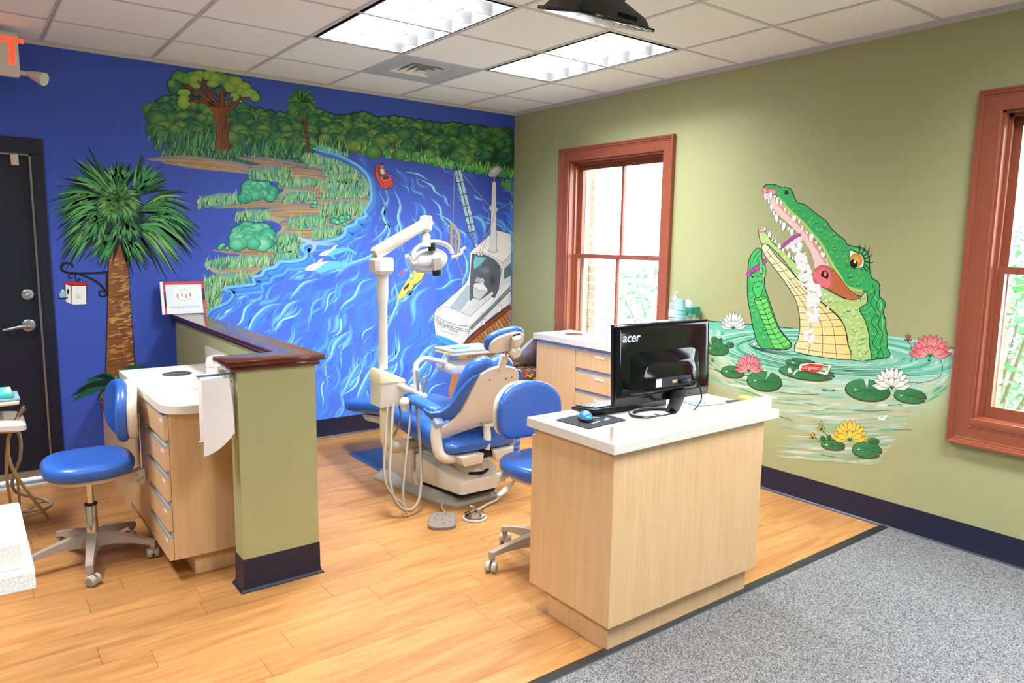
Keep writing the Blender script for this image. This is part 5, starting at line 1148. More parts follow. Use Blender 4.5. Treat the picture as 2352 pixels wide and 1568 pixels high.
obj('support_pole', MB().tube([(-4.2, -0.95, 0.62), (-4.22, -0.95, 0.3), (-4.22, -0.95, 0.0)], 0.03), M_WHITEP, du)
obj('handpiece', MB().tube([(-3.925, -1.1, 0.652), (-3.905, -1.105, 0.69), (-3.89, -1.11, 0.712)], [0.008, 0.012, 0.015], seg=12).cyl((-3.892, -1.11, 0.708), (-3.888, -1.112, 0.728), 0.006), M_STEEL, du)
M_OLDH = mat('yellowed rubber hose', 'a99566', rough=0.45)
def hose2(pts, r):
    P = []
    for x, y, yy in pts:
        q = onY(x, y, yy); q.z = max(q.z, r + 0.001); P.append(q)
    return MB().tube(P, r, seg=8, smooth=6)
obj('hose', hose2([(30, 978, -1.05), (19, 1010, -1.05), (20, 1050, -1.03), (33, 1085, -1.0), (50, 1110, -0.96), (80, 1150, -0.86), (112, 1188, -0.76)], 0.0085), M_OLDH, du, smooth=60)
obj('hose', hose2([(37, 978, -1.0), (47, 1010, -0.98), (46, 1050, -0.95), (36, 1080, -0.9), (28, 1110, -0.85), (38, 1130, -0.72), (70, 1140, -0.5), (105, 1148, -0.44), (117, 1158, -0.52), (95, 1168, -0.62), (55, 1176, -0.68), (30, 1178, -0.7)], 0.0085), mat('grey rubber hose', '9a9384', rough=0.45), du, smooth=60)
obj('hose', hose2([(19, 1005, -1.02), (15, 1060, -1.0), (16, 1100, -0.98), (22, 1140, -0.9), (26, 1180, -0.8)], 0.0075), M_OLDH, du, smooth=60)
obj('hose', hose2([(36, 1085, -0.97), (42, 1120, -0.9), (45, 1160, -0.78)], 0.0065), M_OLDH, du, smooth=60)
tp = thing('sterile_packs', 'teal sterile packs stacked on the tray at left edge', 'packs', (-3.99, -1.0, 0.7525))
obj('blue_wrap', MB().box(-4.2, -3.902, -1.12, -0.9, 0.7525, 0.765, bev=0.004), mat('blue grey wrap', '7fa2b0', rough=0.5), tp); obj('teal_pack', MB().box(-4.2, -3.93, -1.11, -0.92, 0.765, 0.795, bev=0.006), mat('teal pack', '4fc4bc', rough=0.5), tp)
obj('tissue_corner', MB().loft([[(-3.965, -1.1, 0.795), (-3.935, -1.1, 0.795), (-3.935, -1.05, 0.795), (-3.965, -1.05, 0.795)], [(-3.96, -1.09, 0.815), (-3.938, -1.1, 0.82), (-3.94, -1.07, 0.817), (-3.958, -1.06, 0.813)]]), M_PAPER, tp)
# ================================================================ wall paintings: flat paint laid on the walls as coloured shapes
def mural_mat():
    m, nt, p = nodes_mat('mural paint'); a = nt.nodes.new('ShaderNodeVertexColor'); a.layer_name = 'paint'
    nt.links.new(a.outputs['Color'], p.inputs['Base Color']); p.inputs['Roughness'].default_value = 0.5; p.inputs['Specular IOR Level'].default_value = 0.35
    return m
M_MURAL = mural_mat()
BLUEC, GREENC = C('3c56b8'), C('a8aa7c')
def mix(a, b, t): t = max(0.0, min(1.0, t)); return tuple(a[i] + (b[i] - a[i]) * t for i in range(3))
def col(c): return C(c) if isinstance(c, str) else c
def pts(s, ox=0, oy=0, sc_=1.0):
    v = [float(q) for q in s.replace(',', ' ').split()]
    return [(ox + v[i] / sc_, oy + v[i + 1] / sc_) for i in range(0, len(v), 2)]
def spline(P, k=5, closed=False):
    q, _ = catmull([Vector((x, y, 0)) for x, y in P], [0] * len(P), k, closed)
    return [(v.x, v.y) for v in q]
class Paint:
    """shapes given by picture points, carried onto one wall plane"""
    def __init__(s, plane): s.pl = plane; s.v = []; s.f = []; s.c = []; s.rnd = random.Random(11)
    def P(s, x, y, lay):
        off = -(0.0004 + 0.00013 * lay)
        return tuple(onY(x, y, off)) if s.pl == 'B' else tuple(onX(x, y, off))
    def poly(s, P, c, lay, sm=0):
        if sm: P = spline(P, sm, True)
        tri = tessellate_polygon([[Vector((x, y, 0)) for x, y in P]]); b = len(s.v)
        s.v += [s.P(x, y, lay) for x, y in P]; s.f += [tuple(b + i for i in t) for t in tri]
        s.c += [c(x, y) if callable(c) else col(c) for x, y in P]
    def stroke(s, P, w, c, lay, edge=None, sm=5, t0=0.0, t1=0.0, c2=None):
        """ribbon; w width or widths; tapered to t0/t1 of the width at its ends; edge: colour of both rims"""
        if isinstance(w, (int, float)): ws = [w] * len(P)
        else: ws = list(w)
        if sm:
            q, ws = catmull([Vector((x, y, 0)) for x, y in P], ws, sm); P = [(v.x, v.y) for v in q]
        n = len(P); b = len(s.v); k = 3 if edge is not None else 2; cc = col(c); ce = col(edge) if edge is not None and not callable(edge) else edge
        ce2 = col(c2) if c2 else cc
        for i, (x, y) in enumerate(P):
            x0, y0 = P[max(i - 1, 0)]; x1, y1 = P[min(i + 1, n - 1)]; dx, dy = x1 - x0, y1 - y0; L = math.hypot(dx, dy) or 1; nx, ny = -dy / L, dx / L
            u = i / (n - 1); tp = 1.0
            if t0 is not None: tp = min(tp, t0 + (1 - t0) * min(1, u / 0.35))
            if t1 is not None: tp = min(tp, t1 + (1 - t1) * min(1, (1 - u) / 0.35))
            h = ws[i] / 2 * tp; cm = mix(cc, ce2, u)
            if k == 2:
                s.v += [s.P(x + nx * h, y + ny * h, lay), s.P(x - nx * h, y - ny * h, lay)]; s.c += [cm, cm]
            else:
                e = ce(x, y) if callable(ce) else ce; m2 = mix(e, cm, 0.25 + 0.75 * tp)
                s.v += [s.P(x + nx * h, y + ny * h, lay), s.P(x, y, lay), s.P(x - nx * h, y - ny * h, lay)]; s.c += [e, m2, e]
        for i in range(n - 1):
            a = b + i * k
            for j in range(k - 1): s.f.append((a + j, a + j + 1, a + k + j + 1, a + k + j))
    def line(s, P, w=1.6, c='10201c', lay=9, sm=4, closed=False):
        if closed: P = list(P) + [P[0]]
        s.stroke(P, w, c, lay, sm=sm, t0=None, t1=None)
    def blob(s, cx, cy, rx, ry, c0, c1, lay, n=18, wob=0.0, rot=0.0, off=(0, 0), outline=None, ow=1.3):
        ph = s.rnd.uniform(0, 6); pp = []
        for k in range(n):
            a = 2 * PI * k / n; r = 1 + wob * (abs(math.sin(ph + a * (3.5 if n < 20 else 5.5))) * 1.6 - 0.8); x, y = rx * r * math.cos(a), ry * r * math.sin(a)
            pp.append((cx + x * math.cos(rot) - y * math.sin(rot), cy + x * math.sin(rot) + y * math.cos(rot)))
        if outline: s.poly([(cx + (x - cx) * (1 + ow / rx), cy + (y - cy) * (1 + ow / ry)) for x, y in pp], outline, lay - 0.5)
        b = len(s.v); s.v.append(s.P(cx + off[0], cy + off[1], lay)); s.c.append(col(c0))
        mid = mix(col(c0), col(c1), 0.45)
        for x, y in pp: s.v.append(s.P(cx + off[0] * 0.5 + (x - cx) * 0.6, cy + off[1] * 0.5 + (y - cy) * 0.6, lay)); s.c.append(mid)
        for x, y in pp: s.v.append(s.P(x, y, lay)); s.c.append(col(c1))
        for k in range(n):
            j = (k + 1) % n; s.f += [(b, b + 1 + k, b + 1 + j), (b + 1 + k, b + 1 + n + k, b + 1 + n + j, b + 1 + j)]
    def soft(s, cx, cy, rx, ry, c, bgc, lay, rot=0.0):
        s.blob(cx, cy, rx, ry, c, bgc, lay, n=20, rot=rot)
    def grass(s, P, h, n, cols, lay, lean=0.15, w=1.7, spread=0.35):
        P = [Vector((x, y, 0)) for x, y in P]; L = [0]
        for a, b in zip(P, P[1:]): L.append(L[-1] + (b - a).length)
        cs = [col(c) for c in cols]
        for k in range(n):
            d = s.rnd.random() * L[-1]; i = max(j for j in range(len(L)) if L[j] <= d); i = min(i, len(P) - 2)
            q = P[i] + (P[i + 1] - P[i]) * ((d - L[i]) / max(1e-6, L[i + 1] - L[i])); hh = h * s.rnd.uniform(0.45, 1.1); le = lean + s.rnd.uniform(-spread, spread)
            c = s.rnd.choice(cs); y0 = q.y + s.rnd.uniform(-0.3, 0.3) * h; ww = w * s.rnd.uniform(0.7, 1.4); b = len(s.v)
            s.v += [s.P(q.x - ww, y0, lay), s.P(q.x + ww, y0, lay), s.P(q.x + ww * 0.5 + le * hh * 0.45, y0 - hh * 0.6, lay), s.P(q.x + le * hh, y0 - hh, lay), s.P(q.x - ww * 0.5 + le * hh * 0.4, y0 - hh * 0.6, lay)]
            s.c += [mix(c, (0.02, 0.06, 0.05), 0.15)] * 2 + [c] * 3; s.f.append((b, b + 1, b + 2, b + 3, b + 4)); lay += 0.0015
    def build(s, name, parent, label):
        me = bpy.data.meshes.new(name); base = wloc(parent); me.from_pydata([tuple(Vector(v) - base) for v in s.v], [], s.f); me.update()
        at = me.color_attributes.new('paint', 'FLOAT_COLOR', 'POINT')
        at.data.foreach_set('color', [q for c in s.c for q in (c[0], c[1], c[2], 1.0)])
        # paint faces the room
        want = Vector((0, -1, 0)) if s.pl == 'B' else Vector((-1, 0, 0))
        bm = bmesh.new(); bm.from_mesh(me); bad = [f for f in bm.faces if f.normal.dot(want) < 0]; bmesh.ops.reverse_faces(bm, faces=bad); bm.to_mesh(me); bm.free()
        me.materials.append(M_MURAL); o = bpy.data.objects.new(name, me); COL.objects.link(o); o.parent = parent; tag(o, label); return o
    def text(s, body, x, y, h, dirp, c, lay, parent, name='lettering', shear=0.0):
        """lettering centred on picture point x,y; h letter height in picture px, dirp picture point the line runs to"""
        o = Vector(s.P(x, y, lay)); d = (Vector(s.P(*dirp, lay)) - o).normalized(); u = (Vector(s.P(x, y - h, lay)) - Vector(s.P(x, y, lay)))
        return lettering(name, body, u.length * 1.35, frame(o, d, u), mat('ink ' + c, c, rough=0.6), parent, extr=0.00005, shear=shear)
# ---------------------------------------------------------------- river painting on the blue wall
# river water
bankL = [(335, 712), (345, 735), (360, 765), (372, 800), (385, 825), (405, 842), (430, 850), (455, 855), (470, 842), (480, 836), (492, 836), (500, 818), (515, 803), (530, 790), (545, 772), (555, 735), (565, 700), (580, 700), (592, 690), (600, 655), (612, 620), (625, 600), (640, 578), (655, 560), (662, 530), (670, 508), (690, 498), (715, 486), (760, 440), (1000, 360)]
def lerp_tab(tab, y):
    if y <= tab[0][0]: return tab[0][1]
    for (a, xa), (b, xb) in zip(tab, tab[1:]):
        if y <= b: return xa + (xb - xa) * (y - a) / (b - a)
    return tab[-1][1]
RB = [C('3146a4'), C('3f5ac6'), C('4b6ede'), C('4f74e2')]
def river(x, y):
    t = max(0.0, min(1.0, (y - 330) / 330 - (x - 900) / 1100)); k = t * 3; i = min(2, int(k)); return mix(RB[i], RB[i + 1], k - i)
pb = Paint('B'); rr = pb.rnd
ys = [336 + 6 * i for i in range(112)]
NC = 10; base = len(pb.v)
for y in ys:
    xl = lerp_tab(bankL, y); xr = min(1186, 716 + (y - 335) / 0.134); xr = max(xr, xl + 1)
    for j in range(NC + 1):
        x = xl + (xr - xl) * j / NC; pb.v.append(pb.P(x, y, 0)); pb.c.append(river(x, y))
for i in range(len(ys) - 1):
    for j in range(NC): a = base + i * (NC + 1) + j; pb.f.append((a, a + 1, a + NC + 2, a + NC + 1))
# flow directions (x, y, angle in degrees clockwise on the picture: 0 = right, 90 = down)
FL = [(760, 345, 8), (900, 370, 20), (1050, 400, 24), (1150, 430, 30), (900, 430, 55), (1000, 440, 42), (1100, 500, 48), (1160, 560, 60), (870, 470, 95), (950, 500, 68), (1020, 520, 62), (1080, 620, 95), (900, 540, 100), (980, 560, 95), (800, 560, 140), (860, 620, 128), (950, 650, 122), (1040, 680, 125), (700, 620, 150), (600, 680, 140), (540, 720, 125), (650, 760, 128), (800, 760, 122), (900, 780, 118), (1000, 800, 122), (760, 860, 112), (850, 900, 108), (950, 880, 122), (1000, 880, 135), (520, 800, 120)]
def flow(x, y):
    sx = sy = 0
    for fx, fy, a in FL:
        w = 1 / (((x - fx) ** 2 + (y - fy) ** 2) ** 1.5 + 500); sx += w * math.cos(math.radians(a)); sy += w * math.sin(math.radians(a))
    return math.atan2(sy, sx)
def wave(x, y, L, w, c, lay, ph=None, amp=0.5, two=False):
    P = [(x, y)]; ph = rr.uniform(0, 6) if ph is None else ph; n = 9; st = L / n
    for k in range(n):
        a = flow(*P[-1]) + amp * math.sin(ph + 6.0 * k / n); P.append((P[-1][0] + st * math.cos(a), P[-1][1] + st * math.sin(a)))
    P = [(min(px_, 1176), py_) for px_, py_ in P]
    for px_, py_ in P:
        if py_ < 340 + 0.134 * (px_ - 715) or px_ < lerp_tab(bankL, py_) + 4: return
    pb.stroke(P, w, c, lay, edge=river, sm=2, t0=0.05, t1=0.05)
    if two: pb.stroke([(a + w * 0.5, b + w * 0.35) for a, b in P], w * 0.3, 'b9f0fc', lay + 0.3, edge=c, sm=2, t0=0.0, t1=0.0)
pal = ['4c9cf0', '58b0f4', '66c0f4', '74d0f6', '4690f0']
k = 0
while k < 330:
    x = rr.uniform(480, 1178); y = rr.uniform(345, 985)
    sc_ = 0.5 + 0.8 * min(1, max(0, (y - 345) / 330)); k += 1
    wave(x, y, rr.uniform(45, 120) * sc_, rr.uniform(9, 26) * sc_, rr.choice(['3f7ae8', '4488ee', '4a96f0', '3a6ee0']) if y > 480 else rr.choice(['3a62cc', '3a78d2', '478cda']), 1 + 0.004 * k)
k = 0
while k < 360:
    x = rr.uniform(480, 1178); y = rr.uniform(345, 985); sc_ = 0.45 + 0.75 * min(1, max(0, (y - 345) / 330)); k += 1
    wave(x, y, rr.uniform(40, 110) * sc_, rr.uniform(5, 15) * sc_, rr.choice(pal) if y > 440 else rr.choice(['4f9ad2', '5aaad8', '3f86cc', '63b6dc']), 2.6 + 0.004 * k, two=rr.random() < 0.3, amp=0.62)
for k in range(40):
    x = rr.uniform(480, 1170); y = rr.uniform(600, 960); wave(x, y, rr.uniform(25, 50), 1.3, '1d2f7a', 4.0 + 0.005 * k)
# hand placed main crests (picture points)
for P, w, c in [
    ('1060 760, 1040 790, 1010 840, 985 880', 16, '5fc0f2'), ('1000 800, 985 830, 950 870, 930 900', 18, '54b4f0'), ('905 640, 915 690, 900 730, 885 770', 10, '6fd0f6'),
    ('700 790, 680 810, 660 850, 650 880, 635 905', 14, '67c6f4'), ('815 760, 790 770, 770 790, 760 820, 735 850', 12, '6cccf6'), ('690 690, 665 700, 650 720, 640 740', 12, '74d2f8'),
    ('560 760, 530 770, 515 790, 500 810', 12, '6cc8f4'), ('575 675, 545 690, 520 720, 500 740', 12, '8fdcf8'), ('735 640, 700 650, 680 670, 665 690', 10, '74d0f6'),
    ('860 640, 830 650, 815 680, 790 700, 780 720', 9, '86def8'), ('835 830, 815 850, 795 890, 782 920', 9, '72d0f6'), ('870 830, 850 860, 830 900, 820 930', 22, '4aa4ec'),
    ('870 440, 885 470, 880 500, 895 530, 880 560, 860 585', 8, '74c8f4'), ('905 435, 920 470, 915 500, 922 530, 905 555', 9, '7fd4f6'), ('885 430, 892 460, 880 490, 890 520, 870 545, 845 560', 12, '62b6f0'),
    ('960 410, 990 425, 1000 440, 1020 455', 7, '7fd4e8'), ('990 455, 1010 475, 1015 500, 1030 515', 8, '74cdf2'), ('930 395, 960 400, 985 415', 6, '6fbfe0'), ('1000 490, 1030 505, 1050 530, 1060 560', 8, '68c2ee'), ('1105 495, 1125 505, 1150 520, 1165 540', 6, '58aadc'),
    ('1050 560, 1070 590, 1075 620, 1065 650, 1070 690', 12, '4fb0ee'), ('1060 690, 1030 700, 1000 725, 985 745', 16, '55b4f0'), ('1065 640, 1040 645, 1020 660, 1000 665', 8, '62c4f4'),
    ('770 600, 740 610, 700 620, 670 640', 14, '58b8f0'), ('880 560, 850 590, 800 610, 770 640', 13, '5abaf2'), ('1010 790, 985 800, 960 830, 945 860', 12, '7ad0f8'), ('1060 770, 1035 772, 1005 790', 14, '58b4f0'), ('985 870, 960 885, 930 905', 8, '5cb8f0'),
    ('600 690, 570 710, 560 740, 540 760', 26, '3f90ea'), ('655 700, 620 705, 590 730, 575 760, 560 790', 22, '48a4ee')]:
    pb.stroke(pts(P), w, c, 5.3, edge=river, sm=6, t0=0.05, t1=0.05); q = pts(P); pb.stroke([(a - w * 0.2, b - w * 0.12) for a, b in q], w * 0.28, 'c2f2fb', 5.5, edge=c, sm=6, t0=0.0, t1=0.0)
# shore foam: light ribbons along the bank
shore = pts('716 337, 740 345, 770 352, 800 366, 825 382, 842 402, 848 425, 850 452, 842 470, 834 482, 838 494, 818 500, 812 512, 792 520, 788 534, 772 545, 735 553, 703 556, 690 566, 701 578, 692 592, 660 598, 640 598, 628 610, 605 616, 598 628, 578 634, 582 648, 560 652, 534 655, 512 660, 532 672, 520 690, 500 700, 478 712, 470 735')
pb.stroke([(x + 9, y + 9) for x, y in shore], 26, '4a9ce8', 5.8, edge=river, sm=4, t0=0.4, t1=0.5)
pb.stroke([(x + 22, y + 20) for x, y in shore[12:]], 9, '63bdf0', 5.9, edge='3f7fe0', sm=4, t0=0.2, t1=0.2)
pb.stroke([(x + 3, y + 3) for x, y in shore], 9, '86d3ef', 6.0, edge='5aaee8', sm=4, t0=0.4, t1=0.4)
pb.line([(x + 9, y + 7) for x, y in shore[14:]], 1.0, '23336e', 6.1)
# dolphins
for ox, oy, s_ in ((0, 0, 1.0), (1, 1, 1.0)):
    pass
DL = [('300 180, 345 140, 400 115, 450 95, 510 75, 545 30, 590 12, 622 20, 590 40, 575 75, 640 70, 720 60, 800 70, 860 105, 880 120, 930 165, 880 160, 840 130, 760 110, 680 140, 590 170, 540 190, 590 245, 550 245, 500 205, 420 200, 350 195', '300 180, 345 140, 400 115, 450 95, 510 75, 545 30, 590 12, 622 20, 590 40, 575 75, 480 140, 420 190, 350 195'),
      ('70 425, 110 370, 180 330, 260 305, 300 265, 340 240, 380 240, 365 265, 340 290, 480 280, 580 285, 660 300, 720 250, 725 300, 790 310, 850 270, 800 350, 700 340, 600 380, 480 420, 400 460, 330 470, 380 500, 300 480, 240 440, 150 440', '70 425, 110 370, 180 330, 260 305, 300 265, 340 240, 380 240, 365 265, 340 290, 480 280, 400 320, 240 425, 150 435')]
for body, head in DL:
    pb.poly(pts(body, 690, 560, 7.129), '6cc9f2', 6.6, sm=3); pb.poly(pts(head, 690, 560, 7.129), 'dfe7f2', 6.7, sm=3); pb.line(pts(head, 690, 560, 7.129)[:10], 0.8, '6a7fa8', 6.8)
pb.blob(690 + 390 / 7.129, 560 + 165 / 7.129, 1.2, 0.9, '30405a', '30405a', 6.9, n=8); pb.blob(690 + 165 / 7.129, 560 + 398 / 7.129, 1.2, 0.9, '30405a', '30405a', 6.9, n=8)
pb.poly(pts('1240 870, 1320 880, 1420 910, 1520 930, 1640 930, 1560 955, 1450 950, 1430 1000, 1370 1030, 1400 960, 1330 930', 420, 360, 4.694), 'a9c6ec', 6.6, sm=3)
pb.build('painted_river', wall_back, 'painted blue river with light wavy crests and two dolphins')

# ---- far bank trees and meadow
pt_ = Paint('B'); rr = pt_.rnd
sil = pts('342 262, 350 240, 372 228, 400 222, 470 225, 540 250, 575 248, 620 258, 670 262, 720 250, 745 262, 775 268, 800 268, 835 262, 860 272, 905 270, 940 276, 985 282, 1020 288, 1040 284, 1075 292, 1105 294, 1130 300, 1150 304, 1178 312, 1178 408, 1100 396, 1000 378, 900 360, 800 345, 715 338, 640 345, 560 352, 480 345, 400 335, 345 318, 338 295')
pt_.poly(sil, '1d4030', 0.5, sm=3); pt_.line(sil[:25], 7, '1c2a4c', 0.3)
greens = [('4a8a4c', '21502f'), ('3f8a55', '1c4a30'), ('5f9a4a', '28582c'), ('6f9a4e', '2c5a2e'), ('3a7c50', '1a4430'), ('7fa04c', '32602e'), ('2f7048', '18402c')]
for k in range(330):
    x = rr.uniform(350, 1172); t = (x - 345) / 833; top = 240 + 58 * t if x > 560 else 232 + 10 * abs(math.sin(x)); bot = 318 + 62 * t
    y = top + (bot - top) * (k / 330.0) ** 0.9 * rr.uniform(0.8, 1.0); r = rr.uniform(9, 20) if x > 700 else rr.uniform(13, 26)
    y = max(y, top + r * 0.42); c0, c1 = rr.choice(greens); pt_.blob(min(x, 1172 - r * 0.6), y, r, r * 0.72, c0, c1, 1 + 0.006 * k, n=14, wob=0.08, off=(0, -r * 0.3))
top_ = spline(sil[2:26], 4)
for k, (x, y) in enumerate(top_):
    if k % 2 == 0 and x < 1166: r = rr.uniform(9, 15); c0, c1 = rr.choice(greens); pt_.blob(x, y + r * 0.35, r, r * 0.75, c0, c1, 0.8 + 0.002 * k, n=20, wob=0.1, off=(0, -r * 0.3), outline='16263a', ow=2.2)
bank = pts('716 342, 760 344, 800 346, 850 350, 900 358, 950 366, 1000 376, 1050 385, 1100 393, 1178 406')
pt_.stroke([(x, y - 6) for x, y in bank], 22, '3f9a48', 2.2, edge='245c34', sm=3, t0=0.5, t1=1)
pt_.grass(bank, 26, 420, ['4aa84e', '6fbf52', '2f8a48', '86c95c', '3a9a50', 'b5c46a'], 2.4, lean=0.02, w=1.3)
pt_.poly(pts('1150 425, 1166 415, 1175 410, 1175 440, 1160 432'), '4a9a3e', 2.5); pt_.grass(pts('1152 428, 1164 430, 1174 436'), 18, 30, ['5fae44', '3f8a3a', '8cc452'], 2.8, w=1.2)
land = pts('545 362, 620 352, 720 345, 762 354, 802 368, 828 384, 844 404, 849 430, 850 456, 838 484, 815 502, 790 524, 772 546, 735 554, 703 557, 697 580, 688 592, 640 599, 603 618, 576 636, 530 656, 480 690, 470 700, 472 660, 520 640, 478 616, 560 600, 590 585, 500 578, 590 560, 620 545, 648 520, 600 500, 545 498, 640 480, 500 474, 600 460, 650 440, 640 420, 590 408, 640 398, 600 386')
pt_.poly(land, 'a3a683', 1.95, sm=3)
# meadow under the trees
def bl(x, y): return BLUEC
for P, w, c in [('345 318, 420 322, 500 326', 26, '23584a'), ('370 345, 450 348, 540 352', 30, '1f5a50'), ('530 345, 600 348, 680 350, 720 352', 36, '2a7048'), ('560 372, 640 376, 700 380', 16, '2f6a68')]:
    pt_.stroke(pts(P), w, c, 2.0, edge='24408a', sm=4, t0=0.3, t1=0.3)
gd = ['2a6a4a', '3f8a50', '1c4a40', '5fa052', '7aa85a', '2f7d58', '153a3c']
gl = ['5fc07a', '86cf86', 'a2d084', '52b274', 'b9d490', '74c896', '46a070', 'cfd496']
for P, h, n in [('342 318, 400 318, 470 320, 500 322', 26, 110), ('352 338, 420 342, 500 346', 28, 130), ('368 364, 430 366, 500 370, 560 374', 32, 190), ('535 352, 600 350, 690 352', 32, 180), ('540 376, 600 368, 700 366', 26, 120), ('640 372, 700 378', 14, 50)]:
    pt_.grass(pts(P), h, n, gd, 3.0, lean=0.1)
tan = ['b39a72', 'bc9f70', 'aa9474', 'c0a070']
for k, (P, w) in enumerate([('338 365, 400 366, 470 372, 560 384, 602 393', 15), ('372 372, 430 378, 500 386, 580 398', 10), ('545 361, 620 372, 700 388, 762 398', 15), ('600 400, 680 402, 748 410', 26), ('640 430, 700 427, 770 434, 842 443', 13), ('700 458, 780 455, 850 458', 12), ('490 476, 570 468, 650 466, 730 475', 16), ('600 488, 700 484, 800 488', 24), ('640 512, 720 508, 800 504', 26), ('652 530, 690 532, 735 529', 24), ('488 575, 560 571, 620 575, 680 578', 15), ('500 620, 560 617, 602 612', 13), ('560 386, 640 384, 740 392', 12), ('660 446, 760 447, 850 452', 12), ('530 580, 600 582, 650 584', 12)]):
    pt_.stroke(pts(P), w * 1.5, tan[k % 4], 3.3 + 0.02 * k, edge=mix(C(tan[k % 4]), C('4a62a0'), 0.6), sm=5, t0=0.1, t1=0.2)
    q = pts(P); pt_.stroke([(x, y + w * 0.25) for x, y in q], w * 0.35, 'ac7a48', 3.7, edge=tan[k % 4], sm=5, t0=0.0, t1=0.0); pt_.line([(x + 8, y - w * 0.1) for x, y in q[:3]], 0.8, '2c2a30', 3.8)
for P, h, n in [('700 378, 745 376, 795 372', 20, 70), ('738 396, 780 396, 822 392', 22, 70), ('755 416, 800 416, 846 412', 24, 90), ('735 434, 790 434, 850 432', 22, 100), ('640 428, 690 426, 735 426', 22, 90), ('570 410, 620 410, 668 408', 28, 100), ('452 474, 505 468, 560 464', 26, 100), ('640 464, 690 460, 725 458', 22, 80), ('735 456, 800 452, 862 452', 18, 90), ('735 494, 790 492, 848 486', 32, 150), ('540 504, 580 504, 622 502', 26, 80), ('662 520, 710 518, 752 516', 28, 80), ('718 552, 755 552, 788 546', 32, 100), ('606 562, 650 560, 692 556', 26, 90), ('590 576, 650 576, 706 572', 22, 110), ('472 614, 540 612, 622 606', 26, 160), ('622 602, 660 598, 694 590', 22, 80), ('470 655, 520 656, 574 648', 30, 150), ('468 702, 485 700, 506 692', 44, 80), ('470 730, 480 726', 30, 40), ('725 340, 760 352, 800 362', 14, 40)]:
    q = pts(P); pt_.stroke([(x, y - h * 0.35) for x, y in q], h * 1.15, '86c486', 4.0, edge=mix(C('6aa89a'), BLUEC, 0.4), sm=3, t0=0.2, t1=0.2); pt_.grass(q, h, int(n * 0.85), gl, 4.2, lean=0.05, w=1.25); pt_.grass(q, h * 0.9, n // 6, ['1d4a40', '1a3a4a'], 4.7, lean=0.1, w=0.7)
# teal bushes
def bush(cx, cy, w, h, n, lay):
    for k in range(n):
        u = (k + 0.5) / n; a = rr.uniform(-1, 1); x = cx + a * w * 0.72; y = cy - h * 0.6 * math.sqrt(max(0, 1 - a * a)) + h * 1.1 * u; y = min(y, cy + h * 0.55); r = w * rr.uniform(0.2, 0.34)
        c0, c1 = rr.choice([('7fdcae', '2f9c7c'), ('66cfa0', '279478'), ('9be6b8', '3fae86'), ('4fbf98', '218a72')]); pt_.blob(x, y, r, r * 0.78, c0, c1, lay + 0.03 * k, n=30, wob=0.1, off=(0, -r * 0.35), outline='14503f', ow=1.4)
bush(593, 438, 46, 30, 28, 5.0); bush(578, 542, 58, 36, 34, 5.2); bush(780, 506, 24, 16, 7, 5.0); bush(727, 468, 15, 10, 5, 5.0); bush(515, 566, 16, 9, 4, 5.6); bush(796, 500, 14, 12, 4, 5.3)
pt_.build('painted_meadow', wall_back, 'painted row of trees and grassy marsh with teal bushes')

# ---- big spreading tree
ptr = Paint('B'); rr = ptr.rnd; A_ = (300, 130, 4.694)
cz = [(520, 200, 60, 42, 1), (660, 200, 50, 40, 1), (860, 180, 55, 38, 0), (960, 210, 50, 40, 1), (1070, 250, 55, 45, 1), (1160, 330, 60, 50, 1), (545, 235, 95, 62, 1), (480, 330, 65, 75, 2), (440, 290, 40, 40, 1), (600, 250, 52, 48, 1), (740, 195, 60, 48, 0), (700, 300, 58, 48, 0), (700, 240, 65, 55, 0), (825, 205, 48, 46, 0), (720, 385, 55, 38, 2), (1000, 245, 72, 58, 1), (960, 380, 60, 40, 2), (905, 232, 66, 46, 0), (885, 292, 62, 36, 0), (1075, 320, 65, 62, 0), (1130, 270, 72, 52, 0), (1215, 325, 76, 45, 0), (1190, 378, 45, 36, 0), (1122, 432, 48, 48, 0), (1270, 398, 88, 52, 0), (1345, 440, 46, 44, 0), (578, 388, 66, 38, 0), (572, 488, 64, 76, 0), (630, 515, 18, 18, 0), (1186, 480, 14, 16, 0)]
lc_ = [('a5bf52', '6f9f42'), ('6fa64c', '3f7f42'), ('3f7a52', '235a44')]
for k, (x, y, a, b, q) in enumerate(cz):
    x, y = A_[0] + x / A_[2], A_[1] + y / A_[2]; ptr.blob(x, y, a * 1.08 / A_[2], b * 1.08 / A_[2], lc_[q][0], lc_[q][1], 6.0 + 0.02 * k, n=36, wob=0.09, off=(0, -b / A_[2] * 0.2), outline='16261c', ow=1.7)
brn, bdk = '8a4a2a', '2a1612'
def limb(P, w, lay=7.0):
    q = pts(P, *A_); ww = [v / A_[2] for v in w]; ptr.stroke(q, [v + 1.8 for v in ww], bdk, lay, sm=5, t0=None, t1=None); ptr.stroke(q, ww, brn, lay + 0.4, edge='6a3420', sm=5, t0=None, t1=None)
for P, w in [('930 580, 850 480, 750 400, 660 345, 560 320', (70, 48, 34, 24, 10)), ('680 355, 610 305, 540 285', (22, 14, 6)), ('910 570, 830 500, 740 482, 620 478', (50, 34, 22, 8)), ('760 485, 700 460, 640 425', (16, 12, 6)), ('950 560, 880 460, 830 390, 790 330, 720 260', (64, 46, 34, 22, 8)), ('840 400, 805 320, 790 250', (30, 18, 8)), ('885 450, 858 380, 882 340', (34, 22, 8)), ('985 590, 985 450, 990 340', (66, 44, 22)), ('968 480, 940 420, 908 382', (16, 12, 5)), ('1002 480, 1022 420, 1050 390', (16, 12, 5)), ('1015 590, 1075 480, 1102 430', (44, 30, 12)), ('1040 600, 1130 515, 1190 455, 1290 440', (44, 30, 18, 5))]: limb(P, w)
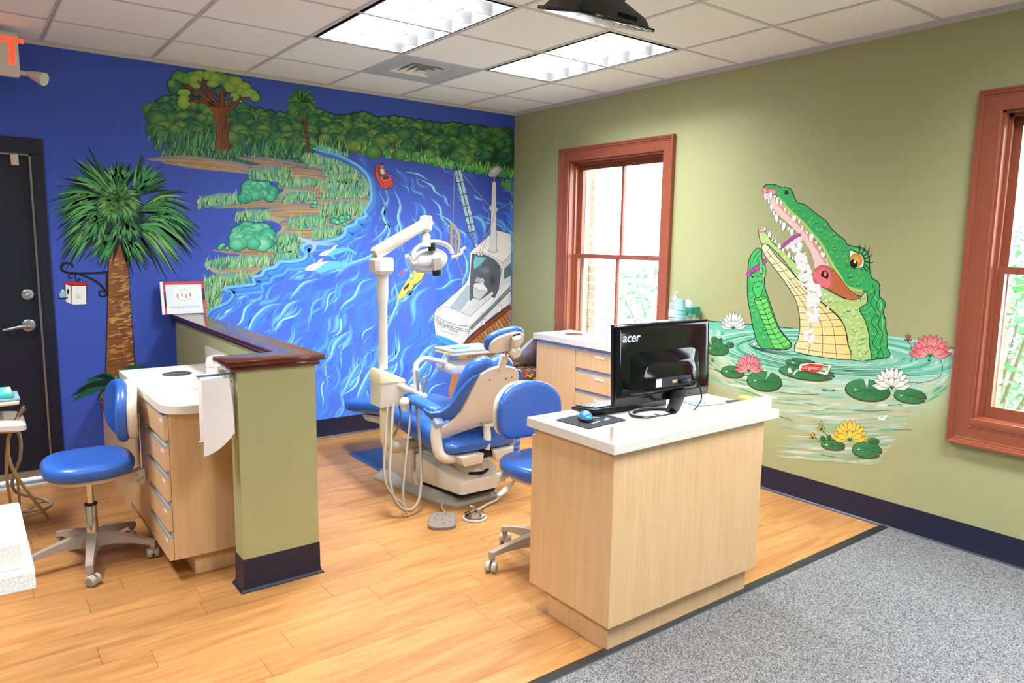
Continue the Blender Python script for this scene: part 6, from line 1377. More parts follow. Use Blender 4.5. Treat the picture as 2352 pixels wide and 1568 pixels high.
trk = pts('905 1088, 918 990, 930 860, 922 740, 905 650, 882 585, 850 535, 960 555, 1075 545, 1042 592, 1027 650, 1025 735, 1048 705, 1086 678, 1106 690, 1098 706, 1066 735, 1050 800, 1056 900, 1072 1000, 1096 1092, 1000 1060', *A_)
ptr.poly([(x + (1 if x > 515 else -1), y) for x, y in trk], bdk, 7.6, sm=2); ptr.poly(trk, lambda x, y: mix(C('94522e'), C('6e3a24'), (x - 495) / 35), 7.8, sm=2)
for x0 in (945, 965, 985, 1005, 1030): ptr.line(pts('%d 620, %d 800, %d 1040' % (x0, x0 + 3, x0 + (x0 - 985) * 0.5), *A_), 0.9, '5a2c1c', 8.0)
ptr.line(pts('1050 730, 1000 780, 985 860, 990 940', *A_), 1.1, bdk, 8.1)
ptr.grass(pts('900 1085, 1000 1095, 1100 1100', *A_), 22, 60, gd + ['4fae6a'], 8.2)
ptr.build('painted_oak', wall_back, 'painted spreading oak tree with brown trunk and rounded leaf clumps')

# ---- small palm
def frond(p, cx, cy, ang, L, cols, lay, w=2.0, droop=0.35, n=1):
    for q in range(n):
        a = ang + p.rnd.uniform(-0.1, 0.1); l = L * p.rnd.uniform(0.75, 1.05); c, s = math.cos(a), math.sin(a); m = (cx + c * l * 0.5, cy - s * l * 0.5 - l * 0.03); e = (cx + c * l, cy - s * l + droop * l * (abs(c) ** 1.5))
        p.stroke([(cx, cy), m, e], [w * 0.6, w * 1.25, w * 0.5], p.rnd.choice(cols), lay + 0.001 * q, sm=5, t0=0.5, t1=0.0)
sp_ = Paint('B'); cx_, cy_ = 300 + 1845 / 4.694, 130 + 505 / 4.694
sp_.stroke(pts('1862 600, 1880 720, 1905 880, 1925 1078', *A_), [6.5, 6.5, 7, 8.5], '3a2019', 8.2, sm=5, t0=None, t1=None); sp_.stroke(pts('1862 600, 1880 720, 1905 880, 1925 1078', *A_), [4.5, 4.5, 5, 6], '7c3f2a', 8.3, sm=5, t0=None, t1=None)
for k in range(15): y = 600 + 31 * k; x = 1862 + (y - 600) * 0.132; sp_.line(pts('%f %f, %f %f' % (x - 12, y, x + 14, y - 4), *A_), 0.8, '4a241a', 8.4, sm=0)
sp_.blob(cx_, cy_, 20, 22, '3f8a48', '1c4a30', 8.45, n=20)
for k in range(44):
    a = 2 * PI * k / 30; r1 = 20 if k < 30 else 6; bx_, by_ = cx_ + r1 * 0.5 * math.cos(a), cy_ - r1 * 0.55 * math.sin(a)
    for q in range(9): frond(sp_, bx_, by_, a + (q - 4) * 0.16, 28, ['1c4a30', '2c6a3c', '17382c'] if q % 3 == 0 else ['3f8a48', '5a9e4c', '88b258', '2f7a46'], 8.5 + 0.01 * k + 0.0005 * q, w=1.7, droop=0.25)
sp_.grass(pts('695 362, 712 364, 725 366'), 14, 30, gl, 9.2); sp_.build('painted_small_palm', wall_back, 'small painted palm tree on the far river bank')

# ---- large palm with bird house
lp = Paint('B'); F_ = (0, 300, 4.356); rr = lp.rnd
trunk = pts('1078 1190, 1090 1290, 1085 1500, 1078 1860, 1068 2200, 1058 2560, 1040 2900, 1380 2900, 1352 2400, 1322 2000, 1292 1600, 1282 1290, 1310 1190, 1190 1040', *F_)
lp.poly([(x + (2.2 if x > 272 else -2.6), y) for x, y in trunk], '1c1410', 1.0); lp.poly(trunk, lambda x, y: mix(C('a06c3a'), C('74492a'), abs(x - 268) / 34), 1.4)
for k in range(330):
    y = rr.uniform(1280, 2860); t = (y - 1280) / 1580; xl, xr = 1088 - 40 * t, 1283 + 95 * t; L = rr.uniform(40, 120); x = rr.uniform(xl, xr - L * 0.4); x2 = min(x + L, xr)
    lp.stroke(pts('%f %f, %f %f, %f %f' % (x, y, (x + x2) / 2, y - 8, x2, y - 18 + rr.uniform(-8, 8)), *F_), rr.uniform(1.5, 4.5), rr.choice(['b98348', 'a8713a', '7c4e2c', '8f5a30', 'c89858', '94502c', 'b99060', '6a4228']), 1.8 + 0.001 * k, sm=3, t0=0.1, t1=0.1)
for k in range(16):
    a = PI * k / 15; lp.stroke(pts('%f %f, %f %f' % (1190 + 20 * math.cos(a), 1080, 1190 + 118 * math.cos(a), 1270 - 50 * math.sin(a)), *F_), 4.5, rr.choice(['a5642c', '8a4a24', 'c4853c', '6a3a20']), 2.3 + 0.01 * k, sm=0, t0=None, t1=0.1)
for tx, ty in ((700, 2658), (745, 2608), (720, 2715), (850, 2510), (860, 2490), (940, 2460), (1000, 2430), (780, 2580), (730, 2690), (1470, 2320), (1395, 2330), (1440, 2345), (900, 2640), (960, 2700)):
    lp.stroke(pts('1160 2520, %f %f, %f %f' % ((1160 + tx) / 2, (2520 + ty) / 2 - 30, tx, ty), *F_), [16, 13, 5], rr.choice(['123a2c', '0e2c26', '1a5a3c', '176044']), 2.9 + rr.random() * 0.2, sm=5, t0=0.6, t1=0.05)
lp.blob(271, 492, 62, 66, '1c4a32', '14302a', 3.1, n=24, wob=0.06)
fans = [(1190, 600, 55, 125, 300, 0.0), (1140, 660, 118, 165, 560, 0.1), (1330, 650, 22, 78, 420, 0.08), (1050, 680, 160, 205, 540, 0.2), (1050, 790, 172, 215, 500, 0.35), (1400, 800, -8, 32, 560, 0.35), (1440, 880, -25, 8, 560, 0.4), (1060, 960, 170, 215, 480, 0.5), (1330, 960, -45, -5, 560, 0.45), (1190, 1030, 195, 245, 360, 0.35), (1200, 1030, -72, -30, 380, 0.3), (1250, 880, -140, -30, 240, 0.2), (1180, 700, 0, 360, 250, 0.35), (1060, 880, 150, 260, 260, 0.5)]
for k, (cx, cy, a0, a1, L, dr_) in enumerate(fans):
    n = max(9, int((a1 - a0) / 4.5)); cx, cy, L = F_[0] + cx / F_[2], F_[1] + cy / F_[2], L / F_[2]
    for q in range(n + 4):
        a = math.radians(a0 - 6 + (a1 - a0 + 12) * q / (n + 3)); frond(lp, cx + rr.uniform(-3, 3), cy + 4, a, L * 1.06, ['10241f', '0f1f2a', '16382a'], 3.2 + 0.12 * k, w=6.0, droop=dr_ * 0.8)
    for q in range(n):
        a = math.radians(a0 + (a1 - a0) * (q + 0.5) / n); frond(lp, cx + rr.uniform(-4, 4), cy + rr.uniform(-3, 3), a, L, ['1f5a36', '2c7446', '24683e'], 3.25 + 0.12 * k, w=6.4, droop=dr_ * 0.8)
        frond(lp, cx, cy, a + 0.05, L * 0.95, ['43965a', '55a862', '60b066', '94bb66', '70b468', '4a9a5c'], 3.29 + 0.12 * k, w=4.8, droop=dr_ * 0.8)
# iron bracket
Bk = (0, 600, 4.356); ink = '14171f'
lp.stroke(pts('730 62, 715 30, 680 18, 640 22, 614 55, 620 85, 650 105, 700 116, 800 120, 940 118, 1085 108', *Bk), [7, 5, 5, 6, 7, 6.5, 5, 5, 5, 5, 6], ink, 5.2, sm=4, t0=None, t1=None)
lp.stroke(pts('1070 110, 1072 220, 1072 350', *Bk), 6.5, ink, 5.2, sm=3, t0=None, t1=None); lp.stroke(pts('790 128, 880 160, 980 215, 1050 290, 1070 350', *Bk), [4, 5, 6, 6, 5], ink, 5.2, sm=5, t0=None, t1=None)
lp.stroke(pts('1062 335, 1040 352, 1005 348, 992 320, 1005 300, 1035 305', *Bk), 4, ink, 5.2, sm=5, t0=None, t1=None); lp.stroke(pts('760 125, 700 130, 682 150, 700 168, 722 160', *Bk), 3.2, ink, 5.2, sm=5, t0=None, t1=None); lp.stroke(pts('752 130, 758 170, 770 195, 800 188, 798 172, 780 178', *Bk), 2.6, ink, 5.2, sm=5, t0=None, t1=None)
# bird house
lp.poly(pts('652 222, 715 240, 868 235, 870 432, 720 438, 655 405', *Bk), ink, 5.4); lp.poly(pts('656 228, 714 246, 716 432, 659 402', *Bk), 'e6e4e0', 5.5); lp.poly(pts('720 246, 862 240, 864 428, 724 433', *Bk), 'f4f3f0', 5.5)
lp.poly(pts('625 240, 655 205, 862 208, 884 242, 700 244, 668 218, 640 245', *Bk), 'b4242c', 5.6); lp.line(pts('625 240, 655 205, 862 208, 884 242, 700 244, 668 218, 640 245', *Bk), 0.9, ink, 5.7, sm=0, closed=True)
lp.blob(681 / 4.356, 600 + 303 / 4.356, 2.8, 6.6, '16242a', '0c1216', 5.7, n=16); lp.blob(628 / 4.356, 600 + 335 / 4.356, 8.5, 9.5, 'a6cdea', '74a6cc', 5.8, n=16, outline=ink, ow=0.8); lp.blob(628 / 4.356, 600 + 295 / 4.356, 4.4, 4.4, 'b4d8f0', '84b4d8', 5.9, n=14, outline=ink, ow=0.8); lp.line(pts('582 370, 640 368, 680 366', *Bk), 2.4, ink, 6.0, sm=0)
lp.build('painted_palm', wall_back, 'large painted palm with iron bracket and bird house beside the door')
obj('light_switch', MB().box(onY(181, 678, 0).x - 0.012, onY(181, 678, 0).x + 0.012, -0.006, -0.0015, onY(181, 678, 0).z - 0.02, onY(181, 678, 0).z + 0.02, bev=0.001).box(onY(181, 678, 0).x - 0.004, onY(181, 678, 0).x + 0.004, -0.012, -0.005, onY(181, 678, 0).z - 0.005, onY(181, 678, 0).z + 0.007), M_LABEL, None, 'small white light switch on the painted bird house', 'light switch', loc=onY(181, 678, 0))

# ---- boats
bt = Paint('B'); rr = bt.rnd; Bc = (700, 200, 4.694); ink = '1a1c22'
hull = pts('765 842, 790 845, 830 870, 880 920, 930 980, 950 1015, 952 1070, 855 1102, 820 1070, 780 990, 758 930', *Bc)
bt.poly([(855 / 4.694 + 700 + (x - 882.2) * 1.06, 200 + 970 / 4.694 + (y - 406.6) * 1.05) for x, y in hull], ink, 7.0); bt.poly(hull, 'd8423c', 7.2); bt.poly(pts('775 860, 800 862, 870 925, 925 990, 850 1015, 800 960', *Bc), '9c2620', 7.3); bt.poly(pts('845 1035, 945 1010, 950 1065, 858 1098', *Bc), 'e0483e', 7.4); bt.line(pts('800 960, 845 1035, 858 1098', *Bc), 0.8, ink, 7.5, sm=0); bt.line(pts('845 1035, 948 1010', *Bc), 0.8, ink, 7.5, sm=0)
bt.poly(pts('808 960, 925 965, 940 1000, 850 1030', *Bc), 'e65a4c', 7.45); bt.poly(pts('835 965, 905 962, 915 985, 855 1000', *Bc), '6a2430', 7.5)
bt.poly(pts('812 885, 850 880, 862 935, 822 945', *Bc), 'e8dcae', 7.7); bt.poly(pts('818 940, 868 932, 878 962, 832 970', *Bc), '2f7a4a', 7.7); bt.blob(*pts('836 858', *Bc)[0], 3.6, 4.2, 'caa088', 'a87c68', 7.8, n=12); bt.blob(*pts('838 830', *Bc)[0], 4.0, 2.0, '3a2a22', '2a1c18', 7.9, n=10); bt.line(pts('822 862, 850 862', *Bc), 1.2, ink, 7.95, sm=0); bt.line(pts('865 900, 980 965, 1035 998', *Bc), 1.1, ink, 7.6, sm=0); bt.stroke(pts('985 965, 1035 998', *Bc), 4, 'b8322e', 7.7, sm=0, t0=0.2, t1=0.5); bt.stroke(pts('738 1055, 760 1010', *Bc), 4, 'c8382e', 7.7, sm=0, t0=0.3, t1=0.3); bt.line(pts('860 1050, 905 1080, 940 1045, 915 1070, 880 1062', *Bc), 0.8, ink, 7.7, sm=0)
bt.build('painted_canoe', wall_back, 'painted red canoe with a rower on the river')
ky = Paint('B'); Hc = (860, 480, 6.532)
kp = pts('335 1370, 350 1310, 420 1180, 510 1040, 600 910, 680 850, 760 800, 800 830, 775 930, 705 1055, 640 1110, 590 1130, 555 1220, 500 1222, 470 1290, 420 1330', *Hc)
ky.poly([(x + 1 if x > 935 else x - 1, y + 0.8) for x, y in kp], '6a5a20', 7.0); ky.poly(kp, 'f0d860', 7.2); ky.poly(pts('430 1215, 450 1170, 515 1105, 530 1130, 490 1185, 440 1228', *Hc), '4a4434', 7.4); ky.line(pts('385 1290, 470 1260, 560 1150, 700 1010', *Hc), 0.8, 'b09a30', 7.4); ky.blob(*pts('660 930', *Hc)[0], 7, 4, 'c09c3a', '8a6a20', 7.4, n=12); ky.blob(*pts('555 1000', *Hc)[0], 6, 9, 'd8e8e0', '5a8a8a', 7.6, n=14, wob=0.2); ky.blob(*pts('545 925', *Hc)[0], 3.5, 4, '8ac8d8', '5a98a8', 7.7, n=10); ky.blob(*pts('640 870', *Hc)[0], 5, 5, 'a0d8a0', '5aa870', 7.6, n=12)
ky.line(pts('375 990, 480 910, 600 830, 720 740', *Hc), 1.4, 'c8b8c8', 7.8, sm=0); ky.stroke(pts('370 995, 410 960, 450 925', *Hc), [4, 7, 5], 'c048a0', 7.9, sm=4, t0=0.3, t1=0.4); ky.stroke(pts('670 690, 700 655, 730 680', *Hc), [8, 10, 6], 'e08a9c', 7.9, sm=4, t0=0.4, t1=0.4)
for P in ('340 1380, 430 1350, 500 1290, 560 1260, 640 1150, 720 1070', '370 1395, 450 1370, 530 1280, 600 1210'): ky.stroke(pts(P, *Hc), 4.5, 'b4ecfa', 6.9, edge='5ab4f0', sm=5, t0=0.1, t1=0.1)
ky.build('painted_kayak', wall_back, 'painted yellow kayak with paddlers near the lamp')
# trawler and dock
tw = Paint('B'); rr = tw.rnd; G_ = (960, 480, 4.9); E_ = (800, 330, 5.8075); ln = '4a525c'
tw.poly(pts('1064 795, 1173 703, 1173 985, 1050 985, 1030 900, 1040 850'), 'c08a5a', 7.0)
for k in range(26):
    x0 = 1064 + k * 6.4; y0 = 800 - (x0 - 1064) * 0.84
    if x0 > 1172: x0, y0 = 1172, 715 + (k - 17) * 14
    q = [(x0, y0)]; 
    for _ in range(20): q.append((q[-1][0] + 5.5, q[-1][1] + 9.5))
    q = [p_ for p_ in q if p_[0] < 1173 and p_[1] < 980]
    if len(q) > 1: tw.line(q, 1.3, '4a2414', 7.1, sm=0); tw.stroke([(a + 3.6, b) for a, b in q if a < 1166] or q, 3.0, rr.choice(['d49c68', 'b07444', 'c98e5c', 'a8683c']), 7.08, sm=0, t0=None, t1=None)
tw.stroke(pts('1050 808, 1100 762, 1140 730, 1173 703'), 12, '8f4c2c', 7.2, edge='7a3a20', sm=3, t0=None, t1=None); tw.line(pts('1050 802, 1100 755, 1140 724, 1173 697'), 1.3, '2c1812', 7.25)
hl = pts('185 1160, 205 1125, 290 1058, 400 960, 520 850, 560 790, 575 700, 585 560, 588 480, 700 385, 800 295, 880 235, 960 255, 1046 285, 1046 1060, 870 1185, 720 1312, 600 1410, 560 1450, 510 1522, 480 1527, 330 1482, 195 1415, 183 1300, 178 1210', *G_)
tw.poly(hl, 'e4e6e8', 7.4); tw.line(hl, 1.4, ln, 7.5, sm=0, closed=True)
tw.poly(pts('592 480, 700 388, 800 300, 885 238, 1044 288, 1044 505, 950 605, 900 570, 800 515, 700 490', *G_), 'eceae6', 7.6); tw.poly(pts('950 605, 1044 505, 1044 800, 905 920, 930 740, 940 650', *G_), 'd4d6d6', 7.6)
tw.poly(pts('605 505, 700 505, 800 535, 870 580, 925 645, 925 745, 905 890, 870 990, 850 1008, 800 960, 690 1030, 640 1010, 580 1035, 578 900, 592 700', *G_), '59626e', 7.7); tw.blob(*pts('840 800', *G_)[0], 10, 16, '3c4450', '59626e', 7.72, n=14); tw.blob(*pts('760 690', *G_)[0], 14, 10, '7a828c', '59626e', 7.71, n=14)
tw.poly(pts('640 530, 775 548, 700 632, 630 685, 622 600', *G_), '74c0cc', 7.8); tw.line(pts('640 530, 775 548, 700 632, 630 685, 622 600', *G_), 0.8, ln, 7.85, sm=0, closed=True)
tw.poly(pts('562 850, 582 872, 582 1012, 480 1150, 350 1112', *G_), 'a9bcc8', 7.8); tw.poly(pts('300 1085, 350 1112, 562 850, 530 850', *G_), 'dfe4e6', 7.82); tw.poly(pts('625 1000, 690 1030, 800 955, 835 925, 850 950, 590 1205, 470 1160', *G_), 'd9dde0', 7.85)
for k in range(70):
    a, b = rr.random(), rr.random(); x = 480 + 340 * a + 60 * b; y = 1160 - 210 * a + 40 * b; tw.blob(*pts('%f %f' % (x, y), *G_)[0], 0.6, 0.4, '6a7480', '6a7480', 7.9, n=5)
tw.poly(pts('590 1205, 830 985, 860 1010, 600 1290, 560 1275', *G_), 'eceeee', 7.88); tw.line(pts('590 1205, 830 985', *G_), 0.9, ln, 7.95, sm=0)
tw.poly(pts('215 1150, 300 1090, 480 1160, 600 1215, 570 1300, 380 1250, 190 1180', *G_), 'e2e6ea', 7.86); tw.line(pts('215 1150, 300 1090, 480 1160, 595 1210', *G_), 0.8, ln, 7.95, sm=0)
tw.poly(pts('620 870, 730 850, 790 915, 690 1028, 622 988', *G_), 'c9cdd0', 7.95); tw.poly(pts('620 870, 640 830, 740 842, 790 915, 685 915', *G_), 'e6e6e4', 8.0); tw.line(pts('620 870, 685 915, 690 1028, 622 988, 620 870, 640 830, 740 842, 790 915, 685 915', *G_), 0.8, ln, 8.05, sm=0)
tw.stroke(pts('650 790, 720 815', *G_), 12, 'a9adb2', 8.1, sm=0, t0=None, t1=None); tw.blob(*pts('722 812', *G_)[0], 4.8, 6.8, 'eceeee', 'c4c8cc', 8.15, n=16, outline=ln, ow=0.7); tw.blob(*pts('724 812', *G_)[0], 1.8, 2.6, '8a929a', '8a929a', 8.2, n=10)
for P in ('180 1215, 300 1290, 420 1330, 575 1362, 800 1150, 1046 905', '180 1235, 300 1310, 420 1350, 575 1382', '575 1340, 800 1120, 1046 860', '185 1190, 300 1260, 430 1305, 560 1320'): tw.line(pts(P, *G_), 1.2, '3f4852', 8.1, sm=0)
tw.stroke(pts('590 1350, 800 1140, 900 1040, 1046 890', *G_), 8, '8a9298', 7.9, sm=0, t0=None, t1=None); tw.line(pts('575 1365, 560 1450, 490 1525', *G_), 0.8, ln, 8.1, sm=0)
tw.line(pts('605 505, 700 505, 800 535, 870 580, 925 645, 925 745, 905 890, 870 990', *G_), 1.2, ln, 8.15); tw.line(pts('592 480, 700 490, 800 515, 900 570, 950 605, 1044 505', *G_), 0.9, ln, 8.15); tw.line(pts('950 605, 935 700, 905 920', *G_), 0.8, ln, 8.15)
tw.poly(pts('975 670, 1044 605, 1044 745, 970 790', *G_), '5a7078', 8.1); tw.line(pts('975 670, 1044 605, 1044 745, 970 790', *G_), 1.0, ln, 8.15, sm=0, closed=True)
for P in ('725 1310, 720 1270, 740 1238, 758 1245, 756 1290', '905 1165, 900 1110, 920 1080, 938 1090, 935 1140', '1035 1050, 1032 1000, 1046 975, 1046 1050'): tw.poly(pts(P, *G_), 'f2f2f0', 8.2, sm=3); tw.line(pts(P, *G_), 0.8, ln, 8.25, closed=True)
tw.line(pts('735 1240, 725 1160', *G_), 0.8, ln, 8.2, sm=0); tw.line(pts('920 1080, 905 980', *G_), 0.8, ln, 8.2, sm=0)
# mast, radar, boom, ropes
tw.poly(pts('1918 530, 1974 530, 1978 1420, 1888 1420', *E_), 'dfe0e2', 8.4); tw.line(pts('1918 530, 1888 1420', *E_), 0.8, ln, 8.45, sm=0); tw.line(pts('1974 530, 1978 1420', *E_), 0.8, ln, 8.45, sm=0); tw.blob(*pts('1932 1428', *E_)[0], 12, 4, 'd8d8d8', 'b8bcc0', 8.38, n=18, outline=ln, ow=0.6); tw.blob(*pts('1946 522', *E_)[0], 5, 2.4, 'e8e8e8', 'd0d0d0', 8.5, n=12, outline=ln, ow=0.5)
tw.line(pts('1948 500, 1948 440', *E_), 2.0, 'b8bcc0', 8.4, sm=0); tw.blob(*pts('1955 372', *E_)[0], 17, 9, 'dfe0e0', 'b4b8bc', 8.5, n=22, rot=-0.62, outline=ln, ow=0.8); tw.line(pts('1872 412, 1930 400, 1990 365, 2038 308', *E_), 0.9, ln, 8.6)
for x, y in ((1902, 858), (1970, 880)): tw.blob(*pts('%d %d' % (x, y), *E_)[0], 3.6, 5.6, 'e4e4e4', 'c8ccd0', 8.6, n=14, outline=ln, ow=0.6)
bm_ = pts('1412 360, 1500 338, 1702 1160, 1608 1186', *E_); tw.poly(bm_, 'a9c8d8', 8.0)
for k in range(90):
    t = rr.random(); u = rr.random(); x = 1412 + (1608 - 1412) * t + 90 * u; y = 360 + 826 * t - 22 * u; tw.line(pts('%f %f, %f %f' % (x, y, x + 14 * rr.uniform(-1, 1), y + 40), *E_), 1.0, rr.choice(['6a9cc0', 'dcecf4', '5a88b0', 'c4dce8']), 8.05 + 0.001 * k, sm=0)
tw.line(bm_, 0.9, '24404c', 8.3, sm=0, closed=True); tw.line(pts('1455 350, 1655 1175', *E_), 1.8, '24404c', 8.3, sm=0)
for t in (0.0, 0.2, 0.4, 0.58, 0.75, 0.88, 1.0): x, y = 1412 + 196 * t, 360 + 826 * t; tw.line(pts('%f %f, %f %f' % (x - 6, y, x + 100, y - 24), *E_), 1.8, '24404c', 8.35, sm=0)
tw.stroke(pts('1455 350, 1432 280, 1415 220', *E_), [3, 2.4, 1.4], '24303a', 8.3, sm=0, t0=None, t1=None)
rope = 'a89c8c'
for P in ('1415 375, 1408 700, 1396 1060', '1515 400, 1650 560, 1800 740, 1900 845', '1990 880, 2090 830, 2190 775', '1892 905, 1830 1150, 1745 1470', '1962 910, 1880 1160, 1775 1475', '1615 1185, 1700 1330', '1660 1180, 1700 1330', '1700 1160, 1712 1330'): tw.line(pts(P, *E_), 1.3, rope, 8.7, sm=0)
for x, y in ((1710, 1350), (1740, 1475), (1776, 1478)): tw.blob(*pts('%d %d' % (x, y), *E_)[0], 2.4, 3.2, 'eeeeee', 'd0d0d0', 8.8, n=12, outline=ln, ow=0.6)
for P in ('665 660, 690 540', '695 700, 712 540'): tw.line(pts(P, *G_), 0.9, '8a929a', 8.3, sm=0)
dr_ = 'c8ac88'
tw.poly(pts('1130 212, 1148 200, 1175 220, 1175 640, 1130 640', *Hc), 'b89468', 8.2); tw.poly(pts('1205 330, 1235 350, 1235 700, 1210 712', *Hc), 'b08c60', 8.2); tw.stroke(pts('1145 205, 1205 260, 1255 340, 1272 420, 1268 560, 1240 765', *Hc), 4.2, dr_, 8.3, sm=5, t0=None, t1=None); tw.line(pts('1132 212, 1132 640', *Hc), 1.0, '6a5440', 8.35, sm=0); tw.line(pts('1255 790, 1290 900, 1330 980, 1375 1035', *Hc), 1.4, rope, 8.4)
tw.stroke(pts('990 765, 1010 775, 1030 785, 1045 790, 1062 795'), [4, 12, 14, 12, 8], '3f9ce8', 8.3, edge='57b4f0', sm=4, t0=0.2, t1=0.5)
tw.build('painted_trawler', wall_back, 'painted white trawler with net boom at a wooden dock')
tw.text('Miss Flossie', 1029, 753, 9.5, (1049, 760.5), '5c636c', 8.7, wall_back, 'boat_lettering'); tw.text('Goose Creek, SC', 1031, 764, 5.0, (1051, 770.5), '7c838c', 8.7, wall_back, 'boat_lettering', shear=0.2)
# ---------------------------------------------------------------- alligator painting on the green wall
K5 = (1690, 400, 3.5643); K6 = (1600, 700, 3.7935); ink = '14241c'
wp_ = Paint('G'); rr = wp_.rnd
# pond: base shape then swirled bands
pond = pts('1560 748, 1600 736, 1640 738, 1690 742, 1760 748, 1830 755, 1900 765, 1990 778, 2060 784, 2130 792, 2198 800')
PT = [(1560, 748), (1600, 736), (1640, 738), (1690, 742), (1760, 748), (1830, 755), (1900, 765), (1990, 778), (2060, 784), (2130, 792), (2198, 800)]
def pond_bot(x): return 1062 - 170 * abs((x - 1925) / 330) ** 2.2 if x > 1600 else 870
def pondc(x, y):
    yt = lerp_tab(PT, x); v = (y - yt) / max(20, pond_bot(x) - yt); side = min(1, max(0, (abs(x - 1890) - 230) / 90))
    base_ = mix(mix(C('5cc0a2'), C('a6dcc4'), v / 0.35), mix(C('c3d8bc'), C('b4bf96'), (v - 0.35) / 0.4), (v - 0.3) / 0.25)
    return mix(base_, GREENC, max(0, (v - 0.62) / 0.38, 0.75 * side * v))
b0_ = len(wp_.v)
for i in range(54):
    x = 1562 + 636 * i / 53; yt, yb = lerp_tab(PT, x), pond_bot(x); yb = min(yb, 880) if x > 2188 else yb
    for j in range(15): y = yt + (yb - yt) * j / 14; wp_.v.append(wp_.P(x, y, 0.3)); wp_.c.append(pondc(x, y))
for i in range(53):
    for j in range(14): q_ = b0_ + i * 15 + j; wp_.f.append((q_, q_ + 15, q_ + 16, q_ + 1))
wp_.line(pond, 2.0, '1c4a3c', 1.5)
cxp, cyp = 1880, 770
cols_ = ['34a883', '52bb98', '8fd3bd', 'd6eadf', '2f9e86', 'b9dccb', '6cc4a4', 'a9b98c', 'c8cfa4', '3fae6a', 'e6f0ea', '7fcfc4']
for k in range(430):
    R = rr.uniform(0.2, 1.0) ** 0.8; rx, ry = 330 * R + 20, 290 * R * 0.55 + 8; lower = rr.random()
    a0 = rr.uniform(0.05, PI - 0.05); da = min(rr.uniform(0.12, 0.5), PI - 0.02 - a0)
    P = [(cxp + rx * math.cos(a0 + da * q / 6) * (1.0), cyp + 10 + ry * math.sin(a0 + da * q / 6) + 0.11 * (rx * math.cos(a0 + da * q / 6))) for q in range(7)]
    if any(x < 1560 or x > 2188 for x, y in P): continue
    wp_.stroke(P, rr.uniform(5, 17), rr.choice(cols_), 0.5 + 0.002 * k, edge=pondc, sm=2, t0=0.05, t1=0.05)
# lower swirls fading into the wall
for k in range(300):
    y = rr.uniform(850, 1050); x0 = 1770 - 0.35 * (y - 850) + rr.uniform(-40, 60); xr = 2160 - (y - 850) * 0.75
    x = rr.uniform(1650 if y < 910 else 1755, xr); L = rr.uniform(50, 170); x2 = min(x + L, xr + 10)
    if x2 - x < 20: continue
    u0 = (x - 1930) / 280; u1 = (x2 - 1930) / 280; ym = y
    P = [(x + (x2 - x) * q / 5, y + 14 - 26 * (((x + (x2 - x) * q / 5) - 1930) / 280) ** 2 * 1.0 + 0.05 * (x - 1930)) for q in range(6)]
    c = rr.choice(['bfe0d4', 'dcecea', '8fcdb2', 'a9cfa4', 'e8eeea', 'c4cdA0'.lower(), '6fc09a', 'b4dce0', 'cfc4a0', '52b890'])
    wp_.stroke(P, rr.uniform(4, 13), mix(C(c), GREENC, rr.uniform(0.0, 0.3)), 1.6 + 0.002 * k, edge=pondc, sm=2, t0=0.0, t1=0.0)
# ripples round the body and the arm
for (ex, ey, rx, ry, n) in ((1900, 812, 150, 24, 7), (1776, 793, 46, 12, 6)):
    for k in range(n):
        s_ = 1 + 0.16 * k; P = [(ex + rx * s_ * math.cos(t) + 10 * k * 0.5, ey + ry * s_ * math.sin(t) + 0.07 * rx * s_ * math.cos(t)) for t in [2 * PI * q / 40 for q in range(41)]]
        wp_.stroke(P, 7 + k, ['d9f0e8', '6cc8ac', 'bfe6da', '3fae8c', 'a9dccc', '5abf9c', 'cdeae0'][k], 2.4 - 0.02 * k, edge='7fcbb0', sm=0, t0=None, t1=None)
        wp_.line(P[rr.randint(0, 8):rr.randint(18, 34)], 1.0, '23584a', 2.45, sm=0)
for P in ('1630 845, 1680 860, 1720 862', '1790 900, 1830 905, 1880 905', '1845 925, 1880 930', '1940 850, 1980 852', '1960 942, 2000 944, 2050 942', '2040 932, 2070 928', '1700 872, 1740 880', '1770 950, 1820 965', '2050 988, 2080 986, 2093 988', '1885 1044, 1920 1050', '2100 882, 2150 870, 2165 850, 2160 825', '2060 880, 2110 878', '1700 910, 1760 930'): wp_.line(pts(P), 1.2, '26423a', 2.6)
wp_.build('painted_pond', wall_right, 'painted swirling green pond water on the olive wall')

ga = Paint('G'); rr = ga.rnd
arm = pts('100 770, 108 700, 140 640, 180 605, 208 620, 215 690, 242 750, 236 850, 240 930, 272 1030, 312 1150, 362 1270, 455 1385, 442 1422, 400 1436, 300 1432, 200 1415, 152 1300, 122 1150, 96 1000, 95 860', *K5)
ga.poly(arm, '3fae5e', 3.0, sm=3); ga.line(arm, 1.8, ink, 3.6, closed=True)
ab = pts('150 1022, 242 1002, 292 1130, 362 1282, 452 1388, 400 1432, 322 1430, 272 1330, 212 1180, 162 1062', *K5); ga.poly(ab, '6cd66a', 3.2, sm=2); ga.line(ab, 1.2, ink, 3.5, closed=True)
for k in range(11):
    t = k / 10; ax, ay, bx, by = 152 + 170 * t ** 1.1, 1025 + 405 * t, 245 + 205 * t ** 1.2, 1005 + 385 * t; ga.line(pts('%f %f, %f %f, %f %f' % (ax, ay, (ax + bx) / 2, (ay + by) / 2 + 16, bx, by), *K5), 1.3, ink, 3.6)
ga.line(pts('200 1020, 250 1150, 310 1300, 400 1425', *K5), 1.2, ink, 3.6)
ga.poly(pts('150 890, 190 880, 225 900, 215 960, 190 1015, 165 1000, 140 940', *K5), '4cc46a', 3.3, sm=3); ga.line(pts('150 890, 190 880, 225 900, 215 960, 190 1015, 165 1000, 140 940', *K5), 1.2, ink, 3.5, closed=True)
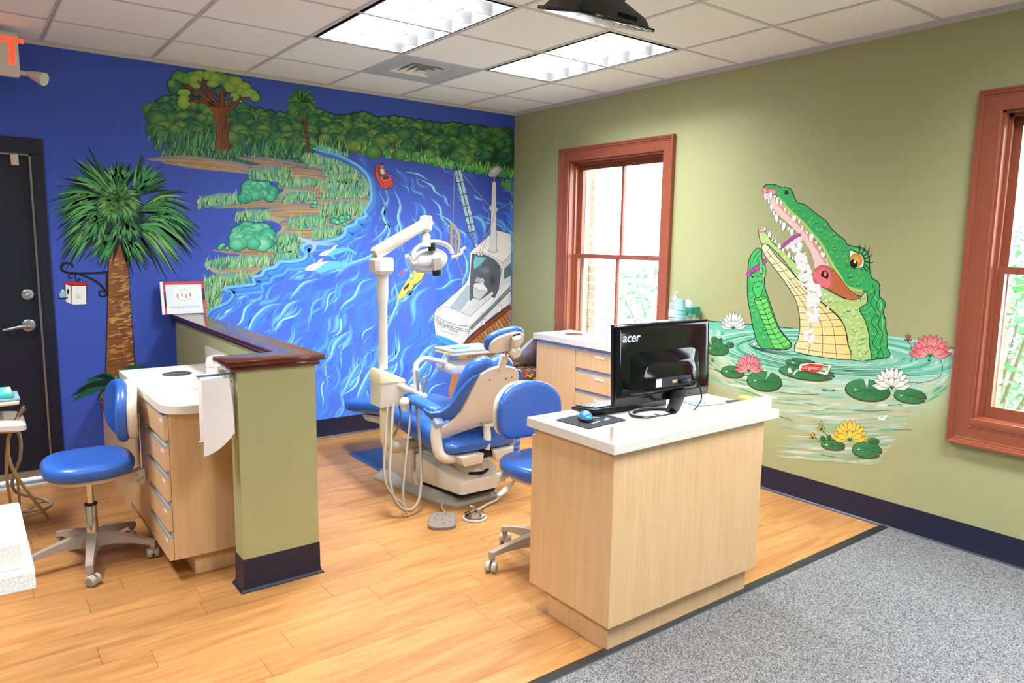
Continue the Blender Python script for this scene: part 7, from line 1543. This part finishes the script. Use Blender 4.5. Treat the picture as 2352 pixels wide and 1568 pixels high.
# yellow-green neck, green back
neck = pts('185 470, 195 450, 215 440, 240 470, 270 510, 300 560, 350 600, 400 630, 450 690, 500 740, 560 800, 620 850, 690 910, 760 950, 830 990, 900 1020, 980 1025, 1030 1000, 1060 960, 1080 1000, 1072 1060, 1030 1090, 1020 1120, 1062 1200, 1092 1310, 1098 1400, 1112 1516, 940 1516, 920 1380, 890 1240, 820 1140, 720 1060, 560 920, 480 820, 380 690, 270 580, 215 570, 195 530', *K5)
ga.poly(neck, 'b4d482', 3.4); ga.line(neck, 1.6, ink, 3.9, sm=2, closed=True)
back = pts('222 120, 235 95, 265 82, 330 88, 375 110, 400 108, 440 115, 465 145, 480 190, 510 235, 560 245, 610 285, 680 340, 740 380, 770 430, 830 490, 900 545, 910 575, 980 592, 1040 605, 1080 640, 1095 700, 1095 770, 1115 850, 1165 880, 1180 930, 1175 1000, 1215 1035, 1222 1080, 1205 1130, 1230 1200, 1225 1260, 1245 1320, 1240 1420, 1265 1470, 1240 1500, 1170 1510, 1108 1518, 1110 1480, 1095 1400, 1090 1310, 1060 1200, 1015 1120, 1020 1090, 1070 1060, 1080 1000, 1060 960, 990 945, 920 925, 880 860, 800 760, 740 640, 670 560, 600 470, 540 400, 470 330, 400 280, 350 200, 330 180, 300 170, 262 150, 235 160', *K5)
ga.poly(back, '37ad60', 4.2); ga.line(back, 1.9, ink, 4.8, sm=2, closed=True)
# rounded scale lights and arcs
def inside(p, poly_):
    x, y = p; r = False
    for (x0, y0), (x1, y1) in zip(poly_, poly_[1:] + poly_[:1]):
        if (y0 > y) != (y1 > y) and x < (x1 - x0) * (y - y0) / (y1 - y0) + x0: r = not r
    return r
for poly_, c0, c1, n, lay, ce in ((back, '63c96a', '2f9e55', 120, 4.3, '0f3a24'), (neck, 'cde39a', 'b4d482', 90, 3.5, '2c4a24'), (arm, '62c470', '3fae5e', 40, 3.1, '14402a')):
    xs_ = [p[0] for p in poly_]; ys_ = [p[1] for p in poly_]; k = 0; tries = 0
    while k < n and tries < 4000:
        tries += 1; x, y = rr.uniform(min(xs_), max(xs_)), rr.uniform(min(ys_), max(ys_)); r = rr.uniform(3.5, 7)
        if all(inside(q, poly_) for q in ((x, y), (x - r, y), (x + r, y), (x, y + r), (x, y - r))):
            if poly_ is arm and inside((x, y), ab): continue
            k += 1; ga.blob(x, y, r, r * 0.8, c0, c1, lay + 0.001 * k, n=10, off=(0, -r * 0.3))
            if k % 2: ga.line([(x - r * 0.7, y + r * 0.5), (x, y + r * 0.9), (x + r * 0.8, y + r * 0.2)], 1.0, ce, lay + 0.3, sm=3)
for P in ('1120 900, 1140 980, 1100 1050, 1150 1130, 1110 1210, 1160 1290, 1120 1380, 1170 1450, 1150 1510', '1175 1010, 1150 1080, 1190 1150, 1165 1230, 1205 1310, 1180 1400, 1210 1490'): ga.line(pts(P, *K5), 1.4, ink, 4.7)
ga.stroke(pts('1140 880, 1165 950, 1140 1010, 1190 1060, 1180 1130, 1205 1200, 1195 1290, 1220 1360, 1215 1460', *K5), 6, '7fd98a', 4.6, edge='2f9e55', sm=4, t0=0.2, t1=0.2)
# mouth
ga.poly(pts('250 150, 330 185, 400 262, 470 332, 540 402, 610 500, 680 590, 740 690, 770 745, 650 800, 615 650, 525 505, 420 400, 340 330, 290 262, 255 200', *K5), 'f0cfc4', 5.0); ga.line(pts('255 200, 290 262, 340 330, 420 400, 525 505, 615 650, 650 800', *K5), 1.1, '6a4a44', 5.2)
ga.poly(pts('330 185, 400 262, 470 332, 540 402, 610 500, 680 590, 740 690, 735 740, 660 620, 580 500, 500 410, 420 330, 350 260', *K5), 'e8a08c', 5.1, sm=2)
ga.stroke(pts('345 185, 400 250, 470 325, 540 385, 620 480, 690 560, 740 640, 790 740, 850 830, 900 915, 970 945, 1040 955', *K5), [5, 7, 7, 7, 8, 8, 8, 8, 8, 9, 10, 9], 'b9d97a', 5.3, edge='8fbf5a', sm=4, t0=None, t1=None)
ga.blob(*pts('237 135', *K5)[0], 5.5, 8, 'f0a0a0', 'd86a74', 5.5, n=14, outline=ink, ow=0.6); ga.blob(*pts('297 142', *K5)[0], 11.5, 7, 'f0a0a0', 'd86a74', 5.5, n=14, rot=0.2, outline=ink, ow=0.6); ga.blob(*pts('212 458', *K5)[0], 8, 5, 'f0b0a8', 'd87a80', 5.5, n=12, outline=ink, ow=0.6)
def tooth(x, y, dx, dy, w):
    x, y = pts('%f %f' % (x, y), *K5)[0]; dx, dy, w = dx / 3.5643, dy / 3.5643, w / 3.5643; L = math.hypot(dx, dy); nx, ny = -dy / L * w / 2, dx / L * w / 2
    P = [(x + nx, y + ny), (x + nx * 0.9 + dx * 0.5, y + ny * 0.9 + dy * 0.5), (x + dx, y + dy), (x - nx * 0.9 + dx * 0.5, y - ny * 0.9 + dy * 0.5), (x - nx, y - ny)]
    ga.poly(P, 'f6f5f0', 5.7); ga.line(P, 0.9, '3a3a36', 5.75, sm=0)
for x, y, dx, dy, w in [(240, 160, 4, 65, 26), (270, 210, 0, 40, 20), (285, 150, 0, 65, 28), (318, 172, 0, 45, 22), (340, 190, -4, 65, 32), (374, 220, -2, 50, 24), (290, 250, 2, 62, 28), (312, 300, 0, 42, 22), (335, 330, 0, 75, 34), (366, 375, 0, 42, 24), (395, 395, -8, 75, 40), (432, 435, -4, 40, 24), (462, 450, -8, 62, 34), (400, 275, 0, 40, 24), (432, 305, 0, 38, 22), (480, 340, -10, 60, 40), (520, 370, -2, 46, 24), (545, 425, -2, 50, 26), (582, 465, 0, 34, 24), (622, 490, -12, 75, 42), (658, 545, -2, 40, 24), (688, 590, -2, 40, 28), (715, 640, -8, 48, 44), (745, 695, 0, 30, 20)]: tooth(x, y, dx, dy, w)
for x, y, dx, dy, w in [(212, 440, 4, -18, 16), (235, 460, 4, -34, 22), (255, 480, 2, -25, 16), (272, 510, 6, -55, 30), (300, 550, 10, -40, 24), (318, 560, 2, -50, 24), (355, 605, 6, -50, 34), (390, 632, -6, -34, 24), (435, 680, 0, -50, 32), (465, 700, 0, -34, 22), (505, 740, 2, -55, 32), (535, 775, 0, -30, 22)]: tooth(x, y, dx, dy, w)
ga.poly(pts('790 770, 842 830, 902 912, 960 970, 1015 1012, 940 1028, 850 992, 748 932, 792 862', *K5), 'c46a44', 5.4, sm=2); ga.line(pts('790 770, 842 830, 902 912, 960 970, 1015 1012, 940 1028, 850 992, 748 932', *K5), 1.2, ink, 5.6)
for k in range(9): ga.line(pts('%f %f, %f %f' % (800 + 20 * k, 830 + 20 * k, 775 + 24 * k, 905 + 12 * k), *K5), 0.8, '7a3a24', 5.55, sm=0)
ga.blob(*pts('715 835', *K5)[0], 23, 25, 'e88a88', 'd05a5e', 5.6, n=24, outline='5a1a1c', ow=0.8); ga.blob(*pts('728 828', *K5)[0], 9, 12, '2a1214', '3a1418', 5.8, n=16); ga.blob(*pts('732 815', *K5)[0], 3.4, 6.5, 'e88a80', 'd8706c', 5.9, n=10); ga.poly(pts('640 790, 690 830, 780 880, 745 935, 690 895, 640 840', *K5), 'e0767c', 5.85, sm=3)
ga.line(pts('1000 990, 1025 1000, 1020 1030', *K5), 1.8, ink, 5.8)
# belly
bel = pts('215 580, 240 570, 270 590, 340 680, 420 760, 500 850, 570 930, 640 1000, 720 1065, 820 1150, 890 1245, 915 1380, 940 1515, 700 1495, 480 1450, 510 1350, 525 1250, 520 1150, 500 1060, 470 990, 400 880, 310 760, 240 670, 212 610', *K5)
ga.poly(bel, lambda x, y: mix(C('f7e9bd'), C('f6d98c'), (x - 1750) / 190), 4.0); ga.line(bel, 1.7, ink, 4.15, sm=2, closed=True)
Lb = [(212, 610), (240, 670), (310, 760), (400, 880), (470, 990), (500, 1060), (520, 1150), (525, 1250), (510, 1350), (480, 1450)]; Rb = [(245, 570), (300, 630), (400, 740), (500, 850), (600, 960), (720, 1065), (820, 1150), (890, 1245), (915, 1380), (940, 1515)]
def tabp(T, u): k = u * (len(T) - 1); i = min(int(k), len(T) - 2); f = k - i; return (T[i][0] + (T[i + 1][0] - T[i][0]) * f, T[i][1] + (T[i + 1][1] - T[i][1]) * f)
for k in range(1, 16):
    u = k / 15.5; a, b = tabp(Lb, u), tabp(Rb, u); m = ((a[0] + b[0]) / 2, (a[1] + b[1]) / 2 + 8); ga.line(pts('%f %f %f %f %f %f' % (*a, *m, *b), *K5), 1.1, '4a3a1c', 4.2)
for v in (0.25, 0.5, 0.75):
    ga.line(pts(' '.join('%f %f' % (tabp(Lb, u / 12)[0] + (tabp(Rb, u / 12)[0] - tabp(Lb, u / 12)[0]) * v, tabp(Lb, u / 12)[1] + (tabp(Rb, u / 12)[1] - tabp(Lb, u / 12)[1]) * v) for u in range(1 if v == 0.5 else 4, 13)), *K5), 1.1, '4a3a1c', 4.2)
# toothbrush and foam
ga.stroke(pts('88 830, 130 795, 190 752, 250 700', *K5), [9, 12, 11, 8], 'b0529c', 5.0, sm=4, t0=None, t1=None); ga.line(pts('88 812, 130 778, 190 735, 250 688', *K5), 0.9, ink, 5.1); ga.line(pts('95 845, 140 812, 200 768, 258 712', *K5), 0.9, ink, 5.1)
ga.stroke(pts('372 600, 420 560, 480 515, 535 492', *K5), [7, 9, 9, 6], 'a84a90', 6.0, sm=4, t0=None, t1=None); ga.poly(pts('400 600, 425 560, 470 530, 535 505, 548 540, 480 575, 420 618', *K5), 'f4f2f0', 5.95)
for k in range(12): ga.line(pts('%f %f, %f %f' % (412 + 11 * k, 566 - 5 * k, 420 + 11 * k, 610 - 5 * k), *K5), 0.6, 'a8a4a4', 6.0, sm=0)
for k in range(150):
    t = rr.random() ** 0.9; x = 500 + 150 * t + rr.uniform(-45, 60) * (1 - 0.35 * t); y = 560 + 640 * t; r = rr.uniform(8, 26)
    if t > 0.55: x = 640 + rr.uniform(-50, 45)
    ga.blob(*pts('%f %f' % (x, y), *K5)[0], r / 3.5643, r / 3.5643, 'ffffff', 'e2e4e4', 6.2 + 0.004 * k, n=12, outline='a8b0b0', ow=0.35)
for k in range(26): r = rr.uniform(9, 22); ga.blob(*pts('%f %f' % (600 + rr.uniform(-35, 35), rr.uniform(1280, 1375)), *K5)[0], r / 3.56, r / 3.56, 'ffffff', 'e6e4dc', 6.9 + 0.004 * k, n=12, outline='b0b0a8', ow=0.35)
for x, y in ((525, 820), (550, 855), (527, 885), (730, 985), (740, 1035), (780, 1018), (752, 1095), (715, 1155)): ga.blob(*pts('%d %d' % (x, y), *K5)[0], 4, 4, 'e9efdc', 'cfdcb8', 7.0, n=12, outline='98a890', ow=0.4)
# fingers over the handle
for P in ('200 690, 206 740, 208 800', '226 745, 236 790, 232 840', '128 700, 150 650, 186 612', '150 720, 175 670, 205 640'): ga.stroke(pts(P, *K5), [8.5, 8.5, 5.5], '1c5a30', 5.2, sm=4, t0=None, t1=None); ga.stroke(pts(P, *K5), [6.6, 6.6, 4], '4fc06c', 5.3, sm=4, t0=None, t1=None)
for x, y in ((206, 785), (226, 832)): ga.blob(*pts('%d %d' % (x, y), *K5)[0], 2.6, 5, 'f0a49c', 'e08a84', 5.5, n=10, outline=ink, ow=0.4)
# eye, nostril, lashes
ga.poly(pts('930 620, 990 632, 1045 660, 1062 720, 1040 765, 985 775, 940 750', *K5), '1f6a3c', 5.0, sm=3); ga.poly(pts('935 630, 975 640, 1030 665, 1048 720, 1030 760, 985 765, 945 742', *K5), 'f4f2ea', 5.1, sm=3); ga.blob(*pts('985 705', *K5)[0], 14.5, 16.5, 'f6b84c', 'c8801c', 5.3, n=22, outline=ink, ow=0.7); ga.blob(*pts('966 732', *K5)[0], 9, 10, '0c0c0c', '1a120a', 5.5, n=16); ga.blob(*pts('975 715', *K5)[0], 3.2, 4, 'ffffff', 'f0f0f0', 5.6, n=10)
ga.stroke(pts('925 600, 990 615, 1050 645, 1075 700, 1062 765', *K5), 5, '8fd27c', 5.2, edge='3f9e55', sm=4, t0=0.2, t1=0.2)
for P in ('1010 640, 1018 600, 1005 565', '1032 650, 1055 610, 1058 570', '1050 668, 1082 635, 1098 592', '1058 690, 1100 670, 1122 640', '1062 715, 1105 725, 1132 718', '1058 740, 1085 765, 1105 770', '1048 760, 1068 785, 1085 800'): ga.stroke(pts(P, *K5), [2.6, 2.2, 1.0], '0e1612', 5.8, sm=4, t0=None, t1=0.3)
ga.blob(*pts('418 152', *K5)[0], 12, 11, '5cc070', '2f9e55', 5.0, n=18); ga.blob(*pts('415 150', *K5)[0], 6.2, 5.6, '14301f', '24583a', 5.2, n=14, outline=ink, ow=0.5)
ga.build('painted_alligator', wall_right, 'painted green alligator brushing its teeth with open jaws')
ga.text('ALLI', 1690 + 140 / 3.56, 400 + 795 / 3.56, 7.5, (1690 + 190 / 3.56, 400 + 758 / 3.56), '3a1230', 7.0, wall_right, 'brush_lettering')

# water lilies, pads, toothpaste tube
wl_ = Paint('G'); rr = wl_.rnd
def pad_(cx, cy, rx, ry, na, lay=3.0, rot=0.12, notch=0.25):
    x, y = pts('%f %f' % (cx, cy), *K6)[0]; rx, ry = rx / 3.7935, ry / 3.7935
    def ring(dx, dy, s): 
        P = []
        for k in range(30):
            a = na + notch / 2 + (2 * PI - notch) * k / 29; u, v = rx * s * math.cos(a), ry * s * math.sin(a); P.append((x + dx + u * math.cos(rot) - v * math.sin(rot), y + dy + u * math.sin(rot) + v * math.cos(rot)))
        return P
    wl_.poly(ring(0, 2.6, 1.03) + [(x, y + 2.6)], ink, lay); wl_.poly(ring(0, 2.2, 1.0) + [(x, y + 2.2)], '7a5a34', lay + 0.1)
    wl_.poly(ring(0, 0, 1.0) + [(x + rx * 0.1 * math.cos(na), y + ry * 0.1 * math.sin(na))], lambda a, b: mix(C('3f8a55'), C('2a6e44'), (a - x) / rx), lay + 0.2); wl_.line(ring(0, 0, 1.0) + [(x, y)], 1.0, ink, lay + 0.35, sm=0, closed=True)
    for q in range(6): a = na + 0.7 + q * 0.95; wl_.line([(x, y), (x + rx * 0.75 * math.cos(a), y + ry * 0.75 * math.sin(a))], 0.7, '1c4a30', lay + 0.3, sm=0)
    if rx > 14: wl_.blob(x - rx * 0.55, y - ry * 0.05, 3.5, 1.6, 'dff0e2', 'a8d0b0', lay + 0.4, n=10)
for a in [(175, 380, 105, 55, -2.2), (155, 298, 28, 22, -1.2), (207, 304, 18, 15, -2.0), (293, 345, 34, 22, -0.3), (315, 582, 102, 50, -0.5), (592, 662, 152, 84, -1.35), (915, 505, 135, 36, -2.5), (960, 590, 240, 60, 0.2), (1490, 742, 195, 92, -1.7), (1862, 792, 142, 62, 0.25), (1190, 1220, 105, 42, 0.0), (1485, 1262, 130, 68, 0.35), (1100, 1160, 26, 18, -0.5), (1155, 1152, 18, 18, -1.5), (1208, 1165, 28, 18, -0.4), (1543, 1184, 50, 24, 0.3)]: pad_(*a)
def lily(cx, cy, w, h, c_tip, c_base, edge, core, lay, n1=11, n2=7):
    x, y = pts('%f %f' % (cx, cy), *K6)[0]; w, h = w / 3.7935, h / 3.7935
    def petal(a, L, wd, ly):
        ex, ey = x + L[0] * math.cos(a), y - L[1] * math.sin(a); dx, dy = ex - x, ey - y; d = math.hypot(dx, dy) or 1; nx, ny = -dy / d * wd, dx / d * wd
        P = spline([(x + dx * 0.15, y + dy * 0.15), (x + dx * 0.45 + nx * 0.8, y + dy * 0.45 + ny * 0.8), (x + dx * 0.72 + nx, y + dy * 0.72 + ny), (ex, ey), (x + dx * 0.72 - nx, y + dy * 0.72 - ny), (x + dx * 0.45 - nx * 0.8, y + dy * 0.45 - ny * 0.8)], 3, True)
        wl_.poly([(x + (a_ - x) * 1.0, b_) for a_, b_ in P], lambda a_, b_: mix(C(c_base), C(c_tip), math.hypot(a_ - x, b_ - y) / d), ly); wl_.line(P, 0.9, edge, ly + 0.05, sm=0, closed=True)
    for k in range(n1): petal(0.12 + (PI - 0.24) * k / (n1 - 1), (w, h), w * 0.125, lay + 0.08 * (k % 3))
    wl_.blob(x, y - h * 0.3, w * 0.42, h * 0.16, core, mix(C(core), C(edge), 0.35), lay + 0.4, n=14, wob=0.1)
    for k in range(n2): petal(-0.12 + (PI + 0.24) * (k + 0.5) / n2, (w * 0.86, h * 0.5), w * 0.145, lay + 0.5 + 0.06 * (k % 2))
    for k in range(6): a = 0.5 + (PI - 1.0) * k / 5; wl_.stroke([(x, y + 2), (x + w * 0.16 * math.cos(a), y - h * 0.16 * math.sin(a))], 3.0, '2f7a3c', lay + 0.8, sm=0, t0=None, t1=0.1)
lily(320, 205, 118, 148, 'fbfaf6', 'e8e4d8', '3a3a34', 'e0b040', 4.0); lily(455, 580, 128, 158, 'e8707e', 'f2b4b4', '6a1c28', 'e8b84c', 4.0); lily(1700, 725, 172, 190, 'fbfaf6', 'e6e4d8', '3a3a34', 'e6a83c', 4.0); lily(2035, 445, 190, 190, 'e0606e', 'f4b8b8', '5a1822', 'e8b84c', 4.0); lily(1335, 1180, 160, 182, 'f2c83c', 'f6dc70', '5a4410', 'd8862c', 4.0)
for cx, cy, w, h, c1, c2, ed in ((1842, 312, 36, 68, 'd85868', 'f0a0a4', '5a1822'), (1085, 1085, 36, 78, 'f0c840', 'f6dc70', '5a4410'), (1012, 1160, 32, 52, 'f0c840', 'f6dc70', '5a4410')): lily(cx, cy, w, h, c1, c2, ed, c1, 4.2, n1=5, n2=4)
wl_.line(pts('1842 320, 1862 345, 1872 370', *K6), 2.0, '5a8a6a', 3.9); wl_.line(pts('1095 1095, 1130 1130, 1140 1165', *K6), 2.0, '3f7a55', 3.9); wl_.line(pts('1035 1150, 1070 1190, 1100 1205', *K6), 2.0, '3f7a55', 3.9)
# toothpaste tube
tu = pts('885 575, 888 540, 905 512, 990 502, 1090 510, 1120 518, 1178 525, 1140 612, 1050 595, 960 580', *K6); wl_.poly(tu, 'f0eeea', 4.4); wl_.line(tu, 1.2, ink, 4.6, sm=0, closed=True); wl_.poly(pts('908 572, 912 530, 990 510, 1082 520, 1108 528, 1070 580, 1040 590', *K6), 'd8402c', 4.5); wl_.poly(pts('1110 528, 1150 532, 1120 590, 1072 582', *K6), '4f9e6a', 4.52); wl_.blob(*pts('1118 560', *K6)[0], 8, 5, 'e8e0b8', '8a9a60', 4.6, n=14)
wl_.poly(pts('790 552, 820 545, 836 585, 800 598', *K6), 'd8d8d4', 4.5); wl_.line(pts('790 552, 820 545, 836 585, 800 598', *K6), 0.8, ink, 4.55, sm=0, closed=True); wl_.stroke(pts('890 565, 862 580, 850 602, 836 608', *K6), 4, 'bfe8e0', 4.5, sm=4, t0=None, t1=0.4)
wl_.poly(pts('1575 985, 1600 975, 1612 990, 1640 962, 1660 960, 1645 995, 1620 1005, 1590 998', *K6), 'e8ece8', 3.0, sm=2)
wl_.build('painted_lilies', wall_right, 'painted water lilies, lily pads and a toothpaste tube')
wl_.text('Colgator', 1600 + 990 / 3.7935, 700 + 545 / 3.7935, 9.2, (1600 + 1040 / 3.7935, 700 + 549 / 3.7935), 'f4f0ea', 5.0, wall_right, 'tube_lettering'); wl_.text('A. Cook', 1600 + 1410 / 3.7935, 700 + 1316 / 3.7935, 5.0, (1600 + 1450 / 3.7935, 700 + 1324 / 3.7935), '1c1c1c', 3.2, wall_right, 'signature', shear=0.3); wl_.text('8/13/13', 1600 + 1428 / 3.7935, 700 + 1338 / 3.7935, 4.5, (1600 + 1460 / 3.7935, 700 + 1345 / 3.7935), '1c1c1c', 3.2, wall_right, 'signature', shear=0.3)
wl_ = None
